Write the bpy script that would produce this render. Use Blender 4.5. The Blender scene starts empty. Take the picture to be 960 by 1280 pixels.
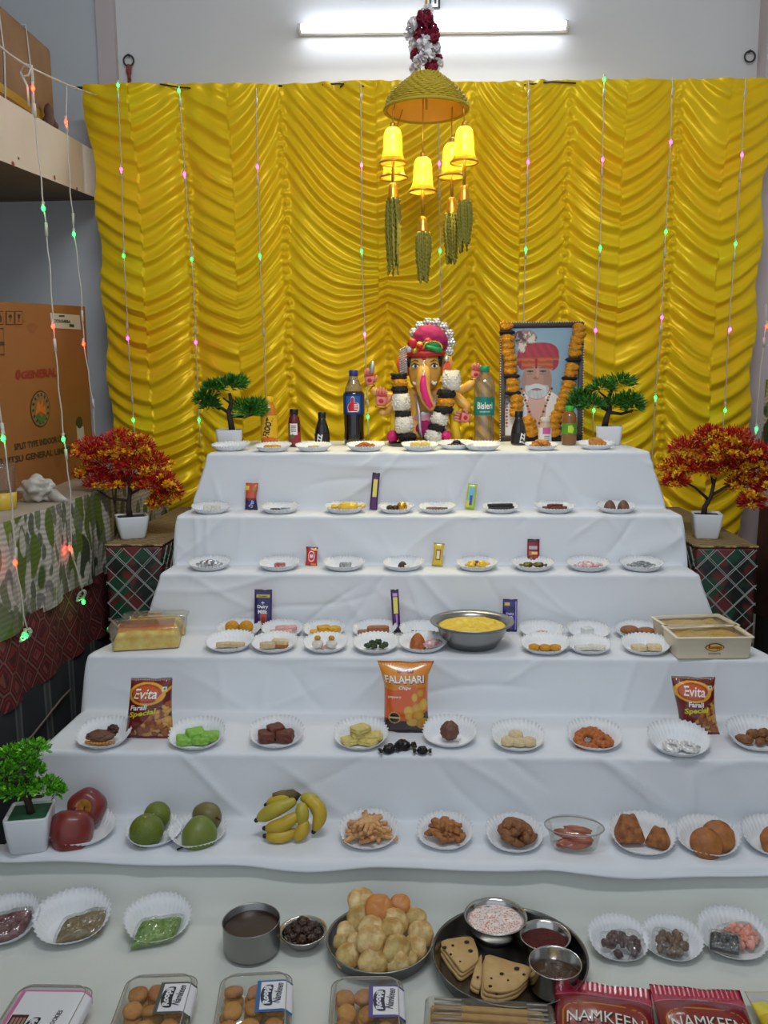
import bpy, math, random
import numpy as np
from mathutils import Vector, Matrix, Euler
from mathutils import noise as mnoise
sc = bpy.context.scene
COL = sc.collection
PI = math.pi
R = math.radians
rnd = random.Random(11)

# ------------------------------------------------------------------ camera
EYE = 1.2            # camera height above the floor
F = 1080.0           # focal length in pixels of the 960x1280 frame
PITCH, YAW, ROLL = R(8.5), R(2.8), R(0.5)
_f = np.array([-math.sin(YAW)*math.cos(PITCH), math.cos(YAW)*math.cos(PITCH), -math.sin(PITCH)])
_r0 = np.array([math.cos(YAW), math.sin(YAW), 0.0]); _u0 = np.cross(_r0, _f)
_r = math.cos(ROLL)*_r0 - math.sin(ROLL)*_u0
_u = math.sin(ROLL)*_r0 + math.cos(ROLL)*_u0
cam_data = bpy.data.cameras.new('camera')
cam_data.sensor_fit = 'VERTICAL'; cam_data.sensor_height = 36.0
cam_data.lens = 36.0*F/1280.0; cam_data.clip_start = .02
cam = bpy.data.objects.new('camera', cam_data); COL.objects.link(cam)
cam.matrix_world = Matrix(((_r[0], _u[0], -_f[0], 0), (_r[1], _u[1], -_f[1], 0), (_r[2], _u[2], -_f[2], EYE), (0, 0, 0, 1)))
sc.camera = cam

# ------------------------------------------------------------------ light
sc.view_settings.view_transform = 'Standard'; sc.view_settings.look = 'None'
sc.view_settings.gamma = 1.0; sc.view_settings.use_curve_mapping = False
sc.view_settings.exposure = 0.0
world = bpy.data.worlds.new('world'); sc.world = world; world.use_nodes = True
world.node_tree.nodes['Background'].inputs[0].default_value = (.80, .90, 1.0, 1)
world.node_tree.nodes['Background'].inputs[1].default_value = 0.70

def area_light(name, loc, target, sx, sy, power, color):
    d = bpy.data.lights.new(name, 'AREA'); d.shape = 'RECTANGLE'; d.size = sx; d.size_y = sy
    d.energy = power; d.color = color
    o = bpy.data.objects.new(name, d); COL.objects.link(o); o.location = loc
    o.rotation_euler = (Vector(target)-Vector(loc)).to_track_quat('-Z', 'Y').to_euler()
    return o
# unseen area light added overhead for frontal light; narrowed spread dims the lower tiers
lamp = area_light('stage_fill_light', (0.1, .9, 3.1), (0, 2.9, .95), 1.2, .25, 16, (.92, .96, 1.0)); lamp.data.spread = R(125)
# the tube on the back wall also throws its light forward
area_light('wall_tube_lamp', (0.03, 3.62, EYE+1.40), (0.03, 2.4, EYE+.5), 1.1, .05, 9, (.90, .95, 1.0))

# ------------------------------------------------------------------ frame helpers: a pixel of the photograph -> a point in the room
def ray(x, y): return _f + _r*((x-480)/F) + _u*((640-y)/F)
def on_z(x, y, z):            # z in room height
    d = ray(x, y); k = (z-EYE)/d[2]; return Vector((d[0]*k, d[1]*k, z))
def on_y(x, y, Y):
    d = ray(x, y); k = Y/d[1]; return Vector((d[0]*k, Y, EYE+d[2]*k))
def on_x(x, y, X):
    d = ray(x, y); k = X/d[0]; return Vector((X, d[1]*k, EYE+d[2]*k))
def mpp(p):                   # metres per pixel at a point
    return ((p[0])*_f[0]+(p[1])*_f[1]+(p[2]-EYE)*_f[2])/F

# ------------------------------------------------------------------ materials
MATS = {}
def srgb(c):
    return tuple((v/255/12.92 if v/255 <= .04045 else ((v/255+.055)/1.055)**2.4) for v in c)
def mat(name, color, rough=.5, metal=0., bump=None, var=None, spec=.5, trans=0., coat=0., sss=0., emit=None, sheen=0., tint=None):
    """color in 0-255 sRGB; bump=(scale,strength,detail); var=(scale,color2,sharpness)"""
    if name in MATS: return MATS[name]
    m = bpy.data.materials.new(name); m.use_nodes = True; nt = m.node_tree; b = nt.nodes['Principled BSDF']
    c = srgb(color)+(1,)
    b.inputs['Base Color'].default_value = c
    b.inputs['Roughness'].default_value = rough; b.inputs['Metallic'].default_value = metal
    b.inputs['Specular IOR Level'].default_value = spec
    if tint: b.inputs['Specular Tint'].default_value = srgb(tint)+(1,)
    if trans: b.inputs['Transmission Weight'].default_value = trans
    if coat: b.inputs['Coat Weight'].default_value = coat; b.inputs['Coat Roughness'].default_value = .08
    if sss: b.inputs['Subsurface Weight'].default_value = sss; b.inputs['Subsurface Scale'].default_value = .01
    if sheen: b.inputs['Sheen Weight'].default_value = sheen
    if emit: b.inputs['Emission Color'].default_value = srgb(emit[0])+(1,); b.inputs['Emission Strength'].default_value = emit[1]
    tc = None
    if bump or var:
        tc = nt.nodes.new('ShaderNodeTexCoord')
    if var:
        n = nt.nodes.new('ShaderNodeTexNoise'); n.inputs['Scale'].default_value = var[0]; n.inputs['Detail'].default_value = 5
        nt.links.new(tc.outputs['Object'], n.inputs['Vector'])
        r = nt.nodes.new('ShaderNodeValToRGB'); s = var[2] if len(var) > 2 else .2
        r.color_ramp.elements[0].position = .5-s; r.color_ramp.elements[1].position = .5+s
        r.color_ramp.elements[0].color = c; r.color_ramp.elements[1].color = srgb(var[1])+(1,)
        nt.links.new(n.outputs['Fac'], r.inputs['Fac']); nt.links.new(r.outputs['Color'], b.inputs['Base Color'])
    if bump:
        n = nt.nodes.new('ShaderNodeTexNoise'); n.inputs['Scale'].default_value = bump[0]; n.inputs['Detail'].default_value = bump[2] if len(bump) > 2 else 4
        nt.links.new(tc.outputs['Object'], n.inputs['Vector'])
        bp = nt.nodes.new('ShaderNodeBump'); bp.inputs['Strength'].default_value = bump[1]; bp.inputs['Distance'].default_value = .004
        nt.links.new(n.outputs['Fac'], bp.inputs['Height']); nt.links.new(bp.outputs['Normal'], b.inputs['Normal'])
    MATS[name] = m; return m
def print_mat(name, rough=.5, coat=0., metal=0.):
    """flat print: reads the colours laid on the mesh"""
    if name in MATS: return MATS[name]
    m = bpy.data.materials.new(name); m.use_nodes = True; nt = m.node_tree; b = nt.nodes['Principled BSDF']
    a = nt.nodes.new('ShaderNodeAttribute'); a.attribute_name = 'Col'
    nt.links.new(a.outputs['Color'], b.inputs['Base Color'])
    b.inputs['Roughness'].default_value = rough; b.inputs['Metallic'].default_value = metal
    if coat: b.inputs['Coat Weight'].default_value = coat; b.inputs['Coat Roughness'].default_value = .1
    MATS[name] = m; return m
def film_mat(name, tint, gloss=.12, rough=.06, haze=0.):
    """thin clear plastic: lets light through, mirrors a little, optional milky haze"""
    if name in MATS: return MATS[name]
    m = bpy.data.materials.new(name); m.use_nodes = True; nt = m.node_tree; nt.nodes.remove(nt.nodes['Principled BSDF'])
    out = nt.nodes['Material Output']
    t = nt.nodes.new('ShaderNodeBsdfTransparent'); t.inputs[0].default_value = srgb(tint)+(1,)
    g = nt.nodes.new('ShaderNodeBsdfGlossy'); g.inputs['Roughness'].default_value = rough
    lw = nt.nodes.new('ShaderNodeLayerWeight'); lw.inputs[0].default_value = .35
    mul = nt.nodes.new('ShaderNodeMath'); mul.operation = 'MULTIPLY_ADD'; mul.inputs[1].default_value = .28; mul.inputs[2].default_value = gloss*.4
    nt.links.new(lw.outputs['Fresnel'], mul.inputs[0])
    mx = nt.nodes.new('ShaderNodeMixShader'); nt.links.new(mul.outputs[0], mx.inputs[0])
    nt.links.new(t.outputs[0], mx.inputs[1]); nt.links.new(g.outputs[0], mx.inputs[2])
    last = mx
    if haze:
        d = nt.nodes.new('ShaderNodeBsdfDiffuse'); d.inputs[0].default_value = (.75, .76, .74, 1)
        m2 = nt.nodes.new('ShaderNodeMixShader'); m2.inputs[0].default_value = haze
        nt.links.new(mx.outputs[0], m2.inputs[1]); nt.links.new(d.outputs[0], m2.inputs[2]); last = m2
    nt.links.new(last.outputs[0], out.inputs[0])
    MATS[name] = m; return m

PRINT_MATTE = print_mat('printed_matte', .6)
PRINT_GLOSS = print_mat('printed_foil', .25, .6)
PRINT_FOOD = print_mat('food_surface', .55)
FILM = film_mat('clear_plastic', (246, 247, 244), .12, .07, .03)
BAGFILM = film_mat('clear_pouch', (246, 247, 244), .2, .12, .02)

# ------------------------------------------------------------------ mesh building
class MB:
    def __init__(s): s.v = []; s.f = []; s.m = []; s.c = None
    def add(s, vs, fs, mi=0, M=None, col=None):
        o = len(s.v)
        if M is not None: vs = [tuple(M @ Vector(v)) for v in vs]
        s.v += [tuple(v) for v in vs]; s.f += [tuple(i+o for i in f) for f in fs]; s.m += [mi]*len(fs)
        if col is not None or s.c is not None:
            if s.c is None: s.c = [(1, 1, 1)]*o
            if col is None: col = (1, 1, 1)
            s.c += list(col) if isinstance(col, (list, np.ndarray)) else [col]*len(vs)
        return s
    def build(s, name, mats, parent=None, smooth=True, link=True):
        me = bpy.data.meshes.new(name); me.from_pydata(s.v, [], s.f)
        if not isinstance(mats, (list, tuple)): mats = [mats]
        for m in mats: me.materials.append(m)
        if len(mats) > 1: me.polygons.foreach_set('material_index', s.m)
        me.polygons.foreach_set('use_smooth', [smooth]*len(s.f))
        if s.c is not None:
            a = me.color_attributes.new('Col', 'FLOAT_COLOR', 'POINT')
            a.data.foreach_set('color', np.array([tuple(c[:3])+(1,) for c in s.c], dtype=np.float32).ravel())
        me.update()
        return link_obj(name, me, parent)
def link_obj(name, me, parent=None):
    o = bpy.data.objects.new(name, me); COL.objects.link(o)
    if parent is not None: o.parent = parent
    return o
def tag(o, label=None, cat=None, group=None, kind=None):
    if label: o['label'] = label
    if cat: o['category'] = cat
    if group: o['group'] = group
    if kind: o['kind'] = kind
    return o
def thing(name, label, cat, loc=(0, 0, 0), rz=0, group=None):
    o = bpy.data.objects.new(name, None); COL.objects.link(o); o.empty_display_size = .02
    o.location = loc; o.rotation_euler = (0, 0, rz)
    return tag(o, label, cat, group)
def copy_tree(o, parent=None):
    c = o.copy(); COL.objects.link(c)
    if parent is not None: c.parent = parent
    for ch in list(o.children): copy_tree(ch, c)
    return c

def T(x=0, y=0, z=0, rx=0, ry=0, rz=0, s=1):
    M = Matrix.Translation((x, y, z)) @ Euler((rx, ry, rz)).to_matrix().to_4x4()
    if s != 1:
        sx = s if isinstance(s, (tuple, list)) else (s, s, s)
        M = M @ Matrix.Diagonal((sx[0], sx[1], sx[2], 1))
    return M
def box(a, b, c, r=None, M=None):
    """box a x b x c centred in xy, standing on z=0; r = bevelled edge"""
    x, y = a/2, b/2
    if not r:
        vs = [(-x, -y, 0), (x, -y, 0), (x, y, 0), (-x, y, 0), (-x, -y, c), (x, -y, c), (x, y, c), (-x, y, c)]
        fs = [(0, 3, 2, 1), (4, 5, 6, 7), (0, 1, 5, 4), (1, 2, 6, 5), (2, 3, 7, 6), (3, 0, 4, 7)]
        return vs, fs
    r = min(r, x*.9, y*.9, c*.45)
    rings = []
    for z, ins in ((0, r), (r*.3, r*.3), (r, 0), (c-r, 0), (c-r*.3, r*.3), (c, r)):
        rings.append(rrect(a-2*ins, b-2*ins, max(r-ins*.6, r*.3), 3, z))
    return loft(rings, True, True)
def rrect(a, b, r, n=4, z=0.):
    x, y = a/2, b/2; r = min(r, x*.98, y*.98); pts = []
    for cx, cy, a0 in ((x-r, y-r, 0), (-x+r, y-r, PI/2), (-x+r, -y+r, PI), (x-r, -y+r, 1.5*PI)):
        for i in range(n+1):
            t = a0+PI/2*i/n; pts.append((cx+r*math.cos(t), cy+r*math.sin(t), z))
    return pts
def circ(r, n=24, z=0., ry=None):
    return [(r*math.cos(2*PI*i/n), (ry or r)*math.sin(2*PI*i/n), z) for i in range(n)]
def loft(rings, cap0=False, cap1=False):
    n = len(rings[0]); vs = [p for r in rings for p in r]; fs = []
    for k in range(len(rings)-1):
        for i in range(n):
            j = (i+1) % n; fs.append((k*n+i, k*n+j, (k+1)*n+j, (k+1)*n+i))
    if cap0: fs.append(tuple(range(n-1, -1, -1)))
    if cap1: fs.append(tuple(range((len(rings)-1)*n, len(rings)*n)))
    return vs, fs
def lathe(prof, n=32, cap0=True, cap1=True):
    return loft([circ(max(r, 1e-5), n, z) for r, z in prof], cap0, cap1)
def tube(path, rad, n=8, cap=True):
    P = [Vector(p) for p in path]
    if not isinstance(rad, (list, tuple)): rad = [rad]*len(P)
    rings = []; up = Vector((0, 0, 1)); prev = None
    for i, p in enumerate(P):
        d = (P[min(i+1, len(P)-1)]-P[max(i-1, 0)])
        if d.length < 1e-9: d = Vector((0, 0, 1))
        d.normalize()
        if prev is None:
            a = d.cross(up if abs(d.z) < .9 else Vector((1, 0, 0))).normalized()
        else:
            a = (prev-d*prev.dot(d)).normalized()
        prev = a; b = d.cross(a)
        rings.append([tuple(p+(a*math.cos(2*PI*k/n)+b*math.sin(2*PI*k/n))*rad[i]) for k in range(n)])
    return loft(rings, cap, cap)
_ICO = {}
def ico(sub=2):
    if sub in _ICO: return _ICO[sub]
    t = (1+5**.5)/2
    vs = [Vector(v).normalized() for v in [(-1, t, 0), (1, t, 0), (-1, -t, 0), (1, -t, 0), (0, -1, t), (0, 1, t), (0, -1, -t), (0, 1, -t), (t, 0, -1), (t, 0, 1), (-t, 0, -1), (-t, 0, 1)]]
    fs = [(0, 11, 5), (0, 5, 1), (0, 1, 7), (0, 7, 10), (0, 10, 11), (1, 5, 9), (5, 11, 4), (11, 10, 2), (10, 7, 6), (7, 1, 8), (3, 9, 4), (3, 4, 2), (3, 2, 6), (3, 6, 8), (3, 8, 9), (4, 9, 5), (2, 4, 11), (6, 2, 10), (8, 6, 7), (9, 8, 1)]
    for _ in range(sub):
        cache = {}; nf = []
        def mid(a, b):
            k = (min(a, b), max(a, b))
            if k not in cache: vs.append(((vs[a]+vs[b])/2).normalized()); cache[k] = len(vs)-1
            return cache[k]
        for a, b, c in fs:
            x, y, z = mid(a, b), mid(b, c), mid(c, a); nf += [(a, x, z), (b, y, x), (c, z, y), (x, y, z)]
        fs = nf
    _ICO[sub] = (vs, fs); return _ICO[sub]
def blob(rx, ry, rz, sub=2, amp=0., freq=2., seed=0, p=2.0):
    vs, fs = ico(sub); out = []
    for v in vs:
        k = 1.
        if p != 2.0:
            k = (abs(v.x)**p+abs(v.y)**p+abs(v.z)**p)**(-1/p)
        if amp: k *= 1+amp*mnoise.noise(v*freq+Vector((seed*3.7, seed*1.3, 0)))
        out.append((v.x*rx*k, v.y*ry*k, v.z*rz*k))
    return out, list(fs)
def prism(outline, h, z0=0.):
    n = len(outline); vs = [(x, y, z0) for x, y in outline]+[(x, y, z0+h) for x, y in outline]
    fs = [tuple(range(n-1, -1, -1)), tuple(range(n, 2*n))]+[(i, (i+1) % n, n+(i+1) % n, n+i) for i in range(n)]
    return vs, fs
def grid_mesh(name, P, mats, parent=None, cols=None, wrap=False):
    """P: numpy (nu,nv,3) -> quad grid"""
    nu, nv = P.shape[:2]; me = bpy.data.meshes.new(name)
    me.vertices.add(nu*nv); me.vertices.foreach_set('co', P.reshape(-1).astype(np.float32))
    i, j = np.meshgrid(np.arange(nu if wrap else nu-1), np.arange(nv-1), indexing='ij')
    i2 = (i+1) % nu
    q = np.stack([i*nv+j, i2*nv+j, i2*nv+j+1, i*nv+j+1], -1).reshape(-1, 4)
    n = len(q); me.loops.add(4*n); me.loops.foreach_set('vertex_index', q.reshape(-1).astype(np.int32))
    me.polygons.add(n); me.polygons.foreach_set('loop_start', np.arange(0, 4*n, 4, dtype=np.int32))
    me.polygons.foreach_set('use_smooth', np.ones(n, dtype=bool))
    for m in (mats if isinstance(mats, (list, tuple)) else [mats]): me.materials.append(m)
    if cols is not None:
        a = me.color_attributes.new('Col', 'FLOAT_COLOR', 'POINT')
        c = np.ones((nu*nv, 4), np.float32); c[:, :3] = cols.reshape(-1, 3); a.data.foreach_set('color', c.ravel())
    me.update(calc_edges=True); me.validate()
    return link_obj(name, me, parent)
def lin(c): return np.array(srgb(c))
_rng = np.random.RandomState(5); _LAT = _rng.rand(256, 256)
def vnoise(x, y, seed=0):
    x = np.asarray(x, float)+seed*17.31; y = np.asarray(y, float)+seed*7.77
    xi = np.floor(x).astype(int); yi = np.floor(y).astype(int); fx = x-xi; fy = y-yi
    fx = fx*fx*(3-2*fx); fy = fy*fy*(3-2*fy)
    g = lambda a, b: _LAT[a % 256, b % 256]
    return ((g(xi, yi)*(1-fx)+g(xi+1, yi)*fx)*(1-fy)+(g(xi, yi+1)*(1-fx)+g(xi+1, yi+1)*fx)*fy)*2-1
def fbm(x, y, seed=0, oct=3):
    s = 0; a = 1.
    for k in range(oct): s = s+a*vnoise(x*2**k, y*2**k, seed+k*3); a *= .5
    return s
_TXT = {}
def text_geo(txt, size=1., bold=0., shear=0., space=1.):
    """lettering as flat triangles, centred on the origin"""
    k = (txt, bold, shear, space)
    if k not in _TXT:
        cu = bpy.data.curves.new('lettering', 'FONT'); cu.body = txt; cu.size = 1; cu.offset = bold; cu.shear = shear
        cu.space_character = space; cu.resolution_u = 2; cu.fill_mode = 'FRONT'
        ob = bpy.data.objects.new('lettering', cu); COL.objects.link(ob)
        bpy.context.view_layer.update()
        me = bpy.data.meshes.new_from_object(ob.evaluated_get(bpy.context.evaluated_depsgraph_get()))
        vs = np.array([v.co[:] for v in me.vertices]); fs = [tuple(p.vertices) for p in me.polygons]
        bpy.data.objects.remove(ob); bpy.data.curves.remove(cu); bpy.data.meshes.remove(me)
        vs[:, 0] -= (vs[:, 0].min()+vs[:, 0].max())/2; vs[:, 1] -= (vs[:, 1].min()+vs[:, 1].max())/2
        _TXT[k] = (vs, fs, vs[:, 0].max()-vs[:, 0].min(), vs[:, 1].max()-vs[:, 1].min())
    vs, fs, w, h = _TXT[k]
    return vs, fs, w, h
def lettering(txt, w, h, fn, m, parent, name='lettering', bold=0., shear=0., rot=0., arc=0.):
    """letters fitted into w x h and laid on a surface by fn(u,v)->point"""
    vs, fs, tw, th = text_geo(txt, 1, bold, shear); out = []
    c, s = math.cos(rot), math.sin(rot)
    for x, y, _ in vs:
        a, b = x/tw*w, y/th*h
        b += arc*(1-(2*x/tw)**2)
        out.append(tuple(fn(a*c-b*s, a*s+b*c)))
    mb = MB(); mb.add(out, fs); return mb.build(name, m, parent, smooth=False)
# ================================================================== the setting
def struct(name, mb_or, m, smooth=False):
    o = mb_or.build(name, m, None, smooth); o['kind'] = 'structure'; return o
def boxmb(x0, x1, y0, y1, z0, z1):
    mb = MB(); v, f = box(x1-x0, y1-y0, z1-z0); mb.add(v, f, M=T((x0+x1)/2, (y0+y1)/2, z0)); return mb
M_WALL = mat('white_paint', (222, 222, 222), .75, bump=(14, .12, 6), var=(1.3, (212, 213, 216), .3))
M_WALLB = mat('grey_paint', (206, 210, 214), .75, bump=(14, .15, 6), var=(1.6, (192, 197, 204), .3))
M_PINK = mat('pinkish_paint', (198, 186, 188), .75, bump=(20, .15, 6))
M_CEIL = mat('ceiling_paint', (225, 226, 228), .8)
M_FLOOR = mat('floor_stone', (96, 94, 88), .6, bump=(30, .2), var=(6, (76, 74, 70), .2))
WY = 3.72; RZ = 3.35
struct('floor', boxmb(-2.1, 1.5, -.6, WY+.1, -.06, 0), M_FLOOR)
struct('ceiling', boxmb(-2.1, 1.5, -.6, WY+.1, RZ, RZ+.06), M_CEIL)
xl = on_y(125, 60, WY).x; xr = on_y(147, 60, WY).x
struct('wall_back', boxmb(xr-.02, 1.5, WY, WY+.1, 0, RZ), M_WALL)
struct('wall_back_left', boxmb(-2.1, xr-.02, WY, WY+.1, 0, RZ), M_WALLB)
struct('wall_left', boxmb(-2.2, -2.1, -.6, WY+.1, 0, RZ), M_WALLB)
xp = on_y(948, 50, WY).x
struct('wall_right', boxmb(1.5, 1.6, -.6, WY+.1, 0, RZ), M_WALL)
struct('trim_1', boxmb(xl, xr, WY-.03, WY, 0, RZ), M_PINK)             # shallow pier left of the curtain
struct('trim_2', boxmb(xp, 1.5, WY-.10, WY, 0, RZ), M_PINK)            # pier in the right corner

# loft slab along the left wall, its underside a little lower towards the room
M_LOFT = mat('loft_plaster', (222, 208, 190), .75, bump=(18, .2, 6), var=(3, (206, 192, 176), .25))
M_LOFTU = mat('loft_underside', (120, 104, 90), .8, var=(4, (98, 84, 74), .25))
fa, fb = on_y(124, 192, WY-.02), on_y(124, 250, WY-.02)
na, nb = on_y(-60, 84, 2.45), on_y(-60, 180, 2.45)
mb = MB()
Lx = -2.1
vs = [(na.x, na.y, nb.z), (fa.x, fa.y, fb.z), (fa.x, fa.y, fa.z), (na.x, na.y, na.z),
      (Lx, na.y, nb.z), (Lx, fa.y, fb.z), (Lx, fa.y, fa.z), (Lx, na.y, na.z)]
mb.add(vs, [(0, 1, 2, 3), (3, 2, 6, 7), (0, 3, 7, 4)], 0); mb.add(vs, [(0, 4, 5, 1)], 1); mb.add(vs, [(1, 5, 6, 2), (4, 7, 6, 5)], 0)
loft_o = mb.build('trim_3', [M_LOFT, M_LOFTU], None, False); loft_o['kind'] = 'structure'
for (x, y, c, s) in ((16, 205, (170, 30, 40), .010), (23, 198, (60, 50, 48), .005), (68, 222, (150, 90, 50), .009), (96, 236, (150, 80, 70), .007)):
    t_ = (x-124)/(-60-124.)
    p = on_y(x, y, 3.0)
    for _ in range(8):         # find the slab's face along this line of sight
        k = (p.y-na.y)/(fa.y-na.y); X = na.x+(fa.x-na.x)*k; p = on_x(x, y, X)
    mb = MB(); mb.add(*blob(.001, s, s*.8, 2, .35, 2.5, x), M=T(p.x+.001, p.y, p.z)); mb.build('paint_splash', mat('splash_%d' % x, c, .7), loft_o)

# wrapped carton on the loft
lz = na.z+(fa.z-na.z)*.35
M_CART0 = mat('old_carton', (150, 110, 72), .7, bump=(30, .3), var=(7, (122, 84, 52), .2))
M_TAPE = mat('brown_tape', (176, 126, 40), .3)
t = thing('wrapped_carton', 'old brown carton with tape and string stored on the loft slab', 'carton', (-1.60, 3.12, on_y(20, 132, 2.9).z-.02))
mb = MB(); mb.add(*box(.42, .5, .36, .012)); mb.build('carton_body', M_CART0, t)
mb = MB(); mb.add(*box(.424, .504, .03), M=T(0, 0, .075)); mb.build('tape', M_TAPE, t, False)
mb = MB()
for dy in (-.16, .04): mb.add(*tube([(.213, dy, 0), (.213, dy+.02, .2), (.213, dy, .364), (-.2, dy, .364)], .003, 6))
mb.build('string', mat('white_twine', (200, 198, 190), .8), t)
p = on_y(61, 146, 3.25)
mb = MB(); mb.add(*lathe([(.020, 0), (.026, .012), (.022, .035), (.014, .05), (.017, .065), (.012, .082), (.003, .092)], 16))
mb.add(*blob(.012, .012, .014, 1), M=T(.022, 0, .013))
o = mb.build('clay_figurine', mat('brown_clay', (92, 58, 44), .6)); o.location = (p.x, p.y, p.z-.045); tag(o, 'small brown clay figurine standing on the loft edge', 'figurine')

# ------------------------------------------------------------------ stepped stage: two white cloths
Z = {1: EYE-.212, 2: EYE-.385, 3: EYE-.527, 4: EYE-.68, 5: EYE-.82, 6: EYE-.965, 7: EYE-1.06}
FY = {1: 2.64, 2: 2.49, 3: 2.352, 4: 2.084, 5: 1.8186, 6: 1.642}
BY = {2: 2.632, 3: 2.478, 4: 2.335, 5: 2.066, 6: 1.800, 7: 1.598}
HW = {1: .672, 2: .735, 3: .745, 4: .862, 5: .876, 6: .895}
M_CLOTH = mat('white_cotton', (222, 225, 229), .85, bump=(260, .05, 3), sheen=.15)
prof = [(3.20, Z[1]-.55, .70), (3.20, Z[1], .66), (FY[1], Z[1], HW[1])]
for k in range(2, 7):
    prof += [(BY[k], Z[k], HW[k]-.004 if k != 4 else .80), (FY[k], Z[k], HW[k])]
prof += [(FY[6]-.012, Z[6]-.016, HW[6])]
def resample(P, step):
    P = np.array(P, float); d = np.r_[0, np.cumsum(np.linalg.norm(np.diff(P[:, :2], axis=0), axis=1))]
    n = int(d[-1]/step)+1; s = np.linspace(0, d[-1], n)
    Q = np.stack([np.interp(s, d, P[:, i]) for i in range(P.shape[1])], 1)
    return Q, s
def smooth_rows(Q, w):
    k = np.ones(2*w+1)/(2*w+1); out = Q.copy()
    for i in range(Q.shape[1]):
        out[:, i] = np.convolve(np.pad(Q[:, i], w, mode='edge'), k, 'valid')
    return out
def creases(x, s, seed, n=70, smax=2.6, wide=.9):
    """soft undulation plus straight pressed creases and pulled folds in hung cotton"""
    h = .0022*fbm(x*2.0+s*.7, s*2.2-x*.5, seed, 2)
    rg = random.Random(seed)
    for k in range(n):
        cx, cs, an = rg.uniform(-wide, wide), rg.uniform(.4, smax), rg.choice((rg.gauss(0, .15), rg.gauss(PI/2, .2), rg.gauss(-.7, .25), rg.gauss(.7, .25)))
        ln, w, A = rg.uniform(.06, .30), rg.uniform(.005, .011), rg.uniform(.002, .0056)*rg.choice((1, 1, -1))
        u = (x-cx)*math.cos(an)+(s-cs)*math.sin(an); v = -(x-cx)*math.sin(an)+(s-cs)*math.cos(an)+.012*np.sin(u*14+k)
        m = (np.abs(u) < ln*1.4)&(np.abs(v) < w*6)
        d = np.zeros_like(h); d[m] = (A*np.exp(-np.abs(v[m])/w)*np.exp(-(u[m]/ln)**4)); h = h+d
    for k in range(10):                                   # longer soft pulls
        cx, cs, an = rg.uniform(-wide, wide), rg.uniform(.4, smax), rg.uniform(-1.2, 1.2)
        u = (x-cx)*math.cos(an)+(s-cs)*math.sin(an); v = -(x-cx)*math.sin(an)+(s-cs)*math.cos(an)+.03*np.sin(u*6+k)
        h = h+.0045*np.exp(-(v/.028)**2)*np.exp(-(u/.22)**2)
    return h
Q, S = resample(prof, .006); Qs = smooth_rows(Q[:, :2], 1); hwq = smooth_rows(Q[:, 2:3], 5)[:, 0]
nx = 260; u = np.linspace(-1, 1, nx)
dY = np.gradient(Qs[:, 0]); dZ = np.gradient(Qs[:, 1]); ln = np.hypot(dY, dZ)+1e-9
nY, nZ = dZ/ln, -dY/ln                                     # outward normal of the profile (towards the room / up)
steep = np.abs(dZ)/ln
ampl = .12+1.3*smooth_rows(steep[:, None], 3)[:, 0]
X = hwq[:, None]*u[None, :]
W_ = creases(X, S[:, None]+0*X, 3, 150, S[-1], .9)*ampl[:, None]
W_ -= .0028*ampl[:, None]
Yg = Qs[:, 0:1]+nY[:, None]*W_; Zg = Qs[:, 1:2]+nZ[:, None]*W_+0*X
nd = 26; cols = []
for side in (-1, 1):
    blk = np.zeros((len(Q), nd, 3))
    for j in range(nd):
        t_ = (j+1)/nd; t2 = t_**1.4
        zz = Zg[:, 0 if side < 0 else -1]
        drop = np.minimum(zz-.02, .62)
        roundo = .014*(1-np.exp(-t_*14))
        fl = .022*t2+.008*np.sin(S*9+side)*t2
        blk[:, j, 0] = side*(hwq+roundo+fl)
        blk[:, j, 1] = Yg[:, 0 if side < 0 else -1]-.02*t2
        blk[:, j, 2] = zz-drop*t_
    cols.append(blk)
P = np.concatenate([cols[0][:, ::-1], np.stack([X, Yg, Zg], -1), cols[1]], 1)
# wavy hem over the sixth tread's lip
hem = np.exp(-((S-S[-1])/.03)**2)[:, None]
P[:, nd:nd+nx, 1] -= hem*(.004+.008*np.abs(vnoise(X*5, X*0, 4)))
P[:, nd:nd+nx, 2] += hem*.007*vnoise(X*6, X*0+3, 8)
stage = grid_mesh('stage_cloth', P[:, ::-1], M_CLOTH)
md = stage.modifiers.new('thickness', 'SOLIDIFY'); md.thickness = .0014; md.offset = -1
tag(stage, 'white cotton cloth draped over the stepped stage from the idol tier down', 'cloth')
prof2 = [(1.70, Z[6]-.012, 1.0), (FY[6]+.008, Z[6]-.012, 1.0), (BY[7], Z[7], 1.02), (1.02, Z[7], 1.05), (1.0, .02, 1.06)]
Q, S = resample(prof2, .008); Qs = smooth_rows(Q[:, :2], 2); nx = 300; u = np.linspace(-1, 1, nx)
dY = np.gradient(Qs[:, 0]); dZ = np.gradient(Qs[:, 1]); ln = np.hypot(dY, dZ)+1e-9
nY, nZ = dZ/ln, -dY/ln; X = Q[:, 2:3]*u[None, :]
inner = np.clip((S-.03)/.05, 0, 1)[:, None]
W_ = creases(X, S[:, None]+0*X, 21, 110, 1.0, 1.0)*1.7-.004
flat_ = np.clip((S-.15)/.05, 0, 1)[:, None]
W_ = W_*inner*(1-.55*flat_)
P = np.stack([X+0*W_, Qs[:, 0:1]+nY[:, None]*W_, Qs[:, 1:2]+nZ[:, None]*W_], -1)
low = grid_mesh('floor_cloth', P[:, ::-1], mat('white_cotton_lower', (212, 215, 207), .87, bump=(240, .06, 3), sheen=.15))
tag(low, 'wrinkled white cloth spread over the lowest tier under trays and packets', 'cloth')

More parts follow.
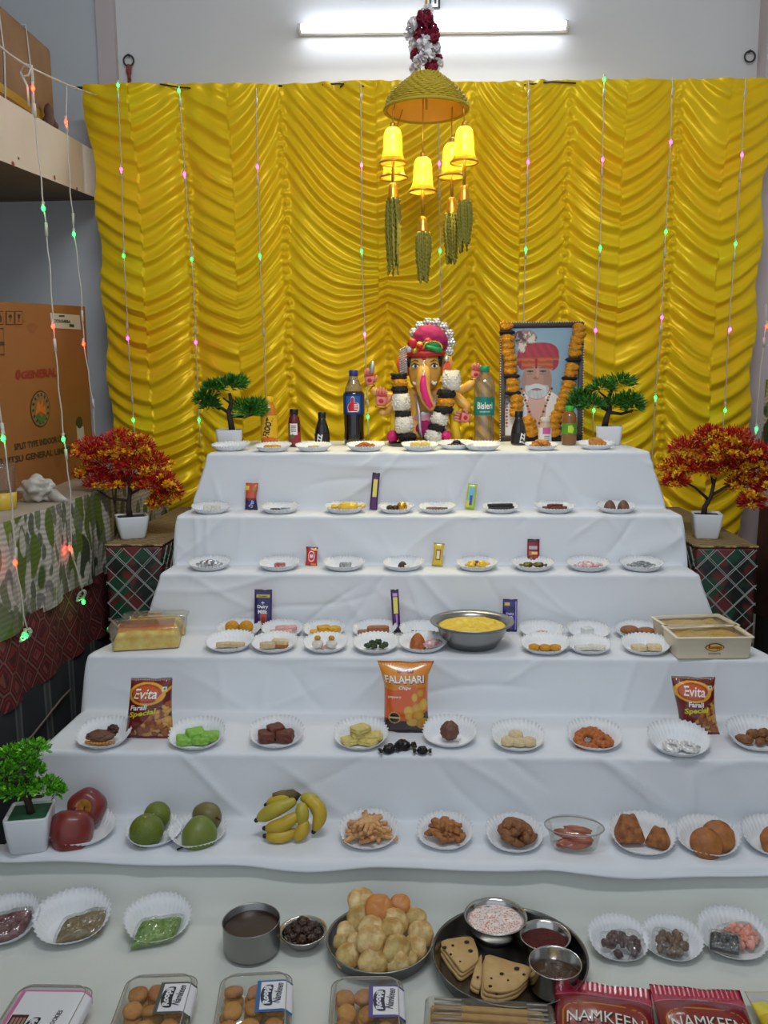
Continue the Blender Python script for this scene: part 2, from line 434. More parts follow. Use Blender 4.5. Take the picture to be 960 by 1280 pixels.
# ------------------------------------------------------------------ yellow satin curtain
CY = 3.50
def curtain():
    xs = [on_y(x, 300, CY).x for x in (124, 237, 357, 590, 706, 838, 951)]; xm = on_y(484, 300, CY).x
    zt0, zt1 = on_y(118, 107, CY).z, on_y(958, 100, CY).z
    x0, x1 = on_y(117, 107, CY).x, on_y(962, 100, CY).x
    zb = .10
    nu, nv = 680, 600
    uu = np.linspace(0, 1, nu); vv = np.linspace(0, 1, nv)
    Xr = np.linspace(xs[0], xs[-1], nu)                     # rest position across
    U = np.zeros(nu); K = np.zeros(nu, int); Wd = np.zeros(nu)
    for i, x in enumerate(Xr):
        k = min(max(np.searchsorted(xs, x)-1, 0), len(xs)-2); K[i] = k
        Wd[i] = xs[k+1]-xs[k]; U[i] = 2*(x-xs[k])/Wd[i]-1
    zt = zt0+(zt1-zt0)*uu
    Zz = zt[:, None]+(zb-zt[:, None])*vv[None, :]
    X = Xr[:, None]+0*Zz
    hz = zt[:, None]-Zz                                     # distance below the top
    Uu = U[:, None]+0*Zz; Kk = K[:, None]+0*hz
    a = np.abs(Uu)
    # each side of a panel hangs from its own gather line at its own height
    peak = np.array([.02, .06, .24, .16, .10, .12, .0])
    PL = peak[K][:, None]; PR = peak[np.minimum(K+1, 6)][:, None]
    S_ = .085+np.where(Uu < 0, PL, PR)*np.clip(1.3-hz*.6, .5, 1.3)*.62
    wide = (Kk == 2)
    sag1 = np.where(wide, 1.35, 1.)*S_*(1-a**1.5)
    # the wide panel behind the lamp is gathered once more in its lower half
    half = xm*0+(xm-xs[2])/(xs[3]-xs[2]); uu2 = (Uu+1)/2
    U2 = np.where(uu2 < half, 2*uu2/half-1, 2*(uu2-half)/(1-half)-1)
    low_ = np.clip((hz-.62)/.3, 0, 1); low_ = low_*low_*(3-2*low_)*wide
    sag2 = (.085+.07*np.clip(1.3-hz*.5, .5, 1))*(1-np.abs(U2)**1.5)
    sag = (sag1*(1-low_)+sag2*low_)*(1+.22*vnoise(hz*3+Kk*4, hz*0, 6))
    a = a*(1-low_)+np.abs(U2)*low_
    z_ = Zz+sag+.024*vnoise(X*2.3, Zz*2.0, 2)+.011*vnoise(X*7+Kk*2, Zz*6, 15)+.045*np.sin(Kk*2.3)
    z_ = z_+.016*vnoise(z_*7+Kk*3, z_*0+Kk, 21)              # folds of unequal height
    lam = .068+.010*np.sin(Kk*1.7)
    q = z_/lam; fi = np.floor(q); fr = q-fi
    amp_ = lambda i: .55+.45*vnoise(i*1.37+Kk*5.1, Uu*1.3+i*.7, 12)  # each fold swells and dies along its own length
    up_ = np.where(fr < .36, .5-.5*np.cos(PI*fr/.36), .5+.5*np.cos(PI*(fr-.36)/.64))   # soft belly below, tucked crease above
    A0, A1 = amp_(fi), amp_(fi+1)
    ridge = up_**1.25*(A0*(1-fr)+A1*fr)
    fine = (.5+.5*np.sin(2*PI*q*2.0+2.5*vnoise(X*4, Zz*4, 3)))**3*np.clip(vnoise(X*3+Kk, z_*9, 17), 0, 1)
    env = .42+.66*(1-a**3.5)
    h = .034*ridge*env+.009*fine+.0018*fbm(X*9+z_*5, z_*26, 31, 2)+.0016*np.abs(vnoise(X*5+z_*3, z_*75, 41))*(.5+a)
    # pulled pleats just under the top edge
    topf = np.exp(-hz/.10)
    h = h*(1-.75*topf)+topf*(.006*np.sin(X*55+5*vnoise(X*6, Zz*3, 4))+.004)
    # ruched gather lines
    for k, gx in enumerate(xs[1:-1]+[xm]):
        dx = X-gx-.006*np.sin(Zz*17+k)
        ruche = np.exp(-(dx/.013)**2)*(.014+.006*np.sin(2*PI*Zz/.034+k+2*vnoise(Zz*9, Zz*0, k)))
        tuck = -.020*np.exp(-(dx/.042)**2)
        h = h+(ruche+tuck)*(1-topf)*(low_ if k == 5 else 1)
    belly = .03*(1-np.clip(a, 0, 1)**2)
    Yg = CY-h-belly*(1-.6*topf)
    # outline: narrows a little towards the bottom, scalloped edges
    cx = (xs[0]+xs[-1])/2
    tw = 1+.026*np.clip((.35-hz)/.35, 0, 1)-.012*np.clip(hz-.5, 0, 2)
    Xo = cx+(X-cx)*tw+.008*np.sin(Zz*19)*(np.abs(uu-.5)*2)[:, None]**6
    P = np.stack([Xo, Yg, Zz+.006*vnoise(X*4, X*0, 3)*topf], -1)
    return P, xs
P, gather_x = curtain()
m = bpy.data.materials.new('yellow_satin'); m.use_nodes = True; nt = m.node_tree; b = nt.nodes['Principled BSDF']
b.inputs['Base Color'].default_value = srgb((236, 196, 26))+(1,); b.inputs['Specular Tint'].default_value = srgb((255, 232, 130))+(1,); b.inputs['Roughness'].default_value = .33
b.inputs['Metallic'].default_value = .12; b.inputs['Sheen Weight'].default_value = .25; b.inputs['Sheen Tint'].default_value = (1, .8, .2, 1)
tc = nt.nodes.new('ShaderNodeTexCoord'); mp = nt.nodes.new('ShaderNodeMapping'); mp.inputs['Scale'].default_value = (20, 20, 75)
n = nt.nodes.new('ShaderNodeTexNoise'); n.inputs['Scale'].default_value = 1; n.inputs['Detail'].default_value = 4
bp = nt.nodes.new('ShaderNodeBump'); bp.inputs['Strength'].default_value = .12; bp.inputs['Distance'].default_value = .005
nt.links.new(tc.outputs['Object'], mp.inputs[0]); nt.links.new(mp.outputs[0], n.inputs['Vector']); nt.links.new(n.outputs['Fac'], bp.inputs['Height']); nt.links.new(bp.outputs[0], b.inputs['Normal'])
M_SATIN = m
cur = grid_mesh('satin_curtain', P[:, ::-1], M_SATIN)
tag(cur, 'yellow satin curtain ruched into swags behind the stepped stage', 'curtain')
zt0 = on_y(118, 107, CY).z; zt1 = on_y(958, 100, CY).z
mb = MB(); mb.add(*tube([(P[0, 0, 0]-.03, CY+.005, zt0-.006), (P[-1, 0, 0]+.1, CY+.005, zt1-.006)], .006, 8))
mb.build('curtain_rod', mat('dark_cable', (40, 36, 34), .5), cur)
mb = MB()
for pts in (((403, 106), (425, 104), (437, 107), (455, 108)), ((425, 109), (432, 103), (446, 104), (453, 109)), ((200, 105), (222, 109), (238, 110)), ((655, 106), (690, 102), (720, 104))):
    mb.add(*tube([tuple(on_y(x, y, CY-.02)) for x, y in pts], .003, 6))
o = mb.build('black_wire', mat('dark_cable', (40, 36, 34), .5)); tag(o, 'thin black wire lying along the top edge of the yellow curtain', 'wire')

# ------------------------------------------------------------------ tube light, socket, hooks on the back wall
pa, pb = on_y(372, 34, WY-.05), on_y(712, 30, WY-.05); mid = (pa+pb)/2; L = (pb-pa).length
t = thing('tube_light', 'glowing white tube light fixed high on the back wall', 'tube light', (mid.x, WY, mid.z))
t.rotation_euler = (0, -math.atan2(pb.z-pa.z, pb.x-pa.x), 0)
mb = MB(); mb.add(*box(L, .03, .03, .004), M=T(0, -.015, -.016)); mb.build('batten', mat('lamp_housing', (235, 236, 238), .4), t)
mb = MB(); mb.add(*tube([(-L/2+.012, -.043, 0), (L/2-.012, -.043, 0)], .0145, 16)); mb.build('lamp_tube', mat('lit_tube', (255, 255, 255), .4, emit=((240, 246, 255), 15.0)), t)
for s in (-1, 1):
    mb = MB(); mb.add(*tube([(s*(L/2-.014), -.043, 0), (s*L/2, -.043, 0)], .0165, 16)); mb.build('end_cap', mat('lamp_housing', (235, 236, 238), .4), t)
p = on_y(541, 5, WY); s = mpp(p)
t = thing('wall_socket', 'small white switch box high on the wall above the tube light', 'socket', (p.x, WY, p.z))
mb = MB(); mb.add(*box(18*s, .012, 15*s, .004), M=T(0, -.006, -7*s)); mb.build('box_rim', mat('dark_cable', (40, 36, 34), .5), t)
mb = MB(); mb.add(*box(13*s, .006, 11*s, .002), M=T(0, -.014, -5*s)); mb.build('face_plate', mat('lamp_housing', (235, 236, 238), .4), t)
for k in (-1, 1):
    mb = MB(); mb.add(*box(2.5*s, .004, 5*s, .001), M=T(k*3.2*s, -.018, -2*s)); mb.build('switch', mat('grey_plastic', (70, 70, 72), .5), t)
for (x, y, lab, knot) in ((161, 76, 'iron ring hook with a red knotted thread left of the curtain top', True), (937, 71, 'bare iron ring hook at the right end of the back wall', False)):
    p = on_y(x, y, WY-.012); s = mpp(p)
    t = thing('ring_hook', lab, 'hook', tuple(p))
    mb = MB(); mb.add(*tube([(6.4*s*math.cos(a), -.003, 6.4*s*math.sin(a)) for a in np.linspace(0, 2*PI, 25)], .0035, 8, False)); mb.build('ring', mat('rusty_iron', (70, 62, 58), .5, .6), t)
    mb = MB(); mb.add(*tube([(0, .012, 7*s), (0, -.004, 7*s)], .004, 8)); mb.build('peg', mat('rusty_iron', (70, 62, 58), .5, .6), t)
    if knot:
        mb = MB(); mb.add(*blob(.012, .008, .022, 2, .3, 2, 3), M=T(0, -.006, -.036)); mb.add(*tube([(0, -.006, -.045), (.006, -.006, -.08)], [.006, .003], 6)); mb.add(*tube([(0, -.006, -.045), (-.005, -.004, -.09)], [.006, .003], 6))
        mb.build('thread_knot', mat('faded_red_thread', (140, 72, 68), .8), t)

# ------------------------------------------------------------------ left ledge with its cloths
def wave_mat(name, kind):
    m = bpy.data.materials.new(name); m.use_nodes = True; nt = m.node_tree; b = nt.nodes['Principled BSDF']; N = nt.nodes.new; L = nt.links.new
    tc = N('ShaderNodeTexCoord'); b.inputs['Roughness'].default_value = .85
    def vor(scale, feat='F1', rnd_=1.): 
        v = N('ShaderNodeTexVoronoi'); v.inputs['Scale'].default_value = scale; v.inputs['Randomness'].default_value = rnd_; v.feature = feat; return v
    def ramp(stops, interp='CONSTANT'):
        r = N('ShaderNodeValToRGB'); r.color_ramp.interpolation = interp
        while len(r.color_ramp.elements) < len(stops): r.color_ramp.elements.new(.5)
        for e, (p_, c_) in zip(r.color_ramp.elements, stops): e.position = p_; e.color = srgb(c_)+(1,)
        return r
    if kind == 'leaf':
        nz = N('ShaderNodeTexNoise'); nz.inputs['Scale'].default_value = 7; L(tc.outputs['Object'], nz.inputs['Vector'])
        wv = N('ShaderNodeMix'); wv.data_type = 'VECTOR'; wv.inputs[0].default_value = .07; L(tc.outputs['Object'], wv.inputs[4]); L(nz.outputs['Color'], wv.inputs[5])
        def layer(sy, sz, rot, stops, thr, shift):
            mp = N('ShaderNodeMapping'); mp.inputs['Scale'].default_value = (0, sy, sz); mp.inputs['Rotation'].default_value = (rot, 0, 0); mp.inputs['Location'].default_value = (0, shift, shift); L(wv.outputs[1], mp.inputs[0])
            v = vor(1.); L(mp.outputs[0], v.inputs['Vector']); sep = N('ShaderNodeSeparateColor'); L(v.outputs['Color'], sep.inputs[0])
            c = ramp(stops); L(sep.outputs[0], c.inputs[0]); e = ramp([(0, (255, 255, 255)), (thr, (255, 255, 255)), (thr+.05, (0, 0, 0))], 'LINEAR'); L(v.outputs['Distance'], e.inputs[0])
            return c.outputs[0], e.outputs[0]
        w = N('ShaderNodeTexWave'); w.inputs['Scale'].default_value = 22; w.inputs['Distortion'].default_value = 5; w.bands_direction = 'Z'; L(tc.outputs['Object'], w.inputs['Vector'])
        bg = ramp([(0, (164, 158, 146)), (.45, (182, 176, 162)), (1, (200, 194, 180))], 'LINEAR'); L(w.outputs['Fac'], bg.inputs[0]); cur = bg.outputs[0]
        for args in ((30, 15, .25, [(0, (120, 124, 96)), (.3, (158, 154, 140)), (.55, (98, 104, 84)), (.8, (132, 126, 120))], .46, 3.1), (17, 7.5, -.3, [(0, (94, 112, 34)), (.3, (122, 136, 50)), (.5, (74, 92, 40)), (.68, (112, 118, 84)), (.84, (60, 70, 44))], .44, .7), (24, 9, .12, [(0, (196, 190, 176)), (.35, (106, 124, 44)), (.55, (64, 74, 46)), (.75, (170, 164, 150))], .30, 8.3)):
            c, e = layer(*args); vn = N('ShaderNodeMix'); vn.data_type = 'RGBA'; vn.blend_type = 'MULTIPLY'; vn.inputs[0].default_value = .25; L(c, vn.inputs[6]); L(w.outputs['Color'], vn.inputs[7])
            mx = N('ShaderNodeMix'); mx.data_type = 'RGBA'; L(e, mx.inputs[0]); L(cur, mx.inputs[6]); L(vn.outputs[2], mx.inputs[7]); cur = mx.outputs[2]
        L(cur, b.inputs['Base Color'])
    elif kind == 'red':
        mp = N('ShaderNodeMapping'); mp.inputs['Rotation'].default_value = (PI/4, 0, 0); L(tc.outputs['Object'], mp.inputs[0])
        v = vor(16, 'DISTANCE_TO_EDGE', .35); L(mp.outputs[0], v.inputs['Vector'])
        r = ramp([(0, (150, 84, 74)), (.05, (60, 20, 20)), (.12, (136, 40, 40)), (.22, (84, 26, 28)), (.30, (146, 66, 60)), (.40, (104, 28, 32))]); L(v.outputs['Distance'], r.inputs[0])
        n = N('ShaderNodeTexNoise'); n.inputs['Scale'].default_value = 55; L(tc.outputs['Object'], n.inputs['Vector'])
        mx = N('ShaderNodeMix'); mx.data_type = 'RGBA'; mx.blend_type = 'MULTIPLY'; mx.inputs[0].default_value = .6; L(r.outputs[0], mx.inputs[6]); L(n.outputs['Color'], mx.inputs[7]); L(mx.outputs[2], b.inputs['Base Color'])
    elif kind == 'stripe':
        w = N('ShaderNodeTexWave'); w.bands_direction = 'Y'; w.inputs['Scale'].default_value = 1.9; w.inputs['Distortion'].default_value = .4; L(tc.outputs['Object'], w.inputs['Vector'])
        r = ramp([(0, (44, 48, 52)), (.86, (96, 98, 96)), (.97, (70, 72, 72))]); L(w.outputs['Fac'], r.inputs[0]); L(r.outputs[0], b.inputs['Base Color'])
    elif kind == 'plaid':
        sp = N('ShaderNodeSeparateXYZ'); L(tc.outputs['Object'], sp.inputs[0])
        # run the check round the corner of the table: x on the front, y on the sides
        ad = N('ShaderNodeMath'); ad.operation = 'ADD'; L(sp.outputs[0], ad.inputs[0]); L(sp.outputs[1], ad.inputs[1])
        cm = N('ShaderNodeCombineXYZ'); L(ad.outputs[0], cm.inputs[0]); L(sp.outputs[2], cm.inputs[1])
        mp = N('ShaderNodeMapping'); mp.inputs['Rotation'].default_value = (0, 0, PI/4); mp.inputs['Scale'].default_value = (17, 17, 1); L(cm.outputs[0], mp.inputs[0])
        ch = N('ShaderNodeTexChecker'); ch.inputs['Scale'].default_value = 1; ch.inputs['Color1'].default_value = srgb((112, 38, 42))+(1,); ch.inputs['Color2'].default_value = srgb((16, 74, 50))+(1,); L(mp.outputs[0], ch.inputs[0])
        n = N('ShaderNodeTexNoise'); n.inputs['Scale'].default_value = 16; L(tc.outputs['Object'], n.inputs['Vector'])
        r = ramp([(0, (0, 0, 0)), (.38, (30, 30, 30)), (.52, (235, 235, 235))], 'LINEAR'); L(n.outputs['Fac'], r.inputs[0])
        mx = N('ShaderNodeMix'); mx.data_type = 'RGBA'; mx.inputs[6].default_value = srgb((16, 17, 17))+(1,); L(r.outputs[0], mx.inputs[0]); L(ch.outputs[0], mx.inputs[7]); L(mx.outputs[2], b.inputs['Base Color']); b.inputs['Roughness'].default_value = .5
    elif kind == 'straw':
        mp = N('ShaderNodeMapping'); mp.inputs['Scale'].default_value = (1.5, 1, 1); mp.inputs['Rotation'].default_value = (0, 0, .15); L(tc.outputs['Object'], mp.inputs[0])
        w = N('ShaderNodeTexWave'); w.bands_direction = 'Y'; w.inputs['Scale'].default_value = 20; w.inputs['Distortion'].default_value = 6; w.inputs['Detail'].default_value = 3; L(mp.outputs[0], w.inputs['Vector'])
        r = ramp([(0, (78, 60, 36)), (.4, (122, 98, 62)), (.8, (160, 136, 92)), (1, (186, 164, 118))], 'LINEAR'); L(w.outputs['Fac'], r.inputs[0]); L(r.outputs[0], b.inputs['Base Color'])
        bp = N('ShaderNodeBump'); bp.inputs['Strength'].default_value = .5; bp.inputs['Distance'].default_value = .004; L(w.outputs['Fac'], bp.inputs['Height']); L(bp.outputs[0], b.inputs['Normal'])
    return m
def hanging(name, x, y0, y1, z0, z1, m, sgn=1, seed=0, amp=.008, nx=90, nz=40):
    """a cloth hung along a ledge face (plane x = const), softly waved"""
    y = np.linspace(y0, y1, nx)[:, None]; z = np.linspace(z0, z1, nz)[None, :]
    k = (z1-z)/(z1-z0)
    d = amp*(.4+k)*(np.sin(y*26+2*vnoise(y*3, y*0, seed))+.5*vnoise(y*14, z*3, seed+2))
    Xg = x+sgn*(d+amp)
    P = np.stack([Xg+0*z, y+0*z, z+0*y+.008*vnoise(y*5, y*0, seed+4)*k], -1)
    if sgn < 0: P = P[::-1]
    return grid_mesh(name, P, m)
LZ = EYE-.335; LX = -1.05
M_LEDGE = mat('ledge_board', (178, 166, 150), .6, bump=(20, .2), var=(5, (150, 138, 122), .25))
o = boxmb(-2.098, LX, 1.15, 3.41, .0, LZ).build('stone_ledge', M_LEDGE, None, False)
tag(o, 'long grey-brown ledge along the left wall under the brown carton', 'ledge')
o = hanging('leaf_print_cloth', LX+.003, 1.2, 3.40, EYE-.61, LZ+.004, wave_mat('leaf_print', 'leaf'), 1, 1); tag(o, 'cream cloth printed with green leaves hanging from the left ledge', 'cloth')
o = hanging('maroon_pattern_cloth', LX+.004, 1.2, 3.39, EYE-.80, EYE-.595, wave_mat('maroon_print', 'red'), 1, 4, .005); tag(o, 'dark red diamond-patterned cloth below the leaf print cloth on left ledge', 'cloth')
o = hanging('striped_dark_cloth', LX+.0045, 1.2, 3.38, .01, EYE-.79, wave_mat('dark_stripes', 'stripe'), 1, 6, .004); tag(o, 'dark grey striped cloth hanging to the floor under the left ledge', 'cloth')
RX = 1.225
o = boxmb(RX+.045, 1.498, 1.6, 3.24, 0, EYE-.02).build('side_counter', M_LEDGE, None, False); tag(o, 'plain counter against the right wall behind hanging cloths', 'counter')
o = hanging('leaf_print_cloth', RX+.015, 1.65, 3.22, EYE-.47, EYE+.0, bpy.data.materials['leaf_print'], -1, 9); tag(o, 'cream leaf print cloth hanging at the right edge behind the orange tree', 'cloth')
o = hanging('brown_cloth', RX+.012, 1.65, 3.20, EYE-.86, EYE-.45, mat('brown_cloth', (84, 48, 36), .85, bump=(40, .2), var=(9, (58, 32, 26), .2)), -1, 12, .010); tag(o, 'dark brown cloth hanging at the right edge below the leaf cloth', 'cloth')
o = hanging('striped_dark_cloth', RX+.012, 1.65, 3.20, .01, EYE-.85, bpy.data.materials['dark_stripes'], -1, 15, .004); tag(o, 'dark grey cloth hanging to the floor at the right edge', 'cloth')

# plaid-wrapped side tables with a lattice of white lines, straw mats on top
M_PLAID = wave_mat('plaid_wrap', 'plaid'); M_STRAW = wave_mat('straw_mat', 'straw'); M_LINE = mat('white_line', (168, 172, 166), .5)
def side_table(xa, xb, y0, y1, zt, inner, lab):
    cx, cy = (xa+xb)/2, (y0+y1)/2; w, d = xb-xa, y1-y0
    t = thing('side_table', lab, 'table', (cx, cy, 0))
    mb = MB(); mb.add(*box(w, d, zt-.004, .012)); mb.build('wrapped_body', M_PLAID, t)
    mb = MB(); mb.add(*box(w+.004, d, .006, .002), M=T(0, 0, zt-.006)); mb.build('straw_mat', M_STRAW, t)
    def lines(name, fn, W, H, sp):
        mb = MB(); n = int((W+H)/sp)+2
        for k in range(n):
            for s in (0, 1):
                off = .006*math.sin(k*3.1+s)
                a = k*sp+off; u0, v0 = max(0, a-H), min(a, H); u1, v1 = min(a, W), max(0, a-W)
                if u1-u0 < .01: continue
                if s: u0, u1 = W-u0, W-u1
                for dd in ((-.004, .0045) if k % 2 else (0,)):
                    mb.add(*tube([fn(min(max(u0+dd, 0), W), v0), fn(min(max(u1+dd, 0), W), v1)], .0013, 4, False))
        mb.build(name, M_LINE, t)
    lines('lattice_front', lambda u, v: (-w/2+u, -d/2-.001, zt-.012-v), w, min(zt-.02, .5), .058)
    s = 1 if inner > 0 else -1
    lines('lattice_side', lambda u, v: (s*(w/2+.001), -d/2+u, zt-.012-v), d, min(zt-.02, .42), .05)
    return t
SZL, SZR = EYE-.486, EYE-.490
side_table(-.992, -.812, 2.58, 3.40, SZL, 1, 'side table wrapped in dark plaid left of the white stage')
side_table(.806, .990, 2.58, 3.40, SZR, -1, 'side table wrapped in dark plaid right of the white stage')
# ================================================================== big carton on the left ledge
fa = Vector((-1.315, 3.36)); na = Vector((-1.185, 2.30))
ztf = on_y(103, 383, 3.36).z; ztn = on_y(0, 377, on_x(0, 377, -1.20).y).z
d2 = (fa-na); Lc = d2.length; ang = math.atan2(d2.y, d2.x)
t = thing('air_conditioner_carton', 'large brown cardboard carton with red lettering standing on the left ledge', 'carton', (na.x, na.y, LZ), ang)
h0, h1 = ztn-LZ-.01, ztf-LZ
M_CARD = mat('brown_cardboard', (164, 104, 52), .65, bump=(18, .12), var=(2.2, (146, 90, 44), .3))
dep = .26
vs = [(0, 0, 0), (Lc, 0, 0), (Lc, 0, h1), (0, 0, h0), (0, dep, 0), (Lc, dep, 0), (Lc, dep, h1), (0, dep, h0)]
fs = [(0, 1, 2, 3), (1, 5, 6, 2), (3, 2, 6, 7), (0, 3, 7, 4), (4, 7, 6, 5), (0, 4, 5, 1)]
mb = MB(); mb.add(vs, fs); mb.build('carton_body', M_CARD, t, False)
def cface(px, py):                     # a pixel -> (u along the face, z) on the carton front
    dd = ray(px, py); n = Vector((-d2.y, d2.x)).normalized()
    k = (n.x*na.x+n.y*na.y)/(n.x*dd[0]+n.y*dd[1])
    p = Vector((dd[0]*k, dd[1]*k)); return (p-na).dot(d2.normalized()), EYE+dd[2]*k-LZ
def on_carton(quad, txt=None, m=None, name='lettering', bold=.02, shear=0, th=-.0012, outline=None):
    """quad: pixel corners tl,tr,br,bl ; text or outline (unit square) laid in it"""
    q = [cface(*p) for p in quad]
    def fn(s, v):                      # s,v in -.5...5
        s += .5; v += .5
        a = [(q[3][i]*(1-s)+q[2][i]*s)*(1-v)+(q[0][i]*(1-s)+q[1][i]*s)*v for i in (0, 1)]
        return (a[0], th, a[1])
    if txt: return lettering(txt, 1, 1, fn, m, t, name, bold, shear)
    mb = MB(); mb.add([fn(*p) for p in outline], [tuple(range(len(outline)))]); return mb.build(name, m, t, False)
SQ = [(-.5, -.5), (.5, -.5), (.5, .5), (-.5, .5)]
M_INKR = mat('red_ink', (150, 30, 34), .6); M_INKK = mat('black_ink', (40, 34, 30), .6); M_STK = mat('sticker_white', (214, 208, 200), .5); M_GOLDINK = mat('gold_seal', (190, 140, 60), .5)
on_carton([(26, 464), (70, 459), (71, 471), (26, 474)], 'GENERAL', M_INKR, bold=.045)
on_carton([(19, 462), (25.5, 461), (25.5, 475), (19, 475)], '0', M_INKR, bold=.05)
on_carton([(17, 555), (83, 543), (84, 551), (18, 563)], 'SPLIT TYPE INDOOR UNIT', M_INKK, bold=.02)
on_carton([(-4, 574), (91, 557), (92, 567), (-3, 585)], 'FUJITSU GENERAL LIMITED', M_INKK, bold=.02)
on_carton([(62, 391), (99, 394), (101, 412), (64, 410)], outline=SQ, m=M_STK, name='address_sticker')
on_carton([(66, 399), (87, 400), (88, 404), (67, 403)], 'CC2U24RBA', M_INKK, th=-.002, bold=.03)
on_carton([(73, 394), (80, 394), (80, 396), (73, 396)], outline=SQ, m=M_INKK, th=-.002, name='sticker_mark')
on_carton([(86, 405), (92, 405.5), (92, 409), (86, 408.5)], outline=SQ, m=M_INKK, th=-.002, name='sticker_mark')
on_carton([(95, 532), (104, 533), (106, 555), (97, 557)], outline=SQ, m=M_STK, name='energy_sticker')
on_carton([(95, 521), (102, 520), (103, 535), (95, 536)], outline=[(.5*math.cos(a), .5*math.sin(a)) for a in np.linspace(0, 2*PI, 20)[:-1]], m=M_INKK, name='energy_dial', th=-.002)
for x in (-6, 7, 18):                 # handling pictograms
    fr = [(x, 388.5), (x+10, 389), (x+10, 406), (x, 406)]
    on_carton(fr, outline=SQ, m=M_INKK, th=-.0008, name='pictogram_frame')
    on_carton([(x+.8, 389.5), (x+9.2, 390), (x+9.2, 405), (x+.8, 405)], outline=SQ, m=M_CARD, th=-.0014, name='pictogram_field')
    sh = {-6: [(-.3, -.4), (.3, -.4), (.3, .1), (0, .4), (-.3, .1)], 7: [(-.35, .05), (-.06, .05), (-.06, -.35), (.06, -.35), (.06, .05), (.35, .05), (.25, .25), (0, .36), (-.25, .25)], 18: [(-.25, .35), (.25, .35), (.2, 0), (.06, -.08), (.06, -.3), (.25, -.36), (-.25, -.36), (-.06, -.3), (-.06, -.08), (-.2, 0)]}[x]
    on_carton([(x+1.5, 391), (x+8.5, 391), (x+8.5, 404), (x+1.5, 404)], outline=sh, m=M_INKK, th=-.002, name='pictogram')
on_carton([(-4, 410), (4, 410), (5, 444), (-4, 444)], outline=[(-.5, -.5), (.5, -.5), (.5, -.46), (-.46, -.46), (-.46, .46), (.46, .46), (.46, -.46), (.5, -.46), (.5, .5), (-.5, .5)], m=M_INKK, name='stacking_frame')
on_carton([(-4, 427), (5, 427), (5, 432), (-4, 432)], outline=SQ, m=M_INKK, name='stacking_bar')
el = [(.5*math.cos(a), .5*math.sin(a)) for a in np.linspace(0, 2*PI, 32)[:-1]]
seal = [(37.5, 488), (62, 488), (62, 534), (37.5, 534)]
def sub(qd, k, dx=0, dy=0):
    cx = sum(p[0] for p in qd)/4+dx; cy = sum(p[1] for p in qd)/4+dy
    return [(cx+(x-cx+dx)*k, cy+(y-cy+dy)*k) for x, y in qd]
on_carton(seal, outline=el, m=M_INKK, name='round_seal', th=-.001)
on_carton(sub(seal, .93), outline=el, m=mat('seal_ring', (140, 112, 72), .6), name='round_seal_ring', th=-.0016)
on_carton(sub(seal, .62), outline=el, m=M_CARD, name='round_seal_field', th=-.0022)
for k in range(14):
    a0 = 2*PI*k/14; wedge = [(r*math.cos(a0+da), r*math.sin(a0+da)) for r, da in ((.34, 0), (.43, .06), (.43, .24), (.34, .2))]
    on_carton(seal, outline=wedge, m=M_INKK, name='seal_mark', th=-.0022)
on_carton([(44, 498), (56, 498), (57, 519), (43, 519)], outline=[(-.5, -.5), (-.1, -.25), (.5, -.5), (.4, .1), (.15, -.05), (.2, .5), (-.05, .1), (-.3, .4), (-.4, .05)], m=mat('seal_orange', (214, 120, 40), .6), name='seal_flame', th=-.0028)
on_carton([(43, 517), (58, 517), (55, 529), (46, 529)], outline=[(-.5, .2), (-.2, .5), (0, .1), (.3, .5), (.5, .1), (.2, -.5), (-.2, -.5)], m=mat('seal_green', (60, 110, 50), .6), name='seal_leaf', th=-.0028)
for (x, y, a, bb) in ((22, 403, 9, 5), (40, 410, 7, 6), (72, 575, 5, 9)):
    on_carton([(x-a, y-bb), (x+a, y-bb), (x+a, y+bb), (x-a, y+bb)], outline=[(.5*math.cos(q)*(1+.25*math.sin(3*q)), .5*math.sin(q)) for q in np.linspace(0, 2*PI, 18)[:-1]], m=mat('card_stain', (146, 88, 42), .7), name='stain', th=-.0005)

# plastic tub and bag on the ledge
p = on_x(4, 632, -1.16); s = mpp(p)
t = thing('plastic_tub', 'clear plastic tub with a yellow base standing on the left ledge', 'tub', (p.x, p.y, LZ))
mb = MB(); mb.add(*lathe([(14*s, .0), (15.5*s, .004), (17*s, 22*s), (16.6*s, 22*s)], 28, False, False)); mb.build('tub_base', mat('yellow_plastic', (214, 178, 60), .4), t)
mb = MB(); mb.add(*lathe([(17*s, 22*s), (18.5*s, 52*s), (19*s, 54*s), (18*s, 54*s), (17*s, 52*s)], 28, False, False)); mb.build('clear_wall', FILM, t)
mb = MB(); mb.add(*lathe([(19*s, 54*s), (19.2*s, 57*s), (17*s, 59*s), (0, 59*s)], 28, False, True)); mb.build('tub_lid', FILM, t)
p = on_x(46, 612, -1.135); s = mpp(p)
mb = MB(); v, fs = blob(22*s, 17*s, 16*s, 4, .35, 2.2, 5)
v = [(x, y, max(z+.035, 0)) for x, y, z in v]; mb.add(v, fs)
mb.add(*tube([(20*s, 0, .02), (33*s, -5*s, .008), (42*s, -8*s, .004)], [.02, .012, .004], 10))
o = mb.build('plastic_bag', mat('crumpled_bag', (206, 200, 190), .3, bump=(45, .7), trans=.25)); o.location = (p.x, p.y, LZ); tag(o, 'crumpled translucent plastic bag lying on the left ledge before the carton', 'bag')

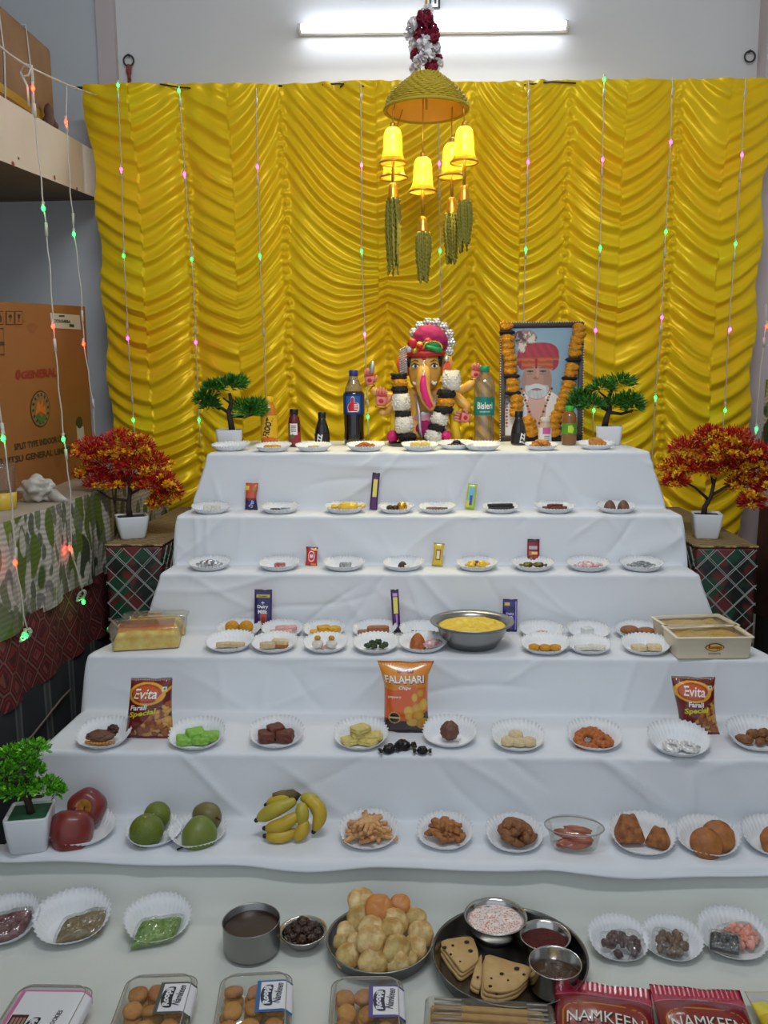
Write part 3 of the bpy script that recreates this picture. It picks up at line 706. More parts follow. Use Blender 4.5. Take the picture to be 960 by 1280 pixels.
# ================================================================== trees in pots
M_POT = mat('white_pot', (222, 225, 230), .35); M_BARK = mat('dark_bark', (52, 40, 34), .8, bump=(60, .6)); M_SOILG = mat('green_foam', (38, 92, 62), .9, bump=(80, .4)); M_SOIL = mat('dark_soil', (60, 62, 52), .9, bump=(80, .4))
def pot_mb(w_top, w_bot, h):
    mb = MB(); rings = [rrect(w_bot, w_bot, w_bot*.12, 4, 0), rrect(w_bot*1.06, w_bot*1.06, w_bot*.14, 4, h*.06), rrect((w_top+w_bot)/2*1.06, (w_top+w_bot)/2*1.06, w_top*.12, 4, h*.5), rrect(w_top, w_top, w_top*.1, 4, h*.97), rrect(w_top*.99, w_top*.99, w_top*.1, 4, h), rrect(w_top*.90, w_top*.90, w_top*.08, 4, h), rrect(w_top*.87, w_top*.87, w_top*.08, 4, h*.86)]
    mb.add(*loft(rings, True, True)); return mb
def clump(mb, c, rx, ry, rz, n, ln, wd, cols, seed, up=.4):
    """a clump of narrow leaflets around a centre"""
    rg = random.Random(seed)
    for _ in range(n):
        a = rg.uniform(0, 2*PI); q = rg.uniform(-.5, 1); rr = rg.random()**.4
        s_ = math.sqrt(max(0, 1-q*q))
        p = Vector((c[0]+rx*rr*s_*math.cos(a), c[1]+ry*rr*s_*math.sin(a), c[2]+rz*rr*q))
        d = (Vector((math.cos(a)*s_, math.sin(a)*s_, q+up))+Vector((rg.uniform(-.6, .6), rg.uniform(-.6, .6), rg.uniform(-.5, .5)))).normalized()
        sd = d.cross(Vector((rg.uniform(-1, 1), rg.uniform(-1, 1), rg.uniform(-1, 1)))).normalized()
        l = ln*rg.uniform(.7, 1.3); w = wd*rg.uniform(.8, 1.2)
        col = lin(rg.choice(cols))*rg.uniform(.8, 1.2)
        mb.add([tuple(p), tuple(p+d*l*.5+sd*w), tuple(p+d*l), tuple(p+d*l*.5-sd*w)], [(0, 1, 2, 3)], 0, None, tuple(col))
M_LEAF = print_mat('leaf_surface', .5)
def green_bonsai(px, base_y, Zt, spx, lab, flip, cols, dense, Y=None, tree=None, foam=M_SOIL):
    """spx: pot pixel sizes (top, bottom, height); tree: clumps (dx,dz,rx,rz) in pixels from the pot's rim centre"""
    p = on_z(px, base_y, Zt) if Y is None else Vector((on_y(px, base_y, Y).x, Y, Zt))
    s = mpp(p); wt, wb, h = [q*s for q in spx]
    t = thing('potted_bonsai', lab, 'bonsai', (p.x, p.y, Zt), R(12)*flip)
    pt = pot_mb(wt*.94, wb*.94, h).build('pot', M_POT, t)
    mb = MB(); mb.add(*box(wt*.8, wt*.8, .004), M=T(0, 0, h*.88)); mb.build('pot_filling', foam, t)
    mb = MB()
    for path, r0, r1 in tree['wood']:
        q = [(x*s, .25*x*s*math.sin(i), h*.86+z*s) for i, (x, z) in enumerate(path)]
        mb.add(*tube(q, list(np.linspace(r0*s, r1*s, len(q))), 7))
    mb.build('trunk', M_BARK, t)
    for i, (dx, dz, rx, rz) in enumerate(tree['clumps']):
        mb = MB(); clump(mb, (dx*s, .3*dx*s*math.sin(i*2.), h*.86+dz*s), rx*s, rx*s*.85, rz*s, dense, tree['leaf'][0]*s, tree['leaf'][1]*s, cols, i+int(px))
        o = mb.build('foliage', M_LEAF, t, False); o['kind'] = 'stuff'
    return t
G1 = [(58, 130, 34), (40, 104, 26), (76, 150, 40), (30, 84, 24)]
treeA = dict(wood=[([(4, 0), (2, 14), (0, 24), (4, 36), (2, 48)], 4.2, 2), ([(0, 24), (-12, 32), (-26, 36)], 2.2, 1.4), ([(3, 20), (18, 18), (34, 22)], 2.4, 1.4), ([(2, 36), (-6, 42)], 1.4, 1)],
             clumps=[(2, 57, 20, 8), (-17, 54, 10, 6), (-28, 40, 12, 9), (-22, 33, 9, 6), (20, 28, 14, 10), (34, 30, 12, 9), (28, 22, 14, 6), (10, 60, 13, 6)], leaf=(9, .9))
treeB = dict(wood=[([(-6, 0), (-4, 12), (0, 24), (-2, 36), (3, 52)], 4.2, 2), ([(-2, 22), (-16, 30), (-28, 32)], 2.2, 1.4), ([(0, 20), (14, 18), (28, 22)], 2.4, 1.4), ([(-2, 36), (-14, 46)], 1.6, 1)],
             clumps=[(12, 56, 15, 8), (-10, 50, 14, 8), (-36, 38, 12, 8), (-40, 28, 10, 7), (-22, 30, 12, 8), (6, 30, 14, 9), (22, 34, 14, 8), (28, 26, 12, 7)], leaf=(9, .9))
green_bonsai(287, 554, Z[1]+.0015, (34, 28, 21), 'small green bonsai in white pot at the left end of the idol tier', 1, G1, 300, 2.93, treeA)
green_bonsai(761, 553, Z[1]+.0015, (34, 27, 23), 'small green bonsai in white pot at the right end of the idol tier', -1, G1, 300, 2.93, treeB)
G2 = [(106, 190, 30), (84, 164, 24), (130, 206, 46), (62, 128, 24)]
treeC = dict(wood=[([(2, 0), (0, 14), (-3, 28), (0, 46), (2, 62)], 5.5, 2.4), ([(-3, 34), (-16, 48), (-42, 58)], 2.6, 1.5), ([(0, 24), (14, 22), (34, 30)], 2.4, 1.4), ([(-2, 40), (-30, 40), (-44, 38)], 2, 1.2)],
             clumps=[(-14, 80, 18, 10), (8, 84, 20, 11), (-2, 72, 16, 7), (-28, 54, 18, 10), (-40, 46, 14, 9), (-2, 36, 20, 8), (22, 38, 18, 9), (-18, 34, 12, 7), (34, 30, 9, 8), (12, 58, 8, 12)], leaf=(7, 1.7))
green_bonsai(40, 1056, Z[6]+.0015, (56, 44, 46), 'bright green bonsai in a white pot beside the apples at far left', 1, G2, 260, None, treeC, M_SOILG)
O1 = [(200, 32, 22), (176, 24, 20), (216, 60, 26), (156, 18, 22)]; O2 = [(250, 196, 24), (255, 214, 50), (240, 166, 20)]
def autumn_tree(px, base_y, Zt, spx, lab, blobs, wood, seed, rz, Y):
    p = Vector((on_y(px, base_y, Y).x, Y, Zt)); s = mpp(p); wt, wb, h = [q*s for q in spx]; blobs = [(a*1.08, b*1.02-2, c*1.08, d*1.12) for a, b, c, d in blobs]
    t = thing('potted_tree', lab, 'tree', (p.x, p.y, Zt), rz)
    pot_mb(wt*.92, wb*.92, h).build('pot', M_POT, t)
    mb = MB(); mb.add(*box(wt*.76, wt*.76, .004), M=T(0, 0, h*.88)); mb.build('pot_filling', M_SOIL, t)
    mb = MB(); c_, s_ = math.cos(-rz), math.sin(-rz)
    def L3(x, y, z): return (x*c_-y*s_, x*s_+y*c_, z)
    for path, r0, r1 in wood:
        q = [L3(x*s, .2*x*s*math.sin(i*1.3), h*.86+z*s) for i, (x, z) in enumerate(path)]
        mb.add(*tube(q, list(np.linspace(r0*s, r1*s, len(q))), 7))
    mb.build('trunk', M_BARK, t)
    rg = random.Random(seed)
    for i, (dx, dz, rx, rz_) in enumerate(blobs):
        c = L3(dx*s, rg.uniform(-.5, .5)*rx*s, h*.86+dz*s)
        mb = MB(); clump(mb, c, rx*s, rx*s*.9, rz_*s, 560, 6.5*s, .9*s, O1, seed*31+i, .2); o = mb.build('red_foliage', M_LEAF, t, False); o['kind'] = 'stuff'
        mb = MB()
        for k in range(5):
            a = rg.uniform(0, 2*PI); q = rg.uniform(-.8, .9); rr = rg.uniform(.85, 1.1); sq = math.sqrt(1-q*q)
            cc = (c[0]+rx*s*rr*sq*math.cos(a), c[1]-abs(rx*s*rr*sq*math.sin(a))*.8, c[2]+rz_*s*rr*q)
            clump(mb, cc, 3.0*s, 3.0*s, 2.6*s, 44, 4.6*s, 1.25*s, O2, seed*77+i*9+k, .2)
        o = mb.build('yellow_sprigs', M_LEAF, t, False); o['kind'] = 'stuff'
    return t
autumn_tree(166, 676, SZL+.0008, (42, 30, 28), 'red and yellow artificial tree in white pot on the left plaid table',
            [(-38, 86, 22, 13), (-12, 94, 22, 14), (12, 88, 18, 14), (-22, 68, 24, 14), (6, 66, 20, 13), (26, 66, 18, 14), (-46, 56, 20, 9), (-30, 46, 22, 9), (-8, 46, 20, 10), (34, 46, 20, 12), (44, 32, 14, 12), (20, 44, 16, 10), (-36, 78, 18, 10), (32, 22, 10, 9)],
            [([(-2, 0), (-3, 14), (-1, 30), (2, 60)], 4, 2), ([(-2, 22), (-24, 26), (-40, 36)], 1.8, 1), ([(-1, 30), (18, 40), (36, 44)], 1.8, 1), ([(0, 40), (-14, 70)], 1.6, 1)], 3, R(24), 2.70)
autumn_tree(882, 672, SZR+.0008, (38, 28, 31), 'red and yellow artificial tree in white pot on the right plaid table',
            [(-2, 100, 17, 10), (24, 96, 20, 12), (-22, 84, 20, 12), (8, 80, 22, 14), (40, 82, 20, 12), (-32, 62, 20, 11), (-10, 62, 20, 12), (20, 62, 22, 12), (56, 60, 20, 13), (-38, 46, 13, 9), (66, 40, 18, 14), (42, 40, 18, 12), (48, 20, 14, 12), (34, 66, 20, 12), (62, 74, 16, 12)],
            [([(-4, 0), (-3, 12), (4, 24), (8, 50)], 4, 2), ([(0, 22), (-16, 36), (-30, 44)], 2, 1), ([(4, 26), (26, 38), (52, 40)], 2, 1), ([(6, 40), (-4, 80)], 1.6, 1)], 8, R(-10), 2.72)

# ================================================================== bottles on the idol tier
def bottle(px, base_y, top_y, prof, lab, labels=(), extras=None, Y=2.98, n=32):
    """prof: list of (part name, material, [(r,z)...]) in pixels; labels: bands of print (z0,z1,r,material)"""
    p = Vector((on_y(px, base_y, Y).x, Y, Z[1]+.0015)); s = mpp(p)
    t = thing('drink_bottle', lab, 'bottle', tuple(p))
    for nm, m, pr in prof:
        mb = MB(); mb.add(*lathe([(r*s, z*s) for r, z in pr], n)); mb.build(nm, m, t)
    for nm, m, r, z0, z1 in labels:
        mb = MB(); mb.add(*loft([circ(r*s, n, z*s) for z in (z0, z1)])); mb.build(nm, m, t)
    return t, s
def cyl_text(t, s, txt, r, zc, w, h, m, rot=0, bold=.03, shear=0, ang=0, arc=0, name='lettering'):
    rr = r*s+.0006
    def fn(u, v):
        a = -PI/2+ang+u*s/rr; return (rr*math.cos(a), rr*math.sin(a), (zc+v)*s)
    return lettering(txt, w, h, fn, m, t, name, bold, shear, rot, arc)
def cyl_patch(t, s, outl, r, m, name, ang=0, off=.0004):
    """a flat shape of print wrapped on a bottle, cut into narrow strips so that it follows the curve"""
    rr = r*s+off; mb = MB(); u0, u1 = min(u for u, v in outl), max(u for u, v in outl); n = max(6, int((u1-u0)/.6)); n_ = len(outl)
    for i in range(n):
        ua, ub = u0+(u1-u0)*i/n, u0+(u1-u0)*(i+1)/n; um = (ua+ub)/2; zs = []
        for k in range(n_):
            (x0, z0), (x1, z1) = outl[k], outl[(k+1) % n_]
            if (x0 <= um) != (x1 <= um): zs.append(z0+(z1-z0)*(um-x0)/(x1-x0))
        zs.sort()
        for za, zb in zip(zs[::2], zs[1::2]):
            q = [(-PI/2+ang+u*s/rr, z*s) for u, z in ((ua, za), (ub, za), (ub, zb), (ua, zb))]
            mb.add([(rr*math.cos(a), rr*math.sin(a), z) for a, z in q], [(0, 1, 2, 3)])
    return mb.build(name, m, t, False)
M_INKW = mat('white_ink', (235, 235, 235), .5); M_MANGO = mat('mango_drink', (214, 130, 26), .25, coat=.6); M_YLAB = mat('yellow_label', (240, 190, 40), .4)
t, s = bottle(337, 554, 494, [('bottle_body', M_MANGO, [(9.6, 0), (10.4, 2), (10.4, 12), (9.8, 14), (10.4, 16), (10.4, 38), (9.6, 44), (6.5, 51), (4.8, 53.5), (4.8, 54)]), ('cap', mat('yellow_cap', (246, 196, 30), .4), [(5.6, 53), (5.8, 54), (5.8, 59.5), (5, 60.5), (0, 60.5)])],
              'mango drink bottle with yellow cap and yellow label, first bottle from left', [('label', M_YLAB, 10.6, 9, 37)])
cyl_text(t, s, 'FROOTI', 10.6, 23, 25, 8.5, M_INKK, rot=R(74), bold=.05)
cyl_patch(t, s, [(-8, 6), (8, 6), (8, 10.5), (-8, 10.5)], 10.6, mat('orange_band', (226, 110, 30), .4), 'label_band')
M_MAROON = mat('berry_juice', (96, 22, 30), .2, coat=.6); M_BLACKCAP = mat('black_cap', (22, 22, 24), .35)
t, s = bottle(368.5, 557, 510, [('bottle_body', M_MAROON, [(7, 0), (7.6, 1.5), (7.6, 30), (6.6, 36), (4.8, 39), (4.8, 41)]), ('cap', M_BLACKCAP, [(5.2, 40), (5.4, 41), (5.4, 46), (4.8, 47), (0, 47)])],
              'small maroon juice bottle with black cap and white label beside the mango drink', [('label', mat('berry_label', (150, 40, 58), .4), 7.75, 4, 18)], Y=2.90)
cyl_patch(t, s, [(-5, 15), (5, 15), (5, 29), (-5, 29)], 7.6, M_INKW, 'white_label'); cyl_patch(t, s, [(-5, 9), (1, 12), (0, 16), (-5, 15)], 7.75, mat('leaf_green_ink', (70, 120, 50), .5), 'label_leaf')
for k in range(4): cyl_patch(t, s, [(-3.5, 19+k*2.2), (3.5, 19+k*2.2), (3.5, 20+k*2.2), (-3.5, 20+k*2.2)], 7.6, M_INKR if k == 3 else mat('grey_ink', (120, 120, 120), .5), 'label_line', off=.0008)
M_COLA = mat('dark_cola', (20, 11, 9), .12, coat=1.)
FIZ = [('bottle_body', M_COLA, [(8.6, 0), (9.4, 1.5), (9.4, 16), (8.4, 22), (6, 29), (4.6, 33), (4.4, 35)]), ('cap', M_BLACKCAP, [(4.8, 34), (5, 35), (5, 41), (4.4, 42), (0, 42)])]
t, s = bottle(403, 557, 516, FIZ, 'small dark fizzy drink bottle left of the tall cola bottle', [('label', M_BLACKCAP, 9.55, 2, 15)], Y=2.93)
cyl_text(t, s, 'FIZZ', 9.55, 9, 13, 6.5, M_INKW, rot=R(80), bold=.05, ang=-.25)
t, s = bottle(648, 557, 514, FIZ, 'small dark fizzy drink bottle standing before the framed portrait', [('label', M_BLACKCAP, 9.55, 2, 15)], Y=2.93)
cyl_text(t, s, 'FIZZ', 9.55, 9, 13, 6.5, M_INKW, rot=R(80), bold=.05, ang=.45)
CB = mat('cola_label_blue', (22, 52, 116), .35); M_PET = mat('clear_pet', (206, 196, 180), .1, trans=.85, coat=.3)
t, s = bottle(443, 557, 465, [('bottle_body', M_COLA, [(10.5, 0), (12.6, 2), (13, 8), (12.2, 18), (12.6, 30), (13, 40), (13, 62), (12, 65), (11, 66)]), ('bottle_neck', M_PET, [(11.1, 66), (10, 71), (7.2, 78), (5.2, 83), (4.8, 86)]), ('cap', mat('blue_cap', (34, 50, 130), .4), [(5.3, 84.5), (5.5, 85.5), (5.5, 91), (4.8, 92), (0, 92)])],
              'tall cola bottle with blue cap and thumb emblem left of the idol', [('label', CB, 13.2, 38, 63)])
cyl_patch(t, s, [(-9.5, 40.5), (9.5, 40.5), (9.5, 60.5), (-9.5, 60.5)], 13.2, mat('cola_label_light', (40, 96, 170), .35), 'label_field')
thumb = [(-6, 42), (5, 42), (6.5, 44), (6.8, 50), (5, 52), (1.5, 52.5), (1.2, 58), (-.5, 59.5), (-2, 58), (-2.2, 53.5), (-5, 51), (-6.5, 48)]
cyl_patch(t, s, [(x*1.14+.2, 50.5+(z-50.5)*1.12) for x, z in thumb], 13.2, M_INKW, 'emblem_edge', off=.0009)
cyl_patch(t, s, thumb, 13.2, mat('emblem_red', (206, 32, 40), .4), 'thumb_emblem', off=.0014)
for k in range(3): cyl_patch(t, s, [(1.5, 44+k*2.6), (6, 44+k*2.6), (6, 45.2+k*2.6), (1.5, 45.2+k*2.6)], 13.2, M_INKW, 'emblem_line', off=.0019)
TEAL = mat('teal_label', (22, 124, 110), .35); M_WATER = film_mat('clear_water_bottle', (226, 218, 196), .3, .08, .06)
pr = [(11.5, 0), (12.8, 1.5)]
for k in range(8): pr += [(12.8, 3+k*4), (12.2, 5+k*4)]
pr += [(12.9, 36), (12.9, 58), (12.6, 60), (13, 62), (13, 72), (11.5, 79), (7.5, 85), (5.2, 88), (5, 90)]
t, s = bottle(605, 554, 459, [('bottle_body', M_WATER, pr), ('cap', mat('green_cap', (24, 134, 92), .4), [(5.5, 89), (5.8, 90), (5.8, 95), (5, 96), (0, 96)])],
              'clear water bottle with teal label and green cap right of the idol', [('label', TEAL, 13.1, 36, 58)])
cyl_text(t, s, 'Bisleri', 13.1, 48, 20, 8.5, M_INKW, bold=.02); cyl_text(t, s, 'PACKAGED WATER', 13.1, 40.5, 13, 1.6, M_INKW, bold=.02)
t, s = bottle(681, 555, 522, [('bottle_body', mat('milky_drink', (190, 164, 140), .3, coat=.5), [(7.4, 0), (8, 1.5), (8, 20), (7.2, 25), (5.6, 28), (5.4, 30)]), ('cap', mat('milky_cap', (206, 198, 190), .4), [(5.8, 29), (6, 30), (6, 34), (5.4, 34.6), (0, 34.6)])],
              'small milky drink bottle with pink and white label before the portrait', [('label', mat('white_label', (222, 220, 226), .4), 8.15, 3, 22)], Y=2.92)
cyl_patch(t, s, [(-4, 14), (6.5, 14), (6.5, 22), (-4, 22)], 8.15, mat('pink_ink', (206, 84, 150), .5), 'label_band')
for k in range(3): cyl_patch(t, s, [(-2, 6+k*2.4), (5, 6+k*2.4), (5, 7+k*2.4), (-2, 7+k*2.4)], 8.15, mat('grey_ink', (120, 120, 120), .5), 'label_line', off=.0008)
t, s = bottle(711, 557, 509, [('bottle_body', mat('amber_drink', (150, 96, 44), .15, coat=.6, trans=.2), [(8, 0), (9, 1.5), (9, 34), (8, 38), (5.4, 41), (4.6, 43)]), ('cap', mat('lime_cap', (60, 172, 50), .4), [(5, 42), (5.2, 43), (5.2, 47.5), (4.6, 48.5), (0, 48.5)])],
              'small amber drink bottle with lime green cap right of the portrait', [('label', mat('green_label', (86, 150, 40), .4), 9.15, 14, 27)], Y=2.92)
cyl_patch(t, s, [(-3, 16), (3, 15), (5, 20), (2, 25), (-3, 24)], 9.15, mat('lime_ink', (190, 214, 60), .5), 'label_fruit')

# ================================================================== framed portrait
def portrait():
    Yb = 3.12; a = on_y(624, 557, Yb); b_ = on_y(728, 557, Yb); s = mpp(a)
    w = (b_.x-a.x); h = 146*s; cx = (a.x+b_.x)/2
    t = thing('framed_portrait', 'framed portrait of a bearded man in a red turban leaning at the curtain', 'portrait', (cx, Yb, Z[1]+.0015))
    t.rotation_euler = (R(-4), 0, 0)
    fw = 7*s
    M_FR = mat('frame_grey', (92, 84, 84), .4, .3); M_FRD = mat('frame_dark', (52, 40, 36), .45)
    for nm, x0, x1, z0, z1 in (('frame_rail', -w/2, w/2, 0, fw), ('frame_rail', -w/2, w/2, h-fw, h), ('frame_stile', -w/2, -w/2+fw, fw, h-fw), ('frame_stile', w/2-fw, w/2, fw, h-fw)):
        mb = MB(); mb.add(*box(x1-x0, .022, z1-z0, .004), M=T((x0+x1)/2, 0, z0)); mb.build(nm, M_FR if nm == 'frame_stile' else M_FRD, t)
    mb = MB()
    for k in range(46):
        for x in (-w/2+.002, w/2-.002): mb.add(*blob(.0028, .0028, .0028, 1), M=T(x, -.012, h*(k+.5)/46))
    for k in range(34): mb.add(*blob(.0028, .0028, .0028, 1), M=T(-w/2+w*(k+.5)/34, -.012, h-.002))
    o = mb.build('bead_trim', mat('cream_beads', (226, 206, 160), .4), t); o['kind'] = 'stuff'
    # the printed picture: a plain elderly man, painted as flat areas
    nu, nv = 200, 290; U, V = np.meshgrid(np.linspace(0, 1, nu), np.linspace(0, 1, nv), indexing='ij')   # u right, v up; in photo crop units
    X = 88+U*720; Yp = 1160-V*1056                           # crop coordinates (920 wide)
    C = np.zeros((nu, nv, 3)); C[:] = lin((140, 170, 188)); C *= (.92+.1*V[..., None])
    def put(mask, col, soft=None):
        C[mask] = lin(col) if not callable(col) else 0
    ell = lambda cx, cy, rx, ry: ((X-cx)/rx)**2+((Yp-cy)/ry)**2
    n1 = fbm(X/40, Yp/40, 3, 3); n2 = vnoise(X/14, Yp/60, 9)
    put((ell(400, 1250, 400, 560) < 1), (226, 224, 226))                                # white garment
    put((ell(400, 900, 95, 230) < 1) & (Yp > 760), (206, 168, 160))                      # throat
    put((ell(402, 620, 150, 190) < 1), (176, 136, 122))                                  # face
    C[(ell(402, 620, 150, 190) < 1) & (X > 470)] *= .86; C[(ell(402, 620, 150, 190) < 1) & (X < 300)] *= .9
    m_ = (ell(402, 700, 118, 100) < 1) & (Yp > 665); put(m_, (196, 200, 206)); C[m_] *= (.9+.18*n2[m_])[..., None]   # beard
    put((ell(400, 705, 60, 13) < 1), (150, 110, 108)); m_ = (np.abs(Yp-(672+((X-400)/60.)**2*14)) < 22) & (np.abs(X-400) < 95); put(m_, (204, 208, 212))
    for ex in (335, 462):
        put(ell(ex, 528, 34, 11) < 1, (98, 80, 76)); put(ell(ex, 494, 42, 7) < 1, (120, 100, 92)); put(ell(ex, 528, 9, 8) < 1, (30, 26, 26))
        put(ell(ex, 556, 34, 6) < 1, (150, 112, 102))
    put(ell(392, 596, 30, 14) < 1, (150, 108, 98)); put((np.abs(X-410) < 9) & (Yp > 500) & (Yp < 590), (188, 150, 136))
    m_ = (np.maximum(np.abs(X-412)/205, np.abs(Yp-395)/140)**4*0+((np.abs(X-412)/208)**3+(np.abs(Yp-395)/148)**3) < 1) & (Yp < 480+.0019*(X-402)**2)
    put(m_, (178, 58, 76)); C[m_] *= (.9+.2*np.sin((X[m_]-Yp[m_]*.6)/13)*.5)[..., None]
    b2 = m_ & (Yp > 390) & (ell(400, 560, 230, 190) > .2); put(b2, (190, 92, 58)); C[b2] *= (.92+.22*np.sin(Yp[b2]/8+n1[b2]))[..., None]
    put(m_ & (X < 250) & (Yp > 430), (160, 50, 70)); put(m_ & (X > 560) & (Yp > 420), (160, 50, 70))
    put((np.abs(X-393) < 10) & (Yp > 405) & (Yp < 500), (150, 40, 34))
    m_ = (ell(280, 200, 120, 80) < 1) | (ell(250, 290, 40, 60) < 1); put(m_ & (n1 > -.3), (150, 122, 108)); put(m_ & (n1 > .3), (214, 200, 186)); put(m_ & (n1 < -.45), (96, 66, 62))
    for side in (-1, 1):                                                                  # bead strings of the print
        for k in range(13):
            f = k/12.; bx = 400+side*(150-f*120); by = 700+f*340
            put(ell(bx, by, 13, 13) < 1, ((120, 40, 50), (190, 150, 60))[k % 2])
    for k in range(10): put(ell(105, 780+k*32, 12, 12) < 1, ((140, 40, 60), (180, 150, 70))[k % 2])
    put((ell(700, 1080, 110, 60) < 1) & (n1 > -.2), (70, 70, 84))
    P = np.stack([(U-.5)*(w-2*fw), 0*U-.004, fw+V*(h-2*fw)], -1)
    grid_mesh('printed_portrait', P, PRINT_MATTE, t, C)
    mb = MB(); mb.add(*box(w-.004, .004, h-.004), M=T(0, .012, .002)); mb.build('backing_board', M_FRD, t, False)
    # marigold garland: separate thing hung on the frame
    g = thing('marigold_garland', 'orange marigold garland with dark bands hung around the framed portrait', 'garland', (cx, Yb, Z[1]+.0015)); g.rotation_euler = (R(-4), 0, 0)
    M_MARI = mat('marigold', (226, 160, 24), .7, var=(90, (200, 126, 12), .2), bump=(260, .9)); M_DARK = mat('dark_petal', (46, 24, 26), .8)
    def loc(qx, qy): return ((qx/8.-56)*s, (1216-qy)/8.*s)
    left = [(92, 90), (100, 155), (105, 215), (110, 280), (112, 340), (128, 400), (135, 460), (135, 525), (150, 580), (155, 640), (160, 700), (165, 745), (195, 800), (200, 860), (190, 930)]
    right = [(800, 120), (800, 180), (780, 240), (765, 300), (760, 360), (750, 425), (735, 500), (722, 555), (712, 605), (705, 665), (690, 720), (670, 770), (650, 830), (630, 890), (600, 960)]
    bottom = [(330, 1080), (350, 1130), (570, 1010), (570, 1130), (560, 1070), (320, 1020)]
    dark = {(100, 155), (150, 580), (165, 745), (750, 425), (712, 605), (570, 1070)}
    for i, q in enumerate(left+right+bottom):
        x, z = loc(*q); dk = q in dark
        mb = MB(); nn = 3 if not dk else 2
        for k in range(nn):
            a_ = 2*PI*k/nn; v, f_ = blob(.019 if not dk else .022, .014, .0125 if not dk else .008, 3, .26, 9, i*3+k); mb.add(v, f_, M=T(x+.006*math.cos(a_), -.026-.003*k, z+.006*math.sin(a_)))
        mb.build('dark_flower' if dk else 'marigold_flower', M_DARK if dk else M_MARI, g)
portrait()
# ================================================================== the idol (local unit: photo pixels at its distance)
def idol():
    Y = 3.0; p = Vector((on_y(531, 556, Y).x, Y, Z[1]+.0015)); s = mpp(p)
    t = thing('elephant_headed_idol', 'painted seated idol with elephant head and magenta turban at centre of top tier', 'idol', tuple(p))
    q = lambda x, y: ((x-435)/4.8, (845-y)/4.8)            # close-up crop pixels -> local px
    M_SKIN = mat('idol_yellow', (226, 176, 84), .4, var=(30, (214, 156, 66), .2)); M_PINKS = mat('idol_pink', (232, 150, 130), .45, var=(40, (214, 120, 110), .2))
    M_MAG = mat('magenta_velvet', (146, 16, 84), .85); M_SILV = mat('silver_trim', (206, 204, 206), .3, .7, bump=(200, .5)); M_GOLD = mat('gold_trim', (206, 160, 60), .35, .7)
    M_RED = mat('idol_red', (186, 30, 40), .45); M_ORNG = mat('idol_orange', (236, 96, 56), .5); M_GREEN = mat('turban_green', (20, 140, 70), .5); M_HAIR = mat('idol_black', (26, 22, 22), .6)
    M_WHT = mat('idol_white', (236, 234, 230), .5); M_HOT = mat('hot_pink', (226, 40, 120), .5); M_YEL = mat('yellow_silk', (236, 196, 30), .4); M_BABY = mat('pink_silk', (222, 150, 168), .5)
    def B(name, m, x, z, y, rx, rz, ry, sub=3, amp=0, fr=2, seed=1, M2=None, pp=2.):
        mb = MB(); v, f = blob(rx*s, ry*s, rz*s, sub, amp, fr, seed, pp); mb.add(v, f, M=T(x*s, y*s, z*s) @ (M2 or Matrix())); return mb.build(name, m, t)
    # plinth and seated body with folded legs: one continuous surface
    mb = MB(); mb.add(*lathe([(30*s, 0), (34*s, 2*s), (33*s, 6*s), (28*s, 8*s)], 32), M=T(0, 0, 0, s=(1, .6, 1))); mb.build('plinth', M_GOLD, t)
    rings = []
    for z, rx, ry, dx, dy in ((7, 27, 17, 0, 0), (10, 34, 20, 0, -1), (16, 36, 21, 0, -1), (22, 32, 19, 0, 0), (30, 27, 17, 0, 1), (40, 26, 16, 0, 2), (50, 27, 15, 0, 3), (58, 27, 14, 0, 4), (65, 22, 12, 0, 4), (72, 14, 10, 0, 4), (80, 11, 9, 0, 4)):
        rings.append([(x+dx*s, y+dy*s, zz) for x, y, zz in circ(rx*s, 32, z*s, ry*s)])
    mb = MB(); mb.add(*loft(rings, True, True)); mb.build('body', M_SKIN, t)
    # silk: dhoti in front, sash, yellow drape at both sides
    for nm, m, x, z, y, rx, rz, ry in (('waist_cloth', M_BABY, 0, 33, -14, 12, 9, 5), ('lap_cloth', M_MAG, 0, 19, -19, 11, 11, 5), ('belt', M_SILV, 0, 38, -15, 9, 4, 4)):
        B(nm, m, x, z, y, rx, rz, ry, 3, .1, 3)
    for sd in (-1, 1):
        mb = MB(); mb.add(*tube([(sd*30*s, 2*s, 62*s), (sd*36*s, -4*s, 42*s), (sd*37*s, -8*s, 22*s), (sd*40*s, -8*s, 6*s)], [5*s, 7*s, 6*s, 7*s], 10)); mb.build('yellow_drape', M_YEL, t)
    mb = MB(); mb.add(*tube([(-10*s, -15*s, 60*s), (-7*s, -20*s, 42*s), (-6*s, -22*s, 24*s), (-4*s, -22*s, 9*s)], [2*s, 2.2*s, 2*s, 2*s], 8)); mb.add(*tube([(12*s, -14*s, 60*s), (13*s, -18*s, 42*s), (24*s, -18*s, 24*s), (30*s, -16*s, 9*s)], [1.6*s]*4, 8)); mb.build('silver_sash', M_SILV, t)
    # head with trunk: skull, cheeks and the trunk lofted into one surface
    hx, hz = 0, 90; mb = MB()
    rings = []
    for z, rx, ry, dy in ((68, 9, 9, -5), (72, 15, 14, -5), (78, 18, 16, -4), (86, 20, 17, -3), (94, 21, 18, -2), (102, 20.5, 18, -2), (110, 18, 16, -1), (116, 13, 12, 0), (119, 6, 6, 0)):
        rings.append([(x, y+dy*s, zz) for x, y, zz in circ(rx*s, 32, z*s, ry*s)])
    mb.add(*loft(rings, True, True))
    tp = [(-1, -17, 96), (-1, -22, 90), (-1.5, -25, 82), (-2, -26, 74), (-1, -27, 66), (1.5, -28, 58), (5, -28, 51), (8, -28, 46), (9.5, -28, 43)]
    tr = [5, 8.5, 9, 8.6, 8.2, 7.4, 6.4, 5.2, 3.2]
    mb.add(*tube([tuple(c*s for c in a) for a in tp], [r*s for r in tr], 18)); mb.build('head', M_SKIN, t)
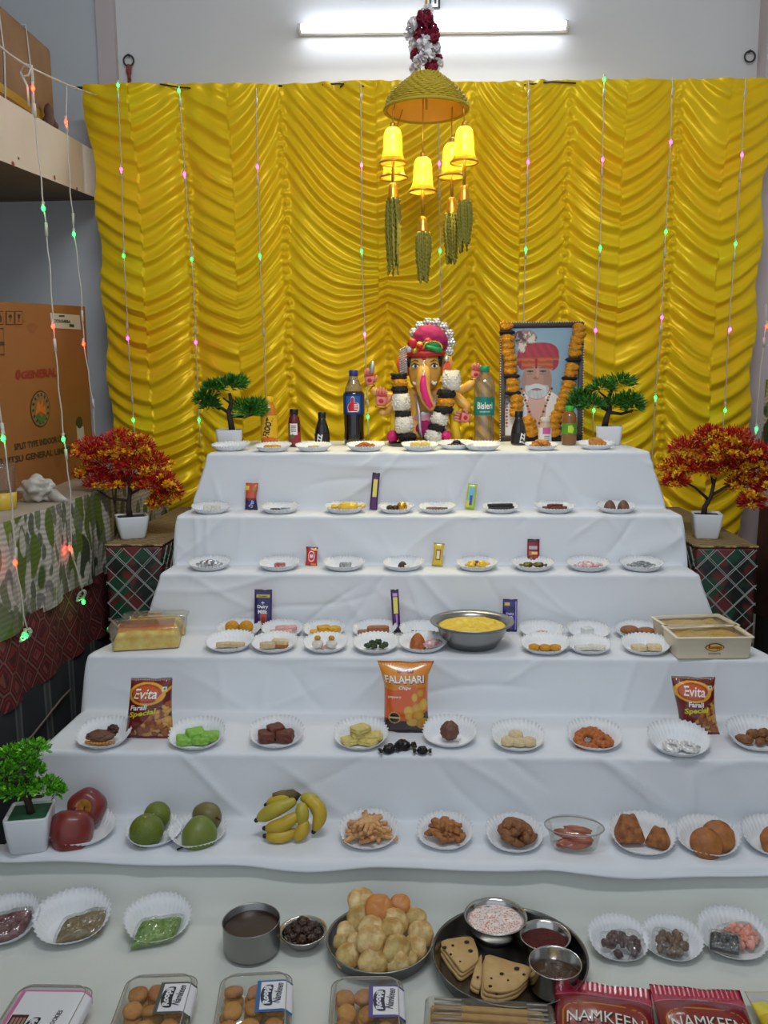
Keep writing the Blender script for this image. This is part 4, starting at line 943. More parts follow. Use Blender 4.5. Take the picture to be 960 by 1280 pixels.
    # pink patch running down the trunk, dotted line on the forehead
    mb = MB(); path = tp[1:-1]
    for sd in (0,):
        rr = [(x, y-r*.86, z) for (x, y, z), r in zip(path, tr[1:-1])]
        mb.add(*tube([tuple(c*s for c in a) for a in rr], [.5*s, 3.2*s, 4.2*s, 4.6*s, 4.4*s, 3.8*s, 2.6*s], 10))
    mb.build('trunk_paint', M_HOT, t)
    mb = MB()
    for k in range(10):
        x, y, z = -1+.6*math.sin(k*2), -20-k*.9, 104-k*2.1
        v, f = blob(1.1*s, .8*s, 1.1*s, 1); mb.add(v, f, M=T(x*s, (y-8.2*min(1, k/4.))*s*1.0+.8*s, z*s))
    o = mb.build('forehead_dots', M_WHT, t); o['kind'] = 'stuff'
    B('forehead_mark', M_RED, -.8, 106, -19.4, 2.6, 4.5, 1.4, 2)
    for sd in (-1, 1):
        ex = sd*11.5
        B('eye_white', M_WHT, ex, 95.5, -18.2, 4.0, 2.5, 2.2, 2); B('iris', M_HAIR, ex+.4, 95.6, -20.0, 1.7, 2.0, 1.0, 2)
        mb = MB(); mb.add(*tube([((ex-4.6)*s, -18.6*s, 96*s), ((ex-1)*s, -20.2*s, 98.8*s), ((ex+4.2)*s, -18.8*s, 97*s)], [.5*s, .8*s, .5*s], 6)); mb.add(*tube([((ex-5)*s, -18.4*s, 100*s), (ex*s, -19.6*s, 103*s), ((ex+5)*s, -18*s, 101*s)], [.4*s, .7*s, .4*s], 6)); mb.build('eyebrow', M_HAIR, t)
        mb = MB(); mb.add(*tube([(sd*9*s, -19*s, 76*s), (sd*12*s, -23*s, 74*s), (sd*14.5*s, -26*s, 77*s)], [2.4*s, 1.8*s, .5*s], 10)); mb.build('tusk', M_WHT, t)
        # ear: a broad shallow fan
        ring = [(0, 12), (8, 14), (14, 10), (15.5, 2), (13, -8), (8, -14), (3, -12), (0, -6)]
        mb = MB(); fr = [(sd*(17+x*1.15)*s, (-2-.35*x+2.0)*s, (96+z)*s) for x, z in ring]; bk = [(sd*(17+x*1.15)*s, (4-.2*x)*s, (96+z)*s) for x, z in ring]
        mb.add(*loft([bk, fr], True, True)); mb.build('ear', M_SKIN if sd > 0 else M_ORNG, t)
        B('ear_lining', M_ORNG, sd*27, 92 if sd > 0 else 96, -5.6, 5.5, 10, 1.2, 2, M2=Euler((0, sd*.3, sd*.4)).to_matrix().to_4x4())
        B('ear_stud', M_SILV, sd*26.5, 104 if sd > 0 else 84, -7.4, 3.2, 3.6, 1.6, 2)
    # hair edge, turban, band and trimmings
    for sd in (-1, 1): B('side_hair', M_HAIR, sd*18.5, 101, -7, 3.2, 7.5, 6, 2)
    B('turban', M_MAG, 7, 127, -3, 21.5, 18, 16, 4, .05, 3, 4, M2=Euler((0, .35, 0)).to_matrix().to_4x4())
    mb = MB()
    for k, (r, w) in enumerate(((20.2, 4.2), (19.2, 3.8))):
        z0 = 111.5+k*5.5
        mb.add(*tube([((1+r*math.cos(a))*s, (-1+r*.92*math.sin(a))*s, (z0+1.5*math.sin(a*1+.5)-1.2*math.cos(a)*0)*s) for a in np.linspace(0, 2*PI, 33)], w*s, 10, False))
    mb.build('turban_band', M_RED, t)
    for k, (x, z, r) in enumerate(((9, 121, 11.5), (12, 116, 10), (7, 117.5, 8))):
        mb = MB(); mb.add(*blob(r*s, 5*s, r*.42*s, 3, .05, 2, k), M=T(x*s, (-19.5-k)*s, z*s, ry=.25)); mb.build('green_wrap', M_GREEN, t)
    mb = MB()
    for k in range(16):
        a = PI*k/15; mb.add(*blob(1.2*s, 1.2*s, 1.2*s, 1), M=T((10+11*math.cos(a))*s, -24*s, (117+7.5*math.sin(a))*s))
    o = mb.build('gold_beads', M_GOLD, t); o['kind'] = 'stuff'
    for (x, z, r, m) in ((-15, 123, 5.5, M_RED), (4, 124, 4.8, M_RED), (-6, 119, 6, M_GOLD), (-6, 119, 3.4, M_RED), (-19, 116, 4.2, M_SILV), (-12, 113.5, 3.5, M_GOLD), (-1, 111.5, 2.6, M_HAIR)):
        B('jewel', m, x, z, -19-(.8 if r < 4 else 0)-(1.5 if m is M_RED else 0), r, r, 2.6, 2, .25 if m is M_RED else .1, 4, int(x))
    # silver rosettes fanned round the turban
    for k in range(8):
        a = R(150-k*25); x, z = 8+24.5*math.cos(a), 124+25*math.sin(a)
        mb = MB()
        for j in range(6):
            b2 = 2*PI*j/6; mb.add(*blob(2.9*s, 1.8*s, 2.9*s, 1), M=T((x+3.4*math.cos(b2))*s, 1*s, (z+3.4*math.sin(b2))*s))
        mb.add(*blob(2.6*s, 2.2*s, 2.6*s, 1), M=T(x*s, -.8*s, z*s)); mb.build('silver_rosette', M_SILV, t)
    # bead curtain at the left temple
    mb = MB()
    for c in range(5):
        for k in range(12): mb.add(*blob(1.15*s, 1.15*s, 1.3*s, 1), M=T((-22.5-c*1.9+.02*k*k*.2)*s, (-12+c*1.6)*s, (119-c*.8-k*2.7)*s))
    o = mb.build('bead_curtain', M_SILV, t); o['kind'] = 'stuff'
    # arms: upper raised palm, lower blessing palm, right hand
    def arm(path, rad): 
        mb = MB(); mb.add(*tube([tuple(c*s for c in a) for a in path], [r*s for r in rad], 12)); mb.build('arm', M_SKIN, t)
    def hand(cx, cz, cy, tilt, name='hand', m=M_PINKS, sc_=1.):
        """open palm with four fingers and a thumb"""
        mb = MB(); M = T(cx*s, cy*s, cz*s, 0, tilt, 0, sc_)
        mb.add(*blob(7.5*s, 3.6*s, 8*s, 3, .05, 2, 2, 2.6), M=M)
        for i, (x, l) in enumerate(((-5.4, 7.5), (-1.9, 9.5), (1.8, 9), (5.2, 6.5))):
            mb.add(*tube([(x*s, -.4*s, 5*s), (x*1.08*s, -1*s, (7+l*.5)*s), (x*1.1*s, -2.6*s, (7+l)*s)], [2.1*s, 1.9*s, 1.2*s], 8), M=M)
        mb.add(*tube([(6*s, -1*s, -3*s), (10*s, -2.5*s, 1*s), (11*s, -4*s, 5*s)], [2.4*s, 2.1*s, 1.2*s], 8), M=M)
        mb.build(name, m, t)
        mb = MB(); mb.add(*blob(3.4*s, .9*s, 3*s, 2), M=M @ T(0, -3.4*s, -1*s)); mb.build('palm_paint', M_RED, t)
        mb = MB(); mb.add(*blob(5.6*s, .9*s, 1.4*s, 2), M=M @ T(0, -3.3*s, 6*s)); mb.build('finger_paint', M_RED, t)
        mb = MB(); mb.add(*tube([(6.6*s*math.cos(a), 4*s*math.sin(a), -8.5*s) for a in np.linspace(0, 2*PI, 21)], 1.4*s, 8, False), M=M); mb.build('bangle', M_GOLD, t)
    arm([(-26, 6, 60), (-42, 5, 58), (-58, 2, 62), (-66, -1, 70)], [8, 7, 5.6, 5]); hand(-68, 80, -2, -.05, sc_=.85)
    mb = MB(); mb.add(*blob(3*s, 2.4*s, 8*s, 2, .1, 3, 1), M=T(-64.5*s, -6*s, 95*s, 0, .1)); mb.build('silver_goad', M_SILV, t)
    arm([(-26, -2, 58), (-40, -8, 46), (-52, -14, 40), (-54, -17, 44)], [8, 7, 6, 5.2]); hand(-53, 55, -19, .08, sc_=.95)
    arm([(26, 4, 60), (40, 0, 56), (52, -4, 46), (50, -8, 38)], [8, 7.5, 6.5, 5.5]); hand(49, 33, -12, -1.35, sc_=.85)
    arm([(24, 6, 62), (40, 6, 64), (54, 4, 70), (62, 2, 78)], [8, 7, 5.6, 5]); hand(63, 86, 1, .1, sc_=.8)
    B('flower', M_HOT, -40, 10, -14, 6.5, 7.5, 5, 3, .3, 5, 2); B('flower', M_HOT, 26, 12, -22, 6.5, 5.5, 5, 3, .3, 5, 3)
    # thick flower garland of its own
    g = thing('white_flower_garland', 'thick white and black flower garland hanging round the idol', 'garland', tuple(p))
    M_TUB = mat('tuberose_white', (232, 226, 214), .7, bump=(260, .8)); M_BLK = mat('dark_leaf_band', (30, 26, 26), .8, bump=(200, .8)); M_MAR = mat('marigold', (226, 150, 20), .7)
    def seg(x, z, r, h, m, n, y):
        mb = MB()
        rows = max(2, int(h/2.6)); rg = random.Random(int(x*7+z*3))
        for i in range(rows):
            f = (i+.5)/rows; rb = r*(.80+.24*math.sin(PI*f))
            for k in range(11):
                a = 2*PI*(k+.5*(i % 2))/11+rg.uniform(-.15, .15)
                mb.add(*blob(2.5*s*rg.uniform(.8, 1.2), 2.2*s, 2.0*s*rg.uniform(.8, 1.3), 1, .45, 3, k+i*5), M=T((x+(rb-1.8)*math.cos(a))*s, (y+(rb-1.8)*.8*math.sin(a))*s, (z-h/2+h*f+rg.uniform(-.5, .5))*s, rg.uniform(-.5, .5), rg.uniform(-.5, .5)))
        mb.add(*lathe([((r-1.6)*s, (z-h/2)*s), ((r-1.6)*s, (z+h/2)*s)], 12), M=T(x*s, y*s, 0)); mb.build(n, m, g)
    for (zx, zy, r, h, kind) in ((285, 445, 10, 7, 'k'), (288, 482, 10, 9, 'y'), (290, 522, 10, 9, 'k'), (298, 592, 11, 20, 'w'), (308, 660, 10, 6, 'k'), (314, 725, 11, 19, 'w'), (332, 795, 11, 8, 'k'),
                                 (590, 470, 11, 23, 'w'), (560, 545, 11, 10, 'k'), (556, 595, 11, 9, 'y'), (545, 640, 11, 9, 'k'), (522, 690, 10, 15, 'w'), (503, 742, 10, 9, 'k'), (485, 792, 10, 14, 'w')):
        x, z = q(zx, zy); seg(x, z, r, h, {'k': M_BLK, 'y': M_MAR, 'w': M_TUB}[kind], {'k': 'dark_band', 'y': 'marigold_band', 'w': 'white_band'}[kind], -24+.05*z)
    # brown prayer plate under the knees
    pp_ = Vector((on_y(508, 557, 2.92).x, 2.92, Z[1]+.001))
    mb = MB(); mb.add(*lathe([(.030, .001), (.052, .003), (.060, .012), (.062, .012), (.053, .0), (.030, 0)], 32, True, False)); o = mb.build('steel_plate', mat('dull_steel', (120, 118, 110), .35, .9)); o.location = pp_
    tag(o, 'small dull steel plate at the foot of the idol', 'plate')
idol()

# ================================================================== hanging lamp with five bell shades
def chandelier():
    Y = 2.95; c = on_y(533, 137, Y); s = mpp(c)
    t = thing('chandelier', 'golden hanging chandelier with five glowing yellow bell shades and tassels', 'chandelier', (c.x, Y, c.z))
    M_DOME = mat('woven_gold_braid', (186, 160, 34), .65, .05, bump=(160, .9)); M_BRASS = mat('brass', (214, 160, 60), .28, .85); M_TAS = mat('tassel_thread', (150, 140, 44), .75, var=(300, (110, 104, 30), .2))
    M_INNER = mat('golden_lining', (242, 194, 76), .5, .1, bump=(120, .5))
    R0 = 51*s
    prof = [(1.0, 0), (.985, .06), (.95, .2), (.86, .36), (.70, .54), (.52, .70), (.40, .80), (.33, .88)]
    H = 46*s
    mb = MB(); mb.add(*lathe([(R0*r, H*z) for r, z in prof], 72, False, False)); mb.build('dome', M_DOME, t)
    mb = MB(); mb.add(*lathe([(R0*r*.96, H*z-.002) for r, z in prof], 48, False, True)); mb.build('dome_lining', M_INNER, t)
    mb = MB()
    for k in range(15):                                     # braided rows wound round the dome
        f = k/14.; z = H*.86*f; r = np.interp(z/H, [p_[1] for p_ in prof], [p_[0] for p_ in prof])*R0
        n = 96; pts = [((r+.0015+.0014*math.sin(i*2*PI/4+k*2))*math.cos(2*PI*i/n), (r+.0015+.0014*math.sin(i*2*PI/4+k*2))*math.sin(2*PI*i/n), z+.001*math.sin(i*PI/2)) for i in range(n+1)]
        mb.add(*tube(pts, [.0036+.0016*math.sin(i*1.9+k*2.3) for i in range(len(pts))], 5, False))
    o = mb.build('braid', M_DOME, t); o['kind'] = 'stuff'
    mb = MB(); mb.add(*tube([((R0+.002)*math.cos(a), (R0+.002)*math.sin(a), -.002) for a in np.linspace(0, 2*PI, 61)], .006, 8, False)); mb.build('dome_rim', M_DOME, t)
    # flower ball column above the dome
    M_FW = mat('silk_white', (226, 220, 220), .8); M_FR = mat('silk_crimson', (128, 18, 48), .8)
    fl = [(-13, 100, 'w', 10), (-18, 92, 'w', 9), (0, 104, 'r', 11), (8, 96, 'r', 11), (-4, 90, 'r', 11), (10, 84, 'r', 9), (-12, 80, 'w', 10), (0, 76, 'w', 10), (12, 74, 'w', 9), (-10, 66, 'r', 9), (4, 64, 'w', 11), (14, 62, 'r', 9), (-6, 56, 'w', 9), (8, 52, 'r', 9), (-12, 52, 'w', 8), (4, 112, 'w', 8), (16, 56, 'w', 8)]
    for i, (x, z, k, r) in enumerate(fl):
        mb = MB(); rg = random.Random(i)
        for j in range(46):
            a = rg.uniform(0, 2*PI); q = rg.uniform(-1, 1); sq = math.sqrt(1-q*q); d = Vector((sq*math.cos(a), sq*math.sin(a), q)); sd = d.cross(Vector((rg.uniform(-1, 1), rg.uniform(-1, 1), .3))).normalized(); n2 = d.cross(sd)
            pts = [d*r*.35*s, d*r*.8*s+sd*r*.36*s, d*r*1.02*s+n2*r*.12*s, d*r*.8*s-sd*r*.36*s]; mb.add([tuple(v) for v in pts], [(0, 1, 2, 3)])
        mb.add(*blob(r*.5*s, r*.5*s, r*.5*s, 1)); o = mb.build('silk_flower', M_FW if k == 'w' else M_FR, t, False); o.location = ((x-2)*s, (-6+10*math.sin(i*2.4))*s, (z-3)*s)
    mb = MB(); mb.add(*tube([(0, 0, 0), (0, 0, 40*s), (0, 0, 120*s), (0, 0, RZ-c.z)], .004, 8)); mb.build('hanging_cord', mat('gold_cord', (190, 150, 60), .6), t)
    # shades: bell, lamp, stem, tassel
    M_SH = bpy.data.materials.new('glowing_shade'); M_SH.use_nodes = True; nt = M_SH.node_tree; nt.nodes.remove(nt.nodes['Principled BSDF'])
    d_ = nt.nodes.new('ShaderNodeBsdfDiffuse'); d_.inputs[0].default_value = srgb((250, 206, 60))+(1,)
    tr = nt.nodes.new('ShaderNodeBsdfTranslucent'); tr.inputs[0].default_value = (1.0, .80, .05, 1)
    mx = nt.nodes.new('ShaderNodeMixShader'); mx.inputs[0].default_value = .75
    nt.links.new(d_.outputs[0], mx.inputs[1]); nt.links.new(tr.outputs[0], mx.inputs[2])
    gl = nt.nodes.new('ShaderNodeBsdfGlossy'); gl.inputs['Roughness'].default_value = .2; m2 = nt.nodes.new('ShaderNodeMixShader'); m2.inputs[0].default_value = .05
    nt.links.new(mx.outputs[0], m2.inputs[1]); nt.links.new(gl.outputs[0], m2.inputs[2]); nt.links.new(m2.outputs[0], nt.nodes['Material Output'].inputs[0])
    shades = [(491, 160, 204, -.06, 345, 240), (492, 190, 222, .10, None, None), (528.5, 197, 240, -.12, 356, 282), (565, 179, 221, .06, 332, 258), (580.5, 159, 203, -.05, 318, 243)]
    for i, (px, yt, yb, dy, ytas, ycap) in enumerate(shades):
        p = on_y(px, (yt+yb)/2, Y+dy); k = mpp(p); x, y, z = p.x-c.x, dy, p.z-c.z; h = (yb-yt)*k*.98; r = 17.2*k
        zt = z+h/2; zb = z-h/2
        mb = MB(); pr = [(.97, 0), (1.02, .02), (1.0, .05), (.86, .12), (.76, .22), (.70, .36), (.68, .55), (.65, .75), (.56, .9), (.40, .975), (.12, 1.0)]
        mb.add(*lathe([(r*a, zb+h*b) for a, b in pr], 36, False, False), M=T(x, y, 0)); mb.build('bell_shade', M_SH, t)
        mb = MB(); mb.add(*tube([(x+r*1.0*math.cos(a), y+r*1.0*math.sin(a), zb+.001) for a in np.linspace(0, 2*PI, 33)], 1.3*k, 6, False)); mb.build('shade_rim', M_BRASS, t)
        mb = MB(); mb.add(*blob(.011, .011, .016, 2), M=T(x, y, zb+h*.62)); mb.build('lamp_bulb', mat('warm_bulb', (255, 240, 200), .4, emit=((255, 226, 160), 12)), t)
        a0 = math.atan2(y, x)
        mb = MB(); mb.add(*tube([(x*1.0, y*1.0, zt), (x*.98, y*.98, zt+.05), (R0*.8*math.cos(a0)*min(1, math.hypot(x, y)/R0+.2), R0*.8*math.sin(a0)*min(1, math.hypot(x, y)/R0+.2), H*.2)], .0022, 6)); mb.add(*lathe([(.010, zt-.002), (.009, zt+.012), (.004, zt+.016)], 12), M=T(x, y, 0)); mb.build('lamp_cord', M_BRASS, t)
        ld = bpy.data.lights.new('bulb_light', 'POINT'); ld.energy = 44.0; ld.color = (1.0, .82, .30); ld.shadow_soft_size = .012
        lo = bpy.data.objects.new('bulb_light', ld); COL.objects.link(lo); lo.parent = t; lo.location = (x, y, zb+h*.62+.0)
        if ytas:
            zc = on_y(px, ycap, Y+dy).z-c.z; ze = on_y(px, ytas, Y+dy).z-c.z
            mb = MB(); mb.add(*tube([(x, y, zb+h*.4), (x, y, zc+.012)], 2.1*k, 10)); mb.build('stem', M_BRASS, t)
            mb = MB(); mb.add(*lathe([(7.5*k, zc-9*k), (8*k, zc-8*k), (7.2*k, zc-6*k), (6*k, zc+2*k), (5*k, zc+9*k), (2.5*k, zc+11*k)], 20), M=T(x, y, 0)); mb.build('tassel_cap', M_BRASS, t)
            mb = MB(); rg = random.Random(i)
            for j in range(22):
                a = 2*PI*j/22+rg.uniform(-.1, .1); rr = (4+3.4*rg.random())*k; ln = (zc-8*k-ze)*rg.uniform(.72, 1.0)
                n = 26; pts = []; rad = []
                for w in range(n+1):
                    f = w/n; b_ = 1+.35*math.sin(PI*min(1, f*1.2))
                    pts.append((x+rr*b_*math.cos(a+.3*f)+.4*k*math.sin(w*2+j), y+rr*b_*math.sin(a+.3*f), zc-8*k-ln*f)); rad.append((1.15+1.5*(w % 2))*k*(1-.3*f))
                mb.add(*tube(pts, rad, 5))
            o = mb.build('tassel', M_TAS, t); o['kind'] = 'stuff'
chandelier()

# ================================================================== strings of coloured lights
M_STR = mat('clear_wire', (196, 190, 176), .4)
LED = {'m': mat('led_magenta', (255, 120, 230), .3, emit=((240, 60, 255), 7)), 'g': mat('led_green', (120, 255, 140), .3, emit=((30, 255, 70), 7)), 'r': mat('led_red', (255, 120, 100), .3, emit=((255, 50, 30), 7)), 'p': mat('led_pink', (255, 130, 190), .3, emit=((255, 70, 170), 7)), 'v': mat('led_violet', (190, 110, 255), .3, emit=((160, 50, 255), 7))}
LEDC = {'m': (1, .12, .9), 'g': (.08, 1, .18), 'r': (1, .12, .06), 'p': (1, .2, .55), 'v': (.45, .1, 1)}
def string(pts, leds, Y, lab, knot=False, hang=False):
    p0 = on_y(*pts[0], Y); t = thing('light_string', lab, 'string lights', tuple(p0), 0, None)
    P = [on_y(x, y, Y)-p0 for x, y in pts]
    if len(P) > 2:
        q = []
        for i in range(len(P)-1):
            n = max(2, int((P[i+1]-P[i]).length/.03))
            for k in range(n):
                f = k/n; v = P[i].lerp(P[i+1], f); q.append((v.x+.0012*math.sin(len(q)*1.7), v.y+.001*math.cos(len(q)*2.1), v.z))
        q.append(tuple(P[-1]))
    else: q = [tuple(v) for v in P]
    if hang: q = [tuple(on_y(pts[0][0], pts[0][1]-1, 3.512)-p0)]+[(q[0][0], q[0][1], q[0][2]+.004)]+q
    mb = MB(); mb.add(*tube(q, .0021, 5))
    for i in range(3, len(q)-3, 9):
        mb.add(*tube([q[i], q[i+1]], .0042, 6))
    mb.build('wire', M_STR, t)
    for x, y, c in leds:
        v = on_y(x, y, Y)-p0
        mb = MB(); mb.add(*blob(.0052, .0052, .0075, 2)); o = mb.build('bulb', LED[c], t); o.location = (v.x, v.y-.004, v.z)
        mb = MB(); mb.add(*tube([(0, 0, .006), (0, 0, .018)], .0042, 6)); o2 = mb.build('bulb_holder', M_STR, o)
        ld = bpy.data.lights.new('bulb_light', 'POINT'); ld.energy = .022; ld.color = LEDC[c]; ld.shadow_soft_size = .006
        lo = bpy.data.objects.new('bulb_light', ld); COL.objects.link(lo); lo.parent = t; lo.location = (v.x, v.y-.012, v.z-.004)
    if knot:
        e = Vector(q[-1]); mb = MB()
        for k in range(4): mb.add(*tube([(e.x+(.011+.003*k)*math.cos(a+k)*.7, e.y-.003*k+.01*math.sin(a*2+k), e.z-.012+(.010+.002*k)*math.sin(a+k*1.3)) for a in np.linspace(0, 2*PI, 19)], .0019, 5, False))
        mb.build('wire_coil', M_STR, t)
ord_ = ['first', 'second', 'third', 'fourth', 'fifth', 'sixth', 'seventh', 'eighth', 'ninth']
SY = 3.405
S_ = [([(147, 107), (152, 212), (155, 320), (160, 423), (167, 525), (170, 585)], [(148, 107, 'g'), (152, 212, 'm'), (155, 320, 'g'), (160, 423, 'm'), (167, 525, 'g')]),
      ([(224, 112), (231, 218), (240, 324), (245, 428), (249, 525), (250, 560)], [(224, 114, 'g'), (231, 218, 'm'), (240, 324, 'g'), (245, 428, 'm'), (249, 525, 'g')]),
      ([(320, 112), (322, 209), (325, 320), (331, 440), (332, 495)], [(322, 209, 'm'), (325, 320, 'g')]),
      ([(451, 106), (452, 207), (452, 314), (456, 418), (460, 520), (461, 552)], [(452, 207, 'p'), (452, 314, 'g'), (456, 418, 'p'), (460, 521, 'g')]),
      ([(548, 130), (549, 205), (550, 314), (552, 405)], [(549, 205, 'm'), (550, 314, 'g')]),
      ([(661, 101), (660, 203), (657, 312), (654, 412)], [(660, 203, 'm'), (657, 312, 'g'), (654, 408, 'p')]),
      ([(755, 100), (753, 200), (750, 310), (744, 413), (742, 512), (741, 550)], [(755, 100, 'g'), (753, 200, 'm'), (750, 310, 'g'), (744, 413, 'm'), (742, 513, 'g')]),
      ([(841, 99), (838, 178), (832, 290), (827, 397), (819, 497), (814, 600)], [(838, 178, 'm'), (832, 290, 'g'), (827, 397, 'm'), (819, 497, 'g'), (815, 592, 'v'), (813, 604, 'v')]),
      ([(932, 100), (927, 194), (919, 305), (911, 410), (906, 512), (900, 580)], [(927, 194, 'm'), (919, 305, 'g'), (912, 412, 'p'), (906, 513, 'g')])]
for i, (pts, leds) in enumerate(S_): string(pts, leds, SY, '%s coloured light string from the left hanging down the yellow curtain' % ord_[i], False, True)
string([(958, 380), (957, 410), (950, 470), (945, 535), (940, 590)], [(958, 408, 'r'), (945, 536, 'g')], 3.0, 'short light string hanging at the far right edge beside the curtain')
string([(40, 84), (42, 111), (45, 165), (50, 210), (55, 261), (62, 330), (67, 408), (75, 500), (80, 548), (88, 615), (89, 685), (97, 715), (103, 738)], [(42, 111, 'r'), (55, 261, 'g'), (67, 408, 'r'), (80, 549, 'g'), (88, 685, 'r'), (105, 752, 'g')], 2.42, 'light string hanging across the brown carton with a coiled end below', True)
string([(83, 105), (83, 152), (88, 240), (93, 293), (101, 360), (105, 430), (117, 510), (120, 580)], [(83, 153, 'r'), (93, 293, 'g'), (105, 430, 'r')], 2.85, 'light string hanging beside the right edge of the brown carton')
string([(-6, 470), (5, 548), (15, 632), (20, 702), (30, 770), (34, 786)], [(5, 548, 'g'), (20, 703, 'r'), (33, 794, 'g')], 2.02, 'light string at far left edge ending in a coil on the maroon cloth', True)
def wire(pts, Y, r, name, lab, m=M_STR, fn=on_y):
    p0 = fn(*pts[0][:2], pts[0][2]); mb = MB(); mb.add(*tube([tuple(fn(x, y, YY)-p0) for x, y, YY in pts], r, 6)); o = mb.build(name, m); o.location = p0; tag(o, lab, 'wire')
wire([(-10, 50, 2.3), (12, 68, 2.38), (36, 84, 2.42), (60, 95, 2.6), (82, 105, 2.85), (100, 112, 3.2), (120, 119, 3.45)], 2.3, .003, 'support_wire', 'pale support wire running from the loft carton to the curtain corner')
wire([(26, 90, 2.42), (32, 80, 2.42), (40, 82, 2.42), (36, 94, 2.42), (28, 96, 2.42), (26, 90, 2.42), (34, 108, 2.42), (36, 134, 2.42)], 2.42, .003, 'wire_loop', 'tangled pale wire loop at the top of the loft light string')
wire([(6, 958, -1.03), (20, 940, -1.032), (40, 920, -1.03), (56, 900, -1.031), (66, 887, -1.03), (78, 872, -1.032), (88, 862, -1.03)], 0, .003, 'fallen_wire', 'thin pale wire trailing along the dark striped cloth above the bonsai', mat('pinkish_wire', (120, 100, 96), .5), on_x)
# ================================================================== paper plates
M_PAPER = mat('plate_paper', (232, 234, 236), .7)
def plate_mesh(name, front, back, sx=1., sy=1., seed=0):
    n, fl = 216, 36; rg = random.Random(seed); ph = rg.random()*6
    def ring(r, k, off=0.):
        out = []
        for i in range(n):
            a = 2*PI*i/n; b = .5+.5*math.sin(a)                     # 1 at the back
            b = b*b*(3-2*b); H = front*(1-b)+back*b; fan = .85+.15*b if back > front*1.3 else 1
            w = math.sin(a*fl)*.0021*k**.8; wob = 1+.02*math.sin(2*a+ph)*k+.012*math.sin(5*a+ph)*k
            rr = (.039+(r-.039)*fan if r > .039 else r)*wob+w
            z = .0012+H*k**1.25+off+.0011*math.sin(a*fl)*k
            out.append((rr*math.cos(a)*sx, rr*math.sin(a)*sy, z))
        return out
    up = [ring(.0006, 0), ring(.039, 0), ring(.043, .10), ring(.052, .5), ring(.0625, 1.0)]
    dn = [ring(.0625, 1.0, -.0009), ring(.052, .5, -.0009), ring(.043, .10, -.0009), ring(.039, 0, -.0009), ring(.0006, 0, -.0009)]
    v, f = loft(up+dn, True, True)
    me = bpy.data.meshes.new(name); me.from_pydata(v, [], f); me.materials.append(M_PAPER)
    me.polygons.foreach_set('use_smooth', [True]*len(f)); me.update(); return me
PL = {'round': plate_mesh('plate_round', .016, .027, seed=1), 'fan': plate_mesh('plate_fan', .0135, .029, 1, .98, 2), 'eye': plate_mesh('plate_eye', .014, .034, 1.04, .92, 3), 'deep': plate_mesh('plate_deep', .012, .040, 1.0, .95, 4)}
ROWN = {1: 'idol tier', 2: 'second tier', 3: 'third tier', 4: 'fourth tier back row', 5: 'fourth tier front row', 6: 'fifth tier', 7: 'fruit tier', 8: 'lowest tier'}
ROWZ = {1: Z[1], 2: Z[2], 3: Z[3], 4: Z[4], 5: Z[4], 6: Z[5], 7: Z[6], 8: Z[7]}
ROWY = {1: (2.71, 2.9), 2: (2.557, 2.560), 3: (2.413, 2.416), 4: (2.268, 2.272), 5: (2.146, 2.150), 6: (1.868, 1.99), 7: (1.706, 1.735), 8: (1.2, 1.535)}
ORD = ['first', 'second', 'third', 'fourth', 'fifth', 'sixth', 'seventh', 'eighth', 'ninth', 'tenth', 'eleventh']

# ------------------------------------------------------------------ food shapes (metres, sitting on z=0)
def sh_block(a, b, c, seed=0, amp=.07, sub=2, p=7.):
    v, f = blob(a/2, b/2, c/2, sub+1, amp, 2.5, seed, p); return [(x, y, z+c/2) for x, y, z in v], f
def sh_ball(r, sq=1., amp=.04, seed=0, sub=3):
    v, f = blob(r, r, r*sq, sub, amp, 3, seed); return [(x, y, z+r*sq*.97) for x, y, z in v], f
def sh_lump(a, b, c, amp=.35, seed=0, fr=2.5, sub=3):
    v, f = blob(a/2, b/2, c/2, sub, amp, fr, seed); m = min(z for _, _, z in v); return [(x, y, z-m) for x, y, z in v], f
def sh_disc(r, h, amp=.03, seed=0, dome=.3):
    pr = [(r*.7, 0), (r*.95, h*.1), (r, h*.45), (r*.93, h*.8), (r*.6, h*(1-.1*dome)), (.0004, h)]
    v, f = lathe(pr, 28); return [(x*(1+amp*mnoise.noise(Vector((x*60+seed, y*60, 0)))*6), y*(1+amp*mnoise.noise(Vector((x*60, y*60+seed, 3)))*6), z) for x, y, z in v], f
def sh_cone(r, h, seed=0):
    v, f = lathe([(r, 0), (r*1.02, h*.08), (r*.96, h*.35), (r*.78, h*.62), (r*.5, h*.85), (r*.2, h*.98), (.0004, h)], 24); return [(x*(1+.06*mnoise.noise(Vector((x*80, y*80, z*80+seed)))), y, z) for x, y, z in v], f
def sh_ring(r, t, seed=0, ridges=0, turns=1):
    n = int(40*turns); pts = []; rad = []
    for i in range(n+1):
        a = 2*PI*i/40; rr = r*(1-.30*(a/(2*PI))/max(1, turns)*(turns > 1)*1.6); pts.append((rr*math.cos(a), rr*math.sin(a), t+.0005*math.sin(a*3+seed))); rad.append(t*(1+.16*math.sin(i*1.7)*(ridges > 0)))
    return tube(pts, rad, 8, turns > 1)
def sh_stick(l, r, bend=.2, seed=0):
    rg = random.Random(seed); pts = []; rad = []
    for i in range(7):
        f = i/6; pts.append(((f-.5)*l, bend*l*(f-.5)**2*rg.uniform(.6, 1.2), r+.15*r*math.sin(f*9+seed))); rad.append(r*(.75+.35*math.sin(PI*f)+.12*math.sin(seed+i*2)))
    return tube(pts, rad, 7)
